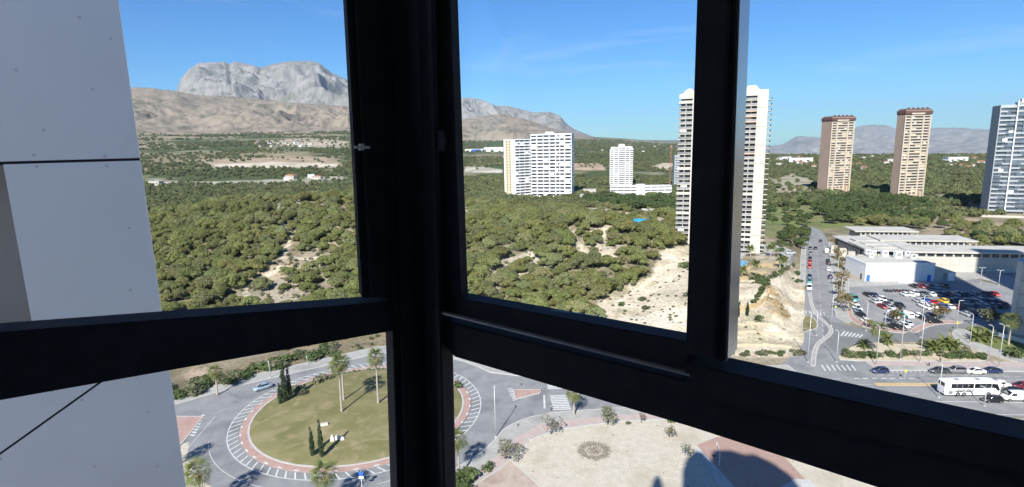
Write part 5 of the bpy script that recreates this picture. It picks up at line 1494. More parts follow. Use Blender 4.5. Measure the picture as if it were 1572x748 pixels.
# groups of park trees one can tell apart (dark, rounded)
def in_px(polys, n, mind, seed, x0, x1, y0, y1):
    return scatter(n, x0, x1, y0, y1, mind, lambda X, Y, PX, PY: sum(in_poly(PX, PY, p) * k for p, k in polys), seed)
def grove(polys, n, mind, seed, ext, label, group, s0, s1, cap=200, kinds=DARKS, name='park_tree', cat='tree'):
    P = in_px(polys, n, mind, seed, *ext)
    P = P[np.argsort(np.hypot(P[:, 0], P[:, 1]))][:cap]
    for x, y, z in P:
        tree(name, kinds[int(g.integers(len(kinds)))], (x, y, z - .3), g.uniform(s0, s1), label, cat, group, g.uniform(0, 6.28), g.uniform(.8, 1.05))
    return len(P)
k1 = grove([([(1255, 322), (1290, 306), (1350, 304), (1425, 316), (1425, 345), (1400, 352), (1330, 342), (1262, 345)], 1)], 900, 6.0, 31, (160, 420, 280, 560),
      'dark rounded tree in the thick grove behind the market halls', 'trees of the grove behind the market', .8, 1.15, 110)
k2 = grove([([(900, 303), (935, 306), (1000, 312), (1032, 300), (1036, 332), (985, 328), (930, 318), (900, 316)], 1)], 700, 6.5, 32, (40, 220, 420, 640),
      'dark rounded tree in the belt in front of the white podium', 'trees of the belt before the podium', .9, 1.25, 70)
k3 = grove([([(1415, 330), (1470, 330), (1500, 345), (1572, 340), (1572, 378), (1500, 375), (1440, 362)], .75)], 500, 6.5, 33, (220, 420, 260, 460),
      'green tree beyond the market halls near the blue grey tower', 'trees between the market and the blue grey tower', .7, 1.0, 60, PINES[:3] + DARKS[:1])
k6 = grove([([(1408, 340), (1500, 352), (1572, 362), (1572, 385), (1506, 381), (1503, 364), (1412, 352)], 1), ([(1300, 340), (1425, 336), (1425, 351), (1330, 350)], 1)], 500, 5.5, 36, (180, 420, 230, 420),
      'olive green tree right behind the market roofs', 'trees right behind the market roofs', .75, 1.05, 60, PINES[:4])
k4 = grove([([(1178, 318), (1252, 300), (1262, 318), (1255, 345), (1190, 352), (1176, 340)], .8)], 260, 9, 34, (150, 360, 300, 560),
      'dark round tree standing apart on the park lawn beyond the road', 'trees standing on the park lawn', .6, .95, 44)
k7 = grove([([(1190, 362), (1236, 358), (1240, 388), (1222, 392), (1196, 380)], 1)], 400, 6, 37, (110, 230, 240, 400), 'green garden tree between the cream tower and side road', 'garden trees by the side road', .55, .85, 26)
print('groves', k1, k2, k3, k4)
k5 = grove([([(1240, 292), (1370, 300), (1450, 318), (1450, 330), (1360, 312), (1240, 305)], .8)], 300, 7, 35, (220, 480, 380, 660), 'green garden tree at the foot of the two pink brown towers', 'garden trees by the brown towers', .5, .8, 45)
# scrub on slopes
def shrub_mesh(m_, r=1.0, n=3, size=.14, per=110):
    return crown_mesh('foliage', [(rs.uniform(-.5, .5) * r, rs.uniform(-.5, .5) * r, r * .35, r * rs.uniform(.5, .8)) for _ in range(n)], per, size, m_, flat=.8)
SHR = [shrub_mesh('scrub', 1.0, 4) for _ in range(3)]; SHG = [shrub_mesh('darkleaf', 1.0, 4) for _ in range(3)]
def shrub(p, s, label, group=None, kind=SHG, cat='shrub', name='shrub', sz=1.0):
    rt = thing(name, label, cat, p, random.uniform(0, 6.28), group); rt.scale = (s, s, s * sz)
    link('foliage', kind[random.randrange(len(kind))], rt); st = MB()
    for i in range(3): st.tube([(0, 0, -.2), (.25 * math.cos(i * 2.1), .25 * math.sin(i * 2.1), .5)], [.05, .03], 4)
    link('stem', stem_me, rt)
    return rt
_sm = MB()
for i in range(3): _sm.tube([(0, 0, -.2), (.25 * math.cos(i * 2.1), .25 * math.sin(i * 2.1), .5)], [.05, .03], 4)
stem_me = _sm.mesh('stem', 'bark')
sh0 = shrub(hit(986, 462), 1.5, 'round green bush alone on the pale sandy slope, upper one'); shrub(hit(992, 475), 1.4, 'round green bush alone on the pale sandy slope, lower one')
shrub(hit(955, 470), 1.4, 'flat green bush beside the track on the sandy slope'); shrub(hit(1056, 455), 1.6, 'green bush on the sandy slope touching the mullion')
sh1 = shrub(hit(1163, 492), 1.6, 'round green bush below the brown terraces'); shrub(hit(1052, 412), 2.6, 'large dark bush at the top of the sandy slope beside the cream tower')
sc1 = [KIDS(o_)[0] for o_ in ()]
def slope_rule(X, Y, PX, PY):
    a = in_poly(PX, PY, [(900, 478), (950, 445), (1000, 425), (1063, 385), (1063, 520), (955, 500)]) * .55 + in_poly(PX, PY, [(1110, 480), (1215, 470), (1240, 500), (1225, 545), (1110, 545)]) * .35
    b = np.zeros_like(a)
    for poly, k in CLEAR[:4] + CLEAR[7:11]: b = np.maximum(b, in_poly(PX, PY, poly) * .8)
    c = ((PX > 200) & (PX < 1000) & (Y < 460)) * .6
    return np.maximum(np.maximum(a, b), c)
SP = scatter(16000, -330, 110, 150, 460, 1.3, slope_rule, 51)
SP = SP[(road_e(SP[:, 0], SP[:, 1]) > 6) & (SP[:, 1] > 160)]
s0 = shrub(hit(432, 450), 1.2, 'grey green bush low on the left hill below the footpath', None, SHR)
s0b = shrub(hit(452, 455), 1.1, 'grey scrub bush right of the one below the footpath', None, SHR)
gn_scatter('scrub', SP, g.uniform(.25, 1.3, len(SP)) * np.where(SP[:, 0] > 20, .55, 1), 'low grey green scrub dotted over the hill and slopes', 'scrub', [KIDS(s0)[0], KIDS(s0b)[0], KIDS(sh0)[0]], 9)

# hedge-like thicket beside the west road, seen under the left transom
tk = np.array([(-52 - i * .62 + random.uniform(-2.2, 2.2), 160 - i * .58 + random.uniform(-2.5, 7)) for i in range(75)])
for i, (x, y) in enumerate(tk):
    if x > -47 and y < 164: continue
    shrub((x, y, hz(x, y) - .1), random.uniform(1.2, 2.3), 'dark green shrub in the thicket beyond the west road pavement', 'shrubs beyond the west road', SHG if random.random() < .7 else SHR)
for i in range(26):
    x = random.uniform(58, 82); y = random.uniform(147.5, 150.5); shrub((x, y, hz(x, y)), random.uniform(.7, 1.2), 'grey green shrub in the row at the foot of the quarry slope', 'shrubs at the foot of the quarry slope', SHR if random.random() < .6 else SHG)
for i in range(40):
    p = gp(*random.choice([(1176 + random.uniform(-8, 40), 384 + random.uniform(-14, 4)), (1215 + random.uniform(-12, 16), 400 + random.uniform(-20, 14)), (1160 + random.uniform(-8, 12), 425 + random.uniform(-3, 14))]), PZ)
    shrub((p.x, p.y, max(hz(p.x, p.y), 0)), random.uniform(.8, 2.0), 'green garden shrub on the terrace beside the cream tower', 'garden shrubs by the cream tower', SHG)
for i in range(18):
    t = i / 17; q = (1157 + 22 * t + random.uniform(-3, 3), 466 - 34 * t + random.uniform(-3, 3)); p = hit(*q)
    shrub((p.x, p.y, p.z), random.uniform(.7, 1.3), 'green shrub in the curved strip above the arched wall', 'shrubs above the arched wall', SHG)
for i in range(20):
    t = i / 19; q = (1184 + 34 * t + random.uniform(-3, 3), 428 - 24 * t + random.uniform(-3, 3)); p = hit(*q)
    shrub((p.x, p.y, p.z), random.uniform(.7, 1.4), 'green shrub on the cliff edge below the ochre terrace', 'shrubs on the cliff edge', SHG if i % 3 else SHR)
# planted island by the avenue
for i in range(46):
    px = random.uniform(1293, 1512); py = 546.5 + random.uniform(-3, 3) + max(0, (px - 1450)) * .07
    if 1388 < px < 1396: continue
    p = gp(px, py, .16); shrub(p, random.uniform(.9, 1.5), 'clipped green shrub in the border along the avenue', 'border shrubs along the avenue', SHG if random.random() < .6 else SHR)
for lb, q, s, k in (('grey leafless bush left of the big palm clump', (1417, 530), 1.9, SHR), ('brownish dry bush right of the big palm clump', (1481, 540), 2.0, SHR), ('green bush behind the palms by the curved pavement', (1497, 510), 2.0, SHG), ('dark bush at the right edge below the park lawn', (1560, 548), 2.4, SHG), ('low dry bush in the sandy island', (1390, 541), 1.0, SHR)):
    shrub(gp(*q, .16), s, lb, None, k)
# roundabout shrubs
for lb, q, s, k in (('grey bush on the island edge beside the tall cypresses', (458, 602), 1.9, SHR), ('smaller bush in front of the cypress bush', (467, 606), 1.4, SHR), ('round grey bush farther along the island edge', (492, 585), 2.0, SHR), ('low red brown bush by the island rim', (507, 580), 1.1, SHR), ('green shrub at the right rim of the island, half behind the post', (703, 592), 1.6, SHG)):
    p = gp(*q, .6); shrub((p.x, p.y, isl_z(p.x, p.y)), s, lb, None, k)
for i in range(14):
    t = R(128 - i * 3.2); r = 22.6; shrub((RC[0] + r * math.cos(t), RC[1] + r * math.sin(t), .2), random.uniform(.3, .6), 'low brown tuft along the island rim', 'tufts along the island rim', SHR)
# lot shrubs and young trees
def young_tree(q, h, w, lb, m_='greyleaf', per=26, z=.1, cat='tree', size=.15):
    p = gp(*q, z)
    cl = [(rs.uniform(-.45, .45) * w, rs.uniform(-.45, .45) * w, h * rs.uniform(.5, .92), w * rs.uniform(.2, .36)) for _ in range(9)]
    tree('young_tree', (crown_mesh('crown', cl, per, size, m_), trunk_mesh(h * .8, .09, 6, lean=.1)), p, 1, lb, cat)
young_tree((846, 667), 3.6, 3.4, 'pale grey green young tree at the lot edge, left of its pair'); young_tree((932, 652), 3.8, 3.4, 'olive young tree at the lot edge, right of its pair', 'scrub', 60)
young_tree((783, 704), 3.0, 4.2, 'wide straggly olive bush at the corner of the lot', 'greyleaf', 40); young_tree((1057, 700), 2.0, 2.8, 'thin bare bush beside the paved court', 'greyleaf', 16); young_tree((1027, 672), 2.2, 2.2, 'grey bush in the middle of the gravel lot', 'greyleaf', 36)
young_tree((984, 649), 2.0, 1.4, 'leafless sapling by the cycle path', 'bark', 10)
for lb, q, s, k in (('round bright green bush beside the cycle path', (1030, 648), 1.2, SHG), ('dark green bush at the bottom by the corner post, left one', (715, 735), 2.6, SHG), ('dark green bush at the bottom by the corner post, right one', (748, 722), 1.5, SHG), ('small grey tuft by the cycle path', (964, 651), .6, SHR), ('big dark bush at the very bottom by the post', (712, 752), 2.6, SHG)):
    shrub(gp(*q, .1), s, lb, None, k)
# street trees with autumn leaves
for i, (px, py) in enumerate([(1283, 387), (1285, 399), (1287, 411), (1290, 424), (1291, 440), (1287, 455), (1296, 478), (1293, 468)]):
    cl = [(rs.uniform(-1, 1) * 1.5, rs.uniform(-1, 1) * 1.5, rs.uniform(2.6, 5.2), rs.uniform(.7, 1.3)) for _ in range(9)]
    tree('street_tree', (crown_mesh('crown', cl, 40, .2, 'autumn'), trunk_mesh(4.2, .13, 5, lean=.1)), gp(px, py, .12), g.uniform(.95, 1.25), ORD[i].capitalize().lower() + ' yellow brown street tree counted from the far end of the side road', 'street tree', 'street trees beside the side road')
for i, (q, lb) in enumerate([((1371, 497), 'olive yellow tree at the edge of the car park, left of the loop'), ((1442, 490), 'rounded olive tree between the parked cars and loop road'), ((1515, 503), 'broad brownish green tree on the park lawn near the concrete tower'), ((1334, 503), 'small yellow tree on the red island')]):
    cl = [(rs.uniform(-1, 1) * 1.9, rs.uniform(-1, 1) * 1.9, rs.uniform(2.2, 4.0), rs.uniform(.9, 1.5)) for _ in range(9)]
    tree('street_tree', (crown_mesh('crown', cl, 50, .2, 'autumn' if i != 2 else 'scrub'), trunk_mesh(3.4, .14, 5, lean=.1)), gp(*q, .14), [1, 1.05, 1.3, .6][i], lb, 'tree')

# cypresses
def cypress(p, h, w, lb, group=None):
    cl = [(rs.uniform(-.12, .12) * w, rs.uniform(-.12, .12) * w, h * t, w * .5 * (1 - abs(t - .32) ** 1.3 * 1.25) + .04) for t in np.linspace(.08, .97, 16)]
    tree('cypress_tree', (crown_mesh('crown', cl, 420, .12, 'cypress', flat=1.5), trunk_mesh(h * .5, .12, 0, lean=.02)), p, 1, lb, 'cypress')
for q, top, w, lb in (((438, 617), 553, 1.35, 'tallest dark cypress of the clump on the island rim'), ((430.5, 620), 588, .9, 'short cypress at the left of the clump on the rim'), ((445.5, 613), 562, 1.1, 'cypress at the right of the clump on the rim'), ((494, 702), 643, .95, 'taller of two slim cypresses on the near part of the lawn'), ((480, 700), 655, .85, 'shorter of two slim cypresses on the near part of the lawn')):
    p = gp(*q, .6); z = isl_z(p.x, p.y); p = gp(*q, z); _, e = az_of(q[0], top); h = EYE + math.hypot(p.x, p.y) * math.tan(e) - z
    cypress((p.x, p.y, z), h, w, lb)
for px, py in ((1133, 487), (1147, 486)):
    p = hit(px, py); cypress((p.x, p.y, p.z), 4.6, .9, 'small cypress by the arched retaining wall, %s' % ('left one' if px < 1140 else 'right one'))
p = hit(1129, 474); shrub((p.x, p.y, p.z), 1.6, 'small rounded conifer above the arched wall', None, SHG, sz=1.8)

# palms: trunk, skirt of dead leaves, and each frond a piece of its own
def frond_mesh(L, droop, wid, n=9, fan=False):
    V = []; F = []
    if fan:   # fan palm leaf: stalk and a pleated fan
        V += [(0, -.03, 0), (0, .03, 0), (L * .5, .02, L * .10), (L * .5, -.02, L * .10)]; F.append((0, 1, 2, 3))
        c = (L * .5, 0, L * .10)
        for i in range(n):
            a = R(-75 + 150 * i / (n - 1)); o = len(V)
            tip = (c[0] + L * .62 * math.cos(a), L * .62 * math.sin(a), c[2] - droop * L * .35 * (.7 + .5 * abs(math.sin(a))))
            mid = (c[0] + L * .3 * math.cos(a - .08), L * .3 * math.sin(a - .08), c[2] + .02); mid2 = (c[0] + L * .3 * math.cos(a + .08), L * .3 * math.sin(a + .08), c[2] - .03)
            V += [c, mid, tip, mid2]; F.append((o, o + 1, o + 2, o + 3))
    else:     # feather leaf
        def sp_(t): return (L * (t - .18 * t * t * droop), 0, L * (.38 * t - .75 * droop * t * t))
        for i in range(n):
            t0 = .12 + .88 * i / n; t1 = t0 + .8 / n; a = sp_(t0); b = sp_(t1); w = wid * (math.sin(math.pi * min(1, t0 * .9 + .1)) + .12)
            for s in (-1, 1):
                o = len(V); V += [a, b, (b[0] + w * .5, s * w, b[2] - w * .45), (a[0] + w * .45, s * w * .92, a[2] - w * .5)]; F.append((o, o + 1, o + 2, o + 3) if s > 0 else (o + 3, o + 2, o + 1, o))
    return MB().add(V, F).mesh('frond', 'frond')
FAN = [frond_mesh(2.25, d, 0, 11, True) for d in (.6, 1.0, 1.5)]; FEA = [frond_mesh(2.7, d, .42, 9) for d in (.55, .8, 1.05)]
def palm(p, h, lb, fan=True, nf=26, s=1.0, group=None, r=.24):
    rt = thing('palm_tree', lb, 'palm', p, random.uniform(0, 6.28), group)
    mb = MB(); bend = random.uniform(-.2, .2)
    k = 9; mb.tube([(bend * (i / k) ** 2, 0, -.3 + (h + .3) * i / k) for i in range(k + 1)], [r * (1.45 - .9 * (i / k) ** .4 + (.04 if i % 2 else 0)) for i in range(k + 1)], 9)
    link('trunk', smooth(mb.mesh('trunk', 'palm_bark')), rt)
    if fan:
        cl = [(bend, 0, h - .5 - .3 * i, .62 - .07 * i) for i in range(5)]
        link('skirt', crown_mesh('skirt', cl, 150, .14, 'skirt', .5), rt)
    for i in range(nf):
        t = i / nf; a = i * 2.39996
        o = link('frond', (FAN if fan else FEA)[min(2, int(t * 3))], rt, (bend, 0, h - .12 * t))
        o.rotation_euler = (0, R((-72 + 122 * t) if fan else (-58 + 80 * t)), a); k = s * random.uniform(.85, 1.12); o.scale = (k, k, k)
    return rt
def palm_px(q, top, lb, z=0.0, **k):
    p = gp(*q, z); _, e = az_of(q[0] - .05 * (q[1] - top), top)
    h = EYE + math.hypot(p.x, p.y) * math.tan(e) - z
    return palm(p, h, lb, **k)
palm_px((525, 635), 560, 'tall fan palm on the island, in front of its twin', .8, s=1.1); palm_px((528, 617), 556, 'tall fan palm on the island, just behind its twin', .8, s=1.0)
palm_px((581, 622), 549, 'tall fan palm on the island beside the window frame', .8, s=1.1); palm_px((334, 606), 571, 'fan palm on the pavement of the west road', .12, s=.85)
palm((-53.0, 84.5, 0.12), 7.3, 'fan palm cropped at the bottom left beside the white wall', s=1.15); palm((-32.0, 84.5, .12), 6.4, 'fan palm cropped at the bottom centre below the island', s=1.15)
palm((-10.6, 93.0, .12), 7.4, 'fan palm mostly hidden by the corner post, shadow on the pavement', s=1.1)
palm((-66.5, 97, .12), 5.6, 'fan palm hidden by the white wall, shadow on the west road', s=1.0)
palm_px((881, 637), 604, 'short fan palm on the avenue pavement by the zebra crossing', .12, s=.95)
palm_px((1346, 545), 506, 'tall palm with ragged crown on the sandy island', .16, s=1.15, nf=34); palm_px((1548, 530), 492, 'tall fan palm in front of the concrete tower', .15, s=1.2, nf=34)
for q, s, lb, hh in (((1326, 534), .85, 'low feather palm on the sandy island, left of the tall palm', 1.0), ((1361, 528), .9, 'feather palm right of the tall ragged palm', 1.4), ((1432, 539), 1.15, 'feather palm at the left of the big clump', 1.2), ((1448, 536), 1.25, 'feather palm in the middle of the big clump', 1.6), ((1464, 538), 1.1, 'feather palm at the right of the big clump', 1.1),
        ((1500, 523), 1.2, 'feather palm on the park lawn, left one', 1.1), ((1516, 524), 1.15, 'feather palm on the park lawn, right one', 1.3), ((1298, 541), .5, 'small feather palm at the left tip of the sandy island', .4)):
    palm(gp(*q, .16), hh, lb, fan=False, nf=24, s=s, r=.3)
for q, hh, lb in (((1183, 395), 4.2, 'palm at the right foot of the cream tower'), ((1152, 396), 4.0, 'palm in front of the cream tower balconies'), ((1160, 428), 4.8, 'palm on the ochre terrace below the pool'), ((1197, 412), 3.8, 'leaning palm at the right of the ochre terrace'), ((1204, 408), 3.0, 'short palm at the right end of the terrace'), ((1140, 425), 2.6, 'small palm in front of the pool')):
    p = gp(*q, PZ); palm((p.x, p.y, max(hz(p.x, p.y), PZ * .9)), hh, lb, fan=False, nf=20, s=1.0, r=.22)

# ============================================================ VEHICLES
def ring_sec(x, w, zb, zt, rd=.12, wt=None):
    wt = w if wt is None else wt
    return [(x, -w, zb), (x, -w, zb + (zt - zb) * .6), (x, -wt + rd, zt), (x, wt - rd, zt), (x, w, zb + (zt - zb) * .6), (x, w, zb), (x, w - .1, zb - .06), (x, -w + .1, zb - .06)]
def wheel_set(root, xs, y, r=.32, w=.2):
    for x in xs:
        for s in (-1, 1):
            wo = link('wheel', WHEEL, root, (x, s * y, r)); wo.scale = (r / .32, 1, r / .32)
_w = MB(); _w.tube([(0, -.11, 0), (0, .11, 0)], .32, 14, 0)
for s in (-1, 1):
    _w.add([(.19 * math.cos(k * .785), s * .114, .19 * math.sin(k * .785)) for k in range(8)], [tuple(range(8)) if s < 0 else tuple(range(7, -1, -1))], 1)
WHEEL = _w.mesh('wheel', ['tyre', 'rim'])
def light_boxes(root, xf, xr, y, z):
    for s in (-1, 1):
        link('headlight', HL, root, (xf, s * y, z)); link('tail_light', TL, root, (xr, s * y, z + .08))
HL = MB().box(-.10, .04, -.17, .17, -.07, .07).mesh('headlight', 'lens'); TL = MB().box(-.04, .08, -.12, .12, -.1, .1).mesh('tail_light', 'tail')
NP = MB().box(-.015, .015, -.25, .25, -.055, .055).mesh('number_plate', 'sign_white')
def car_meshes(kind):
    if kind == 'hatch': bs = [(-2.0, .70, .34, .72), (-1.93, .80, .26, .98), (-1.2, .87, .22, 1.0), (0, .88, .22, .97), (1.0, .87, .22, .93), (1.7, .82, .24, .80), (2.0, .68, .34, .64)]; cb = [(-1.86, .66, .95, 1.0, .66), (-1.55, .70, .95, 1.42, .58), (-.7, .74, .95, 1.50, .60), (.25, .74, .93, 1.46, .60), (1.12, .72, .9, .95, .66)]; wb = (-1.25, 1.28)
    elif kind == 'sedan': bs = [(-2.25, .70, .36, .84), (-2.15, .80, .26, 1.0), (-1.3, .88, .22, .98), (0, .89, .22, .95), (1.1, .88, .22, .91), (1.95, .82, .24, .78), (2.25, .66, .34, .62)]; cb = [(-1.65, .68, .95, .99, .66), (-1.0, .72, .94, 1.38, .58), (-.4, .74, .94, 1.44, .60), (.35, .74, .93, 1.41, .60), (1.22, .72, .89, .93, .66)]; wb = (-1.35, 1.4)
    elif kind == 'suv': bs = [(-2.2, .76, .42, .9), (-2.12, .86, .32, 1.12), (-1.2, .92, .28, 1.14), (0, .93, .28, 1.12), (1.0, .92, .28, 1.08), (1.85, .88, .3, .96), (2.2, .74, .42, .76)]; cb = [(-2.08, .74, 1.1, 1.16, .72), (-1.8, .78, 1.1, 1.62, .64), (-.8, .80, 1.1, 1.72, .66), (.3, .8, 1.08, 1.68, .66), (1.15, .78, 1.04, 1.1, .7)]; wb = (-1.35, 1.38)
    elif kind == 'van': bs = [(-2.5, .88, .4, 1.2), (-2.46, .95, .32, 2.05), (-1.5, .97, .30, 2.16), (.2, .97, .30, 2.16), (1.0, .96, .3, 2.06), (1.35, .95, .3, 1.72), (1.85, .94, .3, 1.22), (2.4, .86, .34, .98), (2.55, .76, .4, .72)]; cb = None; wb = (-1.55, 1.62)
    body = MB().loft([ring_sec(*s[:4]) for s in bs]); body = smooth(body.mesh('body', 'car_paint'))
    bm = bmesh.new(); bm.from_mesh(body); bmesh.ops.recalc_face_normals(bm, faces=bm.faces); bm.to_mesh(body); bm.free()
    gl = None; roof = None; win_s = None
    if cb:
        g_ = MB().loft([ring_sec(x, w, zb, zt, .05, wt) for x, w, zb, zt, wt in cb]); gl = smooth(g_.mesh('windows', 'car_glass'))
        bm = bmesh.new(); bm.from_mesh(gl); bmesh.ops.recalc_face_normals(bm, faces=bm.faces); bm.to_mesh(gl); bm.free()
        r_ = MB(); mid = cb[1:-1]
        r_.loft([[(x, -wt + .02, zt - .01), (x, -wt + .09, zt + .035), (x, wt - .09, zt + .035), (x, wt - .02, zt - .01)] for x, w, zb, zt, wt in mid])
        for s in (-1, 1):   # pillars
            for a, b in ((cb[0], cb[1]), (cb[-1], cb[-2]), (cb[2], cb[2])):
                p0 = (a[0], s * (a[1] + .012), a[2] + .03); p1 = (b[0], s * (b[4] + .01), b[3])
                r_.tube([p0, p1], .045, 4)
        roof = r_.mesh('roof', 'car_paint')
    else:
        g_ = MB()
        g_.add([(1.02, -.78, 2.0), (1.02, .78, 2.0), (1.82, .8, 1.26), (1.82, -.8, 1.26)], [(0, 1, 2, 3)])
        g_ = MB(); g_.extrude([(1.08, -.80, 2.03), (1.08, .80, 2.03), (1.86, .83, 1.27), (1.86, -.83, 1.27)], (.05, 0, .05))
        for s in (-1, 1): g_.extrude([(.25, s * .972, 1.3), (1.45, s * .962, 1.28), (1.15, s * .95, 1.85), (.25, s * .972, 1.88)], (0, s * .02, 0))
        g_.box(-2.50, -2.44, -.72, .72, 1.35, 1.85)
        gl = g_.mesh('windows', 'car_glass')
    return body, gl, roof, wb, bs
TEMPL = {}
for kd in ('hatch', 'sedan', 'suv', 'van'): TEMPL[kd] = car_meshes(kd)
PAINT = {'white': (.72, .72, .71), 'silver': (.42, .43, .44), 'grey': (.17, .175, .18), 'charcoal': (.05, .052, .056), 'black': (.014, .014, .016), 'navy blue': (.018, .03, .085), 'blue': (.03, .09, .33),
         'pale blue': (.24, .31, .37), 'red': (.45, .02, .02), 'dark red': (.20, .015, .025), 'yellow': (.66, .42, .02), 'teal': (.05, .22, .22), 'olive grey': (.17, .17, .13), 'maroon': (.12, .012, .02)}
TYPE = {'hatch': 'hatchback', 'sedan': 'saloon car', 'suv': 'tall estate car', 'van': 'van'}
cars_made = []
def car(pos, az, kind, colour, label, group=None, z=.02):
    """az: compass direction of the bonnet"""
    body, gl, roof, wb, bs = TEMPL[kind]
    rt = thing('van' if kind == 'van' else 'parked_car', label, 'van' if kind == 'van' else 'car', (pos[0], pos[1], z), R(90 - az), group)
    c = (*PAINT[colour], 1)
    b = link('body', body, rt); b.color = c
    link('windows', gl, rt)
    if roof: r = link('roof', roof, rt); r.color = c
    wheel_set(rt, wb, .80 if kind != 'van' else .88, .31 if kind in ('hatch', 'sedan') else .35)
    x0, x1 = bs[0][0], bs[-1][0]
    light_boxes(rt, x1 - .12, x0 + .03, .56, .66 if kind != 'van' else .8)
    link('number_plate', NP, rt, (x0 - .01, 0, .55)); link('number_plate', NP, rt, (x1 + .01, 0, .42))
    return rt

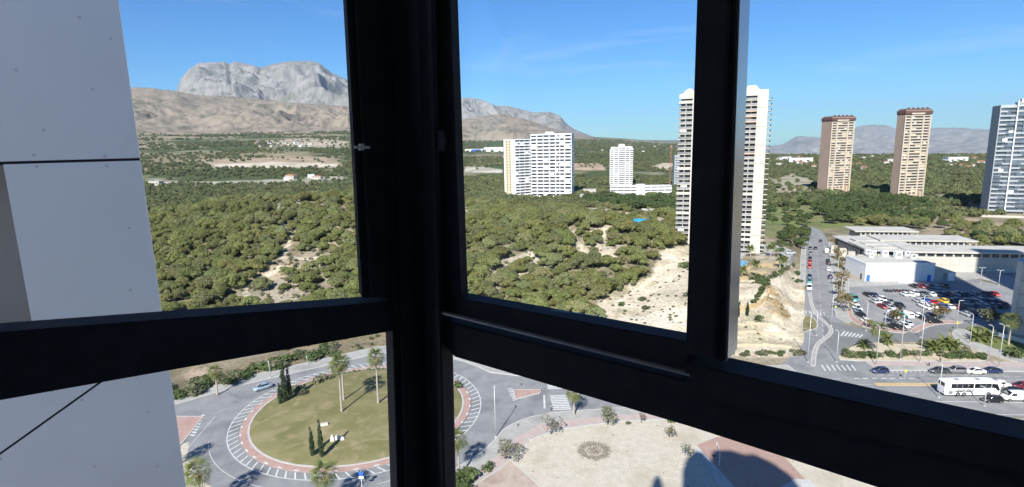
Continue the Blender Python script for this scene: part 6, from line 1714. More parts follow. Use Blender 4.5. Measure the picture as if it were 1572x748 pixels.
# -- the car park: rows as one sees them; (x, y) in a close view of the lot
def cpx(x, y): return (1320 + x * .1603, 430 + y * .1603)
a_, b_ = gp(*cpx(245, 310)), gp(*cpx(395, 385)); AZC = math.degrees(math.atan2(b_.x - a_.x, b_.y - a_.y))
print('row az', AZC)
GRP = 'cars in the car park'
LOTCARS = [  # colour, kind, where, label
 ((75, 135), 'black', 'sedan', 'black car at the far left of the car park, left of a navy one'), ((132, 136), 'navy blue', 'sedan', 'navy car at the far left of the car park, right of a black one'),
 ((140, 200), 'silver', 'hatch', 'silver car at the left end of the sunlit island of cars'), ((180, 197), 'white', 'hatch', 'white car second from the left in the sunlit island of cars'), ((225, 185), 'white', 'suv', 'tall white car topmost in the sunlit island of cars'), ((290, 203), 'grey', 'hatch', 'grey car at the upper right of the sunlit island of cars'), ((255, 222), 'charcoal', 'sedan', 'dark grey car in the heart of the sunlit island of cars'),
 ((218, 247), 'dark red', 'sedan', 'dark red car, lowest of the sunlit island of cars'), ((296, 256), 'silver', 'sedan', 'silver car right of the dark red one'), ((383, 244), 'black', 'suv', 'black tall car parked alone in the sunlit middle'),
 ((318, 340), 'white', 'van', 'white van in the front row left of the van with a teal front'), ((385, 328), 'teal', 'hatch', 'teal car squeezed between the two white vans'), ((447, 336), 'white', 'van', 'white van with teal flanks and an orange spot'),
 ((585, 335), 'charcoal', 'sedan', 'dark car right of the teal marked van'), ((548, 330), 'white', 'hatch', 'white car hidden behind the dark car by the vans'), ((610, 360), 'black', 'hatch', 'black car under the yellow tree of the front row'),
 ((318, 442), 'black', 'suv', 'black car at the front kerb, left of its dark neighbour'), ((388, 448), 'charcoal', 'sedan', 'charcoal car at the front kerb, right of its black neighbour'), ((430, 432), 'white', 'hatch', 'white car at the front kerb beside the charcoal one'), ((455, 408), 'silver', 'sedan', 'silver car just behind the white one at the front kerb'),
 ((718, 392), 'black', 'sedan', 'long black car parked by the loop road kerb'), ((690, 340), 'grey', 'hatch', 'grey car behind the rounded olive tree'),
 ((428, 132), 'white', 'hatch', 'white car left of three below the motorcycles'), ((484, 135), 'white', 'hatch', 'white car in the middle of three below the motorcycles'), ((527, 126), 'white', 'suv', 'white car right of three below the motorcycles'), ((580, 132), 'black', 'sedan', 'black car right of the three white ones'), ((626, 133), 'charcoal', 'hatch', 'charcoal car beside the edge of the big shadow'), ((684, 132), 'white', 'sedan', 'white car cut by the edge of the big shadow'),
 ((555, 195), 'silver', 'sedan', 'silver car at the left end of the middle row'), ((590, 212), 'white', 'sedan', 'white car left in the middle row, beside a blue one'), ((632, 192), 'blue', 'hatch', 'blue car left of the red one in the middle row'), ((700, 208), 'red', 'sedan', 'bright red car in the middle row'), ((795, 198), 'yellow', 'suv', 'yellow tall car in the middle row'), ((868, 195), 'navy blue', 'hatch', 'navy car right of the yellow one'),
 ((610, 245), 'white', 'suv', 'white car at the left of the lower middle row'), ((648, 258), 'white', 'hatch', 'white car second in the lower middle row'), ((694, 246), 'white', 'sedan', 'white car below the bright red one'), ((756, 246), 'navy blue', 'sedan', 'navy car below the yellow one'), ((808, 252), 'blue', 'hatch', 'blue car lower right of the yellow one'), ((858, 250), 'white', 'sedan', 'white car left of the dark red one at the shadow edge'), ((912, 252), 'dark red', 'hatch', 'dark red car at the shadow edge of the lower middle row'),
 ((518, 52), 'black', 'sedan', 'black car at the white block, left of a dark red one'), ((592, 57), 'dark red', 'hatch', 'dark red car at the white block'), ((676, 58), 'grey', 'sedan', 'grey car in shade right of the dark red one at the white block'), ((722, 62), 'silver', 'hatch', 'silver car in shade near the annexe'), ((816, 54), 'black', 'sedan', 'black car in shade in front of the annexe'),
 ((748, 128), 'grey', 'sedan', 'grey car in shade, first of the upper shaded row'), ((785, 130), 'navy blue', 'hatch', 'navy car in shade, second of the upper shaded row'), ((840, 130), 'dark red', 'hatch', 'dark red car in the upper shaded row'), ((928, 128), 'silver', 'sedan', 'silver car in the middle of the upper shaded row'), ((965, 132), 'black', 'hatch', 'black car right of the middle of the upper shaded row'), ((1005, 128), 'charcoal', 'sedan', 'charcoal car in the upper shaded row left of a pale one'), ((1085, 127), 'silver', 'hatch', 'pale silver car in the upper shaded row'), ((1120, 134), 'grey', 'hatch', 'grey car in the upper shaded row right of the pale one'), ((1160, 132), 'charcoal', 'suv', 'charcoal tall car near the right end of the upper shaded row'), ((1222, 130), 'maroon', 'sedan', 'maroon car next to the red one at the row end'), ((1290, 130), 'red', 'sedan', 'red car standing in sun at the right end of its row'),
 ((930, 192), 'grey', 'sedan', 'grey car in shade, first right of the navy one'), ((1000, 192), 'pale blue', 'sedan', 'pale blue car in the second shaded row'), ((1045, 195), 'charcoal', 'hatch', 'charcoal car in the second shaded row left of a silver one'), ((1140, 186), 'silver', 'suv', 'silver tall car in the second shaded row'), ((1175, 196), 'navy blue', 'sedan', 'navy car right of the silver tall one in shade'), ((1240, 200), 'black', 'hatch', 'black car at the right end of the second shaded row'), ((1290, 205), 'navy blue', 'sedan', 'navy car at the far right of the second shaded row'),
 ((1000, 248), 'grey', 'suv', 'grey tall car in the third shaded row'), ((1040, 250), 'olive grey', 'hatch', 'olive grey car in the third shaded row'), ((1088, 252), 'black', 'sedan', 'black car in the middle of the third shaded row'), ((1160, 225), 'silver', 'sedan', 'silver car, upper of two pale ones in the third shaded row'), ((1195, 246), 'pale blue', 'hatch', 'pale blue car, lower of two pale ones in the third shaded row'), ((1262, 238), 'grey', 'sedan', 'grey car near the concrete tower in the third shaded row'), ((1330, 245), 'black', 'sedan', 'black car beside the concrete tower'), ((1385, 232), 'maroon', 'hatch', 'maroon car farthest right, by the concrete tower'),
 ((1020, 320), 'silver', 'sedan', 'silver car at the left of the lowest shaded row'), ((1070, 300), 'olive grey', 'suv', 'olive grey tall car in the lowest shaded row'), ((1110, 318), 'navy blue', 'hatch', 'navy car in the lowest shaded row'), ((1160, 336), 'pale blue', 'sedan', 'pale blue car in the lowest shaded row'), ((1196, 344), 'silver', 'hatch', 'silver car lower right in the lowest shaded row'), ((1234, 322), 'dark red', 'sedan', 'dark red car in the lowest shaded row'), ((1290, 330), 'charcoal', 'sedan', 'charcoal car at the right end of the lowest shaded row'),
 ((-62, 178), 'teal', 'van', 'teal minibus at the left edge of the car park'), ((-50, 222), 'white', 'sedan', 'white car just below the teal minibus'), ((-25, 268), 'white', 'suv', 'white tall car in the left edge column, third from top'), ((-10, 300), 'pale blue', 'hatch', 'pale blue car in the left edge column'), ((15, 330), 'black', 'sedan', 'black car in the left edge column above the lowest'), ((50, 385), 'white', 'hatch', 'white car lowest in the left edge column')]
for (x, y), colr, kd, lb in LOTCARS:
    p = gp(*cpx(x, y), .7); az = AZC + random.uniform(-3, 3) + (180 if random.random() < .5 else 0)
    if y == 54 or x > 1350: az += 0
    if x in (718,): az = 95
    c = car(p, az, kd, colr, lb, GRP)
    if x == 447:
        t_ = MB()
        for s in (-1, 1): t_.box(-2.3, 1.2, s * .985 - .012, s * .985 + .012, .5, .95)
        link('stripe', t_.mesh('stripe', 'teal'), c); link('roof_emblem', MB().box(-1.2, -.2, -.42, .42, 2.15, 2.172).mesh('roof_emblem', 'orange'), c)
# -- side road
for (px, py), colr, kd, lb, d in [((1244, 381), 'charcoal', 'sedan', 'charcoal car farthest along the left side of the side road', 180), ((1252, 381), 'black', 'sedan', 'black car driving in the middle of the side road', 0), ((1244.5, 389), 'grey', 'hatch', 'grey car parked left on the side road above a dark one', 180), ((1243.5, 397), 'black', 'hatch', 'black car parked left on the side road just above the red ones', 180), ((1243.5, 402), 'red', 'hatch', 'red car on the side road, upper of two', 180), ((1243.2, 409), 'red', 'hatch', 'red car on the side road, lower of two', 180),
      ((1243, 424), 'navy blue', 'sedan', 'navy car on the left of the side road below a gap', 180), ((1242.6, 431.5), 'teal', 'hatch', 'teal car on the left of the side road', 180), ((1242.3, 442), 'white', 'van', 'white van nearest on the left of the side road', 180), ((1271, 400), 'charcoal', 'sedan', 'charcoal car on the right of the side road, upper', 0), ((1272, 404), 'black', 'suv', 'black tall car on the right of the side road, upper', 0), ((1272, 413), 'white', 'hatch', 'white car on the right of the side road', 0), ((1274.5, 425), 'navy blue', 'hatch', 'navy car nearest on the right of the side road', 0), ((1260, 370), 'black', 'sedan', 'black car at the far end of the side road', 0)]:
    p = gp(px, py, .6); az = math.degrees(math.atan2(RD_D.x, RD_D.y)); car(p, az + d, kd, colr, lb, 'cars along the side road')
for (px, py), colr, lb in [((1195.6, 393), 'black', 'black car in the courtyard right of the cream tower'), ((1214, 389), 'silver', 'silver car in the courtyard right of the cream tower')]:
    p = gp(px, py, PZ + .5); car(p, 80, 'sedan', colr, lb, None, PZ + .13)
# -- avenue kerb
def ave_az(x):
    i = min(range(len(AVE)), key=lambda k: abs(AVE[k][0] - x)); a, b = AVE[max(i - 1, 0)], AVE[min(i + 1, len(AVE) - 1)]
    return math.degrees(math.atan2(b[0] - a[0], b[1] - a[1]))
for (px, py), colr, kd, lb, d in [((1350.5, 569), 'navy blue', 'hatch', 'navy car parked alone at the avenue kerb', 180), ((1442, 569), 'charcoal', 'sedan', 'charcoal car, leftmost of four at the avenue kerb', 180), ((1467, 569), 'grey', 'suv', 'grey tall car, second of four at the avenue kerb', 180), ((1497, 570), 'white', 'sedan', 'white car, third of four at the avenue kerb', 180), ((1522, 569), 'navy blue', 'sedan', 'navy car, rightmost of four at the avenue kerb', 180),
      ((1523, 614), 'black', 'hatch', 'black car in front of the white coach', 180), ((1569, 592), 'maroon', 'sedan', 'maroon car cut by the right edge of the photo', 180), ((1555, 600), 'black', 'sedan', 'black car behind the white minivan', 180), ((1557, 611), 'white', 'van', 'white minivan at the right edge beside the coach', 180)]:
    p = gp(px, py, .55); car(p, ave_az(p.x) + d, kd, colr, lb, None, .14 if py > 605 else .02)
p0, p1 = gp(390, 600), gp(417, 592); p = gp(403.5, 594.5, .5); car(p, math.degrees(math.atan2(p1.x - p0.x, p1.y - p0.y)) + 180, 'sedan', 'pale blue', 'pale blue car driving round the north side of the roundabout')
# -- white pickup behind the coach, white lorry on the side road
def pickup(p, az, lb, name='pickup_truck', cat='pickup', L=5.0, boxy=False):
    rt = thing(name, lb, cat, (p[0], p[1], .02), R(90 - az))
    b = link('cab', smooth(MB().loft([ring_sec(*s) for s in [(-.2, .85, .4, 1.75), (.9, .88, .35, 1.8), (1.35, .88, .35, 1.2), (2.3, .86, .36, 1.0), (2.5, .74, .42, .75)]]).mesh('cab', 'bus_white')), rt)
    mb = MB().box(-L / 2 - .2, -.25, -.88, .88, .45, 2.5 if boxy else .62)
    if not boxy: mb.box(-L / 2 - .2, -.25, -.9, -.82, .6, 1.05); mb.box(-L / 2 - .2, -.25, .82, .9, .6, 1.05); mb.box(-L / 2 - .25, -L / 2 - .17, -.82, .82, .6, 1.05)
    link('load_box' if boxy else 'load_bed', mb.mesh('load_bed', 'bus_white'), rt)
    g_ = MB(); g_.extrude([(.95, -.78, 1.74), (.95, .78, 1.74), (1.34, .8, 1.26), (1.34, -.8, 1.26)], (.04, 0, .04))
    for s in (-1, 1): g_.box(-.05, .85, s * .885 - .012, s * .885 + .012, 1.2, 1.66)
    link('windows', g_.mesh('windows', 'car_glass'), rt); wheel_set(rt, (-1.6, 1.6), .82, .36); light_boxes(rt, 2.4, -L / 2 - .2, .6, .75)
p = gp(1533, 591, .6); pickup(p, ave_az(p.x), 'white pickup beyond the front of the coach')
p = gp(1269, 385, 1); pickup(p, math.degrees(math.atan2(RD_D.x, RD_D.y)), 'white box lorry on the right of the side road', 'box_lorry', 'lorry', 5.6, True)
# -- coach
a, b = gp(1446, 609.5), gp(1537, 609); mid = (a + b) / 2; azb_ = math.degrees(math.atan2(b.x - a.x, b.y - a.y))
Lc = 12.6; W2_ = 1.27
ch = thing('coach', 'long white coach with black windows and black brush marks on its flank', 'coach', (mid.x + .25, mid.y + 1.3, .13), R(90 - azb_))
def bsec(x, w, zb, zt, r=.22): return [(x, -w, zb), (x, -w, zt - r), (x, -w + r * .35, zt - r * .3), (x, -w + r, zt), (x, w - r, zt), (x, w - r * .35, zt - r * .3), (x, w, zt - r), (x, w, zb)]
h_ = Lc / 2
bd = MB().loft([bsec(-h_, W2_ - .12, .5, 3.3), bsec(-h_ + .12, W2_, .4, 3.5), bsec(-2, W2_, .36, 3.55), bsec(h_ - 2.2, W2_, .36, 3.55), bsec(h_ - .9, W2_, .36, 3.45), bsec(h_ - .25, W2_ - .04, .38, 3.0), bsec(h_, W2_ - .2, .42, 1.5)])
link('body', bd.mesh('body', 'bus_white'), ch)
for s in (-1, 1):
    y = s * (W2_ + .006)
    for x0, x1 in ((-h_ + 1.35, .1), (.28, h_ - 2.25)):
        n_ = 4 if x0 < 0 else 3
        for i in range(n_):
            xa = x0 + (x1 - x0) * i / n_; xb = x0 + (x1 - x0) * (i + 1) / n_ - .04
            link('window', MB().box(xa, xb, y - .012, y + .012, 1.95, 3.05).mesh('window', 'car_glass'), ch)
    mb = MB(); mb.extrude([(h_ - 2.2, y - s * .012, 3.05), (h_ - .95, y - s * .012, 2.9), (h_ - .3, y - s * .012, 1.5), (h_ - .6, y - s * .012, 1.2), (h_ - 1.0, y - s * .012, 1.5), (h_ - 1.4, y - s * .012, 1.95), (h_ - 2.2, y - s * .012, 1.95)], (0, s * .024, 0)); link('front_side_window', mb.mesh('window', 'car_glass'), ch)
    bk = MB()
    for i, (x0, z0) in enumerate([(-h_ + 2.5, 1.05), (-h_ + 3.1, 1.0), (-h_ + 3.6, .95), (-h_ + 4.6, 1.1), (-h_ + 5.1, 1.05), (-h_ + 5.7, 1.0)]):
        bk.extrude([(x0, y - s * .01, z0), (x0 + .35, y - s * .01, z0), (x0 + 1.0, y - s * .01, z0 + .62), (x0 + .72, y - s * .01, z0 + .68)], (0, s * .018, 0))
        bk.extrude([(x0 - .4, y - s * .01, z0 + .1), (x0 + .1, y - s * .01, z0 + .02), (x0 + .3, y - s * .01, z0 + .2), (x0 - .1, y - s * .01, z0 + .28)], (0, s * .018, 0))
    link('flank_marks', bk.mesh('flank_marks', 'black'), ch)
    link('luggage_panel', MB().box(-h_ + .9, -h_ + 1.8, y - .01, y + .008, .55, 1.3).mesh('luggage_panel', 'rim'), ch)
link('rear_window', MB().box(-h_ - .02, -h_ + .1, -.95, .95, 2.3, 3.1).mesh('rear_window', 'car_glass'), ch)
mb = MB(); mb.extrude([(h_ - .86, -1.1, 3.32), (h_ - .86, 1.1, 3.32), (h_ + .02, .98, 1.5), (h_ + .02, -.98, 1.5)], (.06, 0, .03)); link('windscreen', mb.mesh('windscreen', 'car_glass'), ch)
wheel_set(ch, (-h_ + 3.0, -h_ + 4.4, h_ - 2.7), W2_ - .1, .5)
for x, y0, y1 in ((-3.5, -.4, .4), (1.2, -.4, .4)): link('roof_hatch', MB().box(x, x + .9, y0, y1, 3.53, 3.66).mesh('roof_hatch', 'rim'), ch)
link('air_unit', MB().box(-1.4, 0.4, -.8, .8, 3.53, 3.72).mesh('air_unit', 'bus_white'), ch); light_boxes(ch, h_ - .05, -h_ + .02, .9, .9)
for s in (-1, 1): link('mirror', MB().tube([(h_ - .7, s * 1.2, 3.2), (h_ + .25, s * 1.4, 3.0), (h_ + .3, s * 1.42, 2.4)], [.04, .05, .12], 6).mesh('mirror', 'black'), ch)
# -- motorcycles
mw = MB().tube([(0, -.06, 0), (0, .06, 0)], .29, 12).mesh('wheel', 'tyre')
mbdy = MB().loft([[(x, -w, z0), (x, -w * .6, z1), (x, w * .6, z1), (x, w, z0)] for x, w, z0, z1 in [(-.85, .08, .6, .78), (-.5, .16, .5, .86), (0, .17, .3, .84), (.4, .16, .4, 1.0), (.62, .1, .7, 1.06)]]).mesh('body', 'car_paint')
mbar = MB().tube([(.45, -.36, 1.08), (.55, 0, 1.02), (.45, .36, 1.08)], .03, 5).tube([(.55, 0, 1.0), (.75, 0, .3)], .045, 5).mesh('handlebar', 'rim')
mst = MB().box(-.75, .05, -.14, .14, .82, .92).mesh('seat', 'black')
for i in range(10):
    p = gp(1358.5 + i * 4.8, 446.2 + (i % 3) * .25, .5)
    rt = thing('motorcycle', 'dark motorcycle, %s from the left in the row before the white block' % ORD[i], 'motorcycle', (p.x, p.y, .02), R(90 - AZC + random.uniform(-8, 8)), 'motorcycles in a row')
    o = link('body', mbdy, rt); o.color = random.choice([(.02, .02, .02, 1), (.05, .05, .06, 1), (.15, .02, .02, 1), (.03, .04, .1, 1)])
    link('handlebar', mbar, rt); link('seat', mst, rt); link('wheel', mw, rt, (-.68, 0, .29)); link('wheel', mw, rt, (.75, 0, .29))

# ============================================================ STREET FURNITURE
def lamp(q, top, label, z=0.0, arm_az=0, group=None, double=False, arm=1.3):
    p = gp(*q, z); _, e = az_of(q[0] - .03 * (q[1] - top), top); h = EYE + math.hypot(p.x, p.y) * math.tan(e) - z
    rt = thing('street_lamp', label, 'street lamp', (p.x, p.y, z), R(90 - arm_az), group)
    mb = MB().tube([(0, 0, -.2), (0, 0, h * .5), (0, 0, h)], [.11, .085, .06], 8); link('pole', smooth(mb.mesh('pole', 'pole')), rt)
    link('base', MB().box(-.2, .2, -.2, .2, -.1, .25).mesh('base', 'pole'), rt)
    for s in ((1, -1) if double else (1,)):
        link('arm', MB().tube([(0, 0, h - .1), (s * arm, 0, h + .12)], .05, 6).mesh('arm', 'pole'), rt)
        mb = MB(); xs = [s * (arm - .1), s * (arm + .7)]; mb.box(min(xs), max(xs), -.16, .16, h + .06, h + .2); link('lamp_head', mb.mesh('lamp_head', 'pole'), rt)
lamp((761, 671), 596, 'tall lamp post on the roundabout edge right of the corner post', .1, 0, arm=.15)
lamp((1382, 552), 478, 'lamp post in the sandy island left of the big palm clump', .16, 20); 
for q, top, lb in [((1284, 556), 509, 'lamp post at the left tip of the sandy island'), ((1345, 561), 500, 'lamp post in front of the tall ragged palm'), ((1441, 610), 558, 'white lamp post in front of the coach rear'), ((1412, 556), 484, 'lamp post at the border behind the car park entrance'), ((1329, 508), 464, 'lamp post on the red island left'), ((1358, 506), 478, 'lamp post on the red island middle'), ((1413, 518), 452, 'lamp post beside the loop road mouth'), ((1469, 494), 461, 'lamp post at the edge of the big shadow'), ((1489, 528), 482, 'lamp post on the curved pavement'), ((1518, 556), 500, 'lamp post right of the border, left of two'), ((1533, 564), 498, 'lamp post right of the border, right of two'), ((1240, 556), 480, 'lamp post on the slip pavement'), ((1253, 515), 478, 'short lamp post on the slip pavement bend'), ((1505, 435), 411, 'lamp post in the shaded market yard, left one'), ((1533, 438), 415, 'lamp post in the shaded market yard, right one'), ((1276, 500), 452, 'lamp post at the corner of the side road'), ((1300, 385), 362, 'thin lamp post far up the side road'), ((1290, 470), 425, 'lamp post among the autumn trees, near one'), ((1285, 432), 394, 'lamp post among the autumn trees, far one'), ((1511, 624), 596, 'short white post in front of the black car')]:
    lamp(q, top, lb, .1, 350 if q[1] > 500 else 110, double=(q[0] in (1505, 1533)), arm=.5)
for q, top, lb in [((415, 580), 553, 'lamp post on the north pavement behind the driving car'), ((472, 560), 545, 'lamp post on the north pavement near the tall cypress'), ((978, 626), 606, 'lamp post by the avenue just under the transom')]: lamp(q, top, lb, .12, 160)
for q, lb in [((1389, 583), 'small yellow sign on the avenue median'), ((1469, 462), 'yellow sign on the loop road verge'), ((1282, 481), 'yellow sign at the car park entry')]:
    if q[0] == 1469: q = (1469, 507)
    p = gp(*q, .1); rt = thing('road_sign', lb, 'sign', (p.x, p.y, .1)); link('post', MB().tube([(0, 0, 0), (0, 0, 2.6)], .04, 6).mesh('post', 'pole'), rt); link('panel', MB().box(-.33, .33, -.05, -.02, 2.0, 2.66).mesh('panel', 'yellow'), rt)
p = gp(556, 752, .1); rt = thing('road_sign', 'round blue sign on a white post at the bottom of the roundabout', 'sign', (p.x, p.y, .1)); link('post', MB().tube([(0, 0, 0), (0, 0, 3.6)], .05, 6).mesh('post', 'white_metal'), rt)
mb = MB().tube([(0, -.08, 3.2), (0, -.05, 3.2)], .42, 16); link('panel', mb.mesh('panel', 'blue_sign'), rt); link('panel', MB().box(-.42, .42, -.07, -.05, 2.2, 2.65).mesh('panel', 'sign_white'), rt)
bo = MB().tube([(0, 0, 0), (0, 0, .9)], .07, 8); bo_me = bo.mesh('post', 'black'); bcap = MB().tube([(0, 0, .9), (0, 0, 1.0)], [.09, .05], 8).mesh('cap', 'sign_white')
for i, (q, lb) in enumerate([((800, 592), 'dark bollard on the road near the red splitter, left one'), ((831, 601), 'dark bollard at the tip of the red splitter'), ((764, 560), 'dark bollard on the far kerb'), ((793, 574), 'dark bollard farther along the far kerb'), ((846, 630), 'dark bollard on the zebra crossing kerb'), ((795, 655), 'dark bollard on the near pavement')]):
    p = gp(*q, .1); rt = thing('bollard', lb, 'bollard', p); link('post', bo_me, rt); link('cap', bcap, rt)
# stone sculpture and block on the lawn
p = gp(517, 676, .8); z = isl_z(p.x, p.y); sc_ = thing('sculpture', 'white broken stone sculpture lying on the island lawn', 'sculpture', (p.x, p.y, z), .3)
for x0, y0, dx, dz, rt_ in ((-.9, 0, .8, 1.3, .3), (.1, .2, 1.1, 1.0, -.4), (1.1, -.3, .9, .7, .7)):
    mb = MB().loft([[(x0 + q0 * dx * k, y0 + q1 * .5 * k, zz) for q0, q1 in ((-.5, -.5), (.5, -.6), (.6, .5), (-.4, .5))] for zz, k in ((-.1, 1.0), (dz * .5, .85), (dz, .45))]); link('stone', mb.mesh('stone', 'stone'), sc_)
p = gp(498, 654, .9); blk = thing('stone_block', 'pale stone block beyond the slim cypresses', 'stone', (p.x, p.y, isl_z(p.x, p.y)), .3); link('slab', MB().box(-.8, .8, -.4, .4, -.1, .45).mesh('slab', 'stone'), blk); link('top', MB().box(-.7, .7, -.3, .3, .45, .52).mesh('top', 'concrete'), blk)
# arched retaining wall, terrace walls and stone courses on the quarry slope
def wall_along(pts_px, h, name, label, m_='sandstone', t=.5, blocks=True, group=None):
    P = [hit(*q) for q in pts_px]
    rt = thing(name, label, 'wall', P[0], 0, group); mb_n = 0
    for a, b in zip(P[:-1], P[1:]):
        d = Vector((b.x - a.x, b.y - a.y, 0)); L = d.length; d.normalize(); n = max(1, int(L / 1.6))
        for i in range(n):
            c = a + (b - a) * ((i + .5) / n) - P[0]; z0 = hz(P[0].x + c.x, P[0].y + c.y) - P[0].z
            me = MB().box(-L / n / 2 + .03, L / n / 2 - .03, -t / 2, t / 2, -1.2, h * random.uniform(.9, 1.08)).mesh('stone', m_)
            link('stone', me, rt, (c.x, c.y, z0), math.atan2(d.y, d.x)); mb_n += 1
    return rt
rt = wall_along([(1113, 482), (1135, 478), (1152, 474), (1166, 470), (1176, 462), (1181, 448)], 1.5, 'retaining_wall', 'curved arched retaining wall above the pale slope', 'ochre')
wall_along([(1128, 500), (1160, 499), (1195, 503)], .5, 'stone_course', 'uppermost course of pale stones on the sandy slope', 'sandstone', .4); wall_along([(1125, 512), (1160, 511), (1205, 515)], .5, 'stone_course', 'middle course of pale stones on the sandy slope', 'sandstone', .4); wall_along([(1130, 533), (1170, 531), (1215, 535)], .7, 'stone_course', 'lowest course of pale stones on the sandy slope', 'sandstone', .4)
for k in range(6):
    wall_along([(1178 + k * 1.4, 441 + k * 7.5), (1184 + k * 2.6, 444 + k * 7.6), (1190 + k * 4.4, 448 + k * 7.6)], .35, 'terrace_edge', '%s brown terrace edge counted down from the ochre terrace' % ORD[k], 'brown_slope', .9)
# white fence at the foot of the concrete tower
p0, p1 = gp(1518, 514, .15), gp(1640, 548, .15); dv = p1 - p0
fe = thing('fence', 'white fence below the concrete tower', 'fence', p0, math.atan2(dv.y, dv.x)); nb_ = int(dv.length / 2.2); pm = unit_box('post', .09, .09, 1.7, 'white_metal'); pn = unit_box('panel', 2.05, .04, 1.25, 'white_metal')
for i in range(nb_ + 1): link('post', pm, fe, (i * 2.2, 0, 0)); link('panel', pn, fe, (i * 2.2 + .1, .02, .25))
# bus shelter roof near the fence
# ============================================================ PEOPLE
def person(p, h, face, label, top, legs, stride=.25):
    rt = thing('person', label, 'person', p, R(90 - face))
    k = h / 1.75
    pts_ = [(0, 0, .95), (0, 0, 1.2), (0, 0, 1.42), (0, 0, 1.52), (.02, 0, 1.66)]
    def skin(name, verts, edges, rad, m_, parent=rt):
        me = bpy.data.meshes.new(name); me.from_pydata([tuple(c * k for c in v) for v in verts], edges, []); me.materials.append(M[m_])
        o = link(name, me, parent); md = o.modifiers.new('skin', 'SKIN'); md.use_smooth_shade = True
        for sv_, r in zip(me.skin_vertices[0].data, rad): sv_.radius = (r * k, r * k)
        me.skin_vertices[0].data[0].use_root = True
        o.modifiers.new('sub', 'SUBSURF').levels = 1
        return o
    V_ = [(0, 0, .95), (0, 0, 1.2), (0, 0, 1.42), (.01, 0, 1.52), (.03, 0, 1.66), (0, .18, 1.4), (-.03, .24, 1.12), (.1, .25, .9), (0, -.18, 1.4), (.04, -.24, 1.12), (.16, -.24, .92),
          (0, .1, .9), (stride * .5, .1, .5), (stride * .55, .1, .06), (stride * .55 + .16, .1, .03), (0, -.1, .9), (-stride * .2, -.1, .5), (-stride * .9, -.1, .08), (-stride * .9 + .15, -.1, .03)]
    E_ = [(0, 1), (1, 2), (2, 3), (3, 4), (2, 5), (5, 6), (6, 7), (2, 8), (8, 9), (9, 10), (0, 11), (11, 12), (12, 13), (13, 14), (0, 15), (15, 16), (16, 17), (17, 18)]
    skin('body', V_, E_, [.13, .13, .14, .06, .10, .07, .05, .04, .07, .05, .04, .1, .075, .05, .045, .1, .075, .05, .045], 'skin')
    skin('shirt', [V_[0], V_[1], V_[2], V_[5], V_[6], V_[8], V_[9]], [(0, 1), (1, 2), (2, 3), (3, 4), (2, 5), (5, 6)], [.16, .155, .165, .09, .07, .09, .07], top)
    skin('trousers', [(0, 0, 1.0), V_[11], V_[12], V_[13], V_[15], V_[16], V_[17]], [(0, 1), (1, 2), (2, 3), (0, 4), (4, 5), (5, 6)], [.15, .12, .095, .07, .12, .095, .07], legs)
    skin('hair', [(-.02, 0, 1.70), (.0, 0, 1.76)], [(0, 1)], [.11, .08], 'hair')
p = gp(1426, 562, .12); person(p, 1.75, 120, 'person in a pale top walking on the avenue pavement by the border', 'cloth_pale', 'cloth_dark')
p = gp(994, 637, .12); person(p, 1.72, 80, 'person in dark clothes walking on the pavement below the transom', 'cloth_dark', 'cloth_pale')
p = gp(1443, 557, .12); person(p, 1.7, 90, 'person in dark clothes beside the border shrubs', 'cloth_dark', 'cloth_dark')
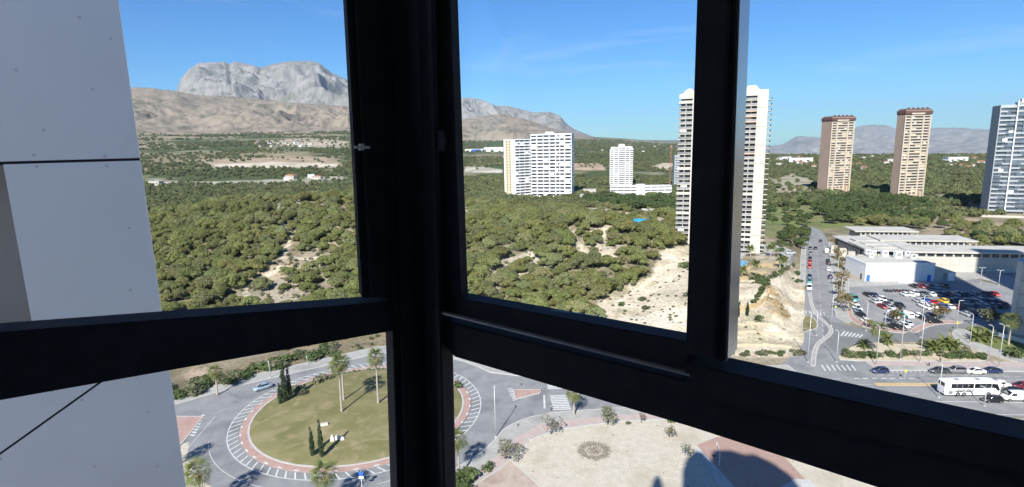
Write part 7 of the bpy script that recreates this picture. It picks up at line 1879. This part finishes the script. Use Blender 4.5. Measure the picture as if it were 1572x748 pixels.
# low kerb rail on the paved court
cr_ = [gp(*q, .11) for q in [(1100, 684), (1103.5, 693), (1105, 704), (1104, 716)]]
rl_ = thing('curved_rail', 'thin white curved rail on the paved court at the shadow edge', 'rail', cr_[0])
link('rail', MB().tube([(q.x - cr_[0].x, q.y - cr_[0].y, .75) for q in cr_], .05, 6).mesh('rail', 'white_metal'), rl_)
for q in cr_: link('post', MB().tube([(0, 0, 0), (0, 0, .75)], .04, 6).mesh('post', 'white_metal'), rl_, (q.x - cr_[0].x, q.y - cr_[0].y, 0))
p = gp(1096, 700, .11); mh = thing('manhole_cover', 'small dark round cover on the paved court', 'manhole cover', p); link('cover', MB().tube([(0, 0, 0), (0, 0, .03)], .4, 12).mesh('cover', 'black'), mh)

# labels by place for things that stand in a row
TENS = {20: 'twent', 30: 'thirt', 40: 'fort', 50: 'fift'}
def nth(i):
    n = i + 1
    if n <= 20: return ORD[i]
    t, u_ = n // 10 * 10, n % 10
    return TENS[t] + ('ieth' if u_ == 0 else 'y-' + ORD[u_ - 1])
def by_row(group, text):
    L_ = [o for o in bpy.data.objects if o.get('group') == group]
    L_.sort(key=lambda o: float(proj(o.location.x, o.location.y, o.location.z)[0]))
    for i, o in enumerate(L_): o['label'] = nth(i) + ' ' + text
by_row('border shrubs along the avenue', 'clipped shrub from the left in the border along the avenue')
by_row('tufts along the island rim', 'low brown tuft from the left along the island rim')
by_row('shrubs at the foot of the quarry slope', 'grey green shrub from the left at the foot of the quarry slope')
by_row('houses under the brown hillside', 'small pale house from the left in the row under the brown hillside')
by_row('houses on the right hand plain', 'pale far house from the left in the woods of the right hand plain')
by_row('houses on the slope behind the white tower', 'white far house from the left on the slope behind the white tower')
by_row('garden trees by the side road', 'garden tree from the left between the cream tower and side road')
by_row('trees standing on the park lawn', 'dark round tree from the left on the park lawn beyond the road')
by_row('trees right behind the market roofs', 'olive green tree from the left right behind the market roofs')

# ============================================================ AIR
hzm = bpy.data.materials.new('haze'); hzm.use_nodes = True
nt = hzm.node_tree; nt.nodes.clear()
o_ = nt.nodes.new('ShaderNodeOutputMaterial'); v_ = nt.nodes.new('ShaderNodeVolumePrincipled')
v_.inputs['Color'].default_value = (0.60, 0.79, 1.0, 1); v_.inputs['Density'].default_value = 2.3e-5; v_.inputs['Anisotropy'].default_value = 0.1
nt.links.new(v_.outputs[0], o_.inputs['Volume'])
ho = link('haze', MB().box(-33000, 33000, -3000, 31500, -505, 1760).mesh('haze', hzm)); ho['kind'] = 'stuff'; ho['label'] = 'thin blue haze over the plain'; ho['category'] = 'haze'
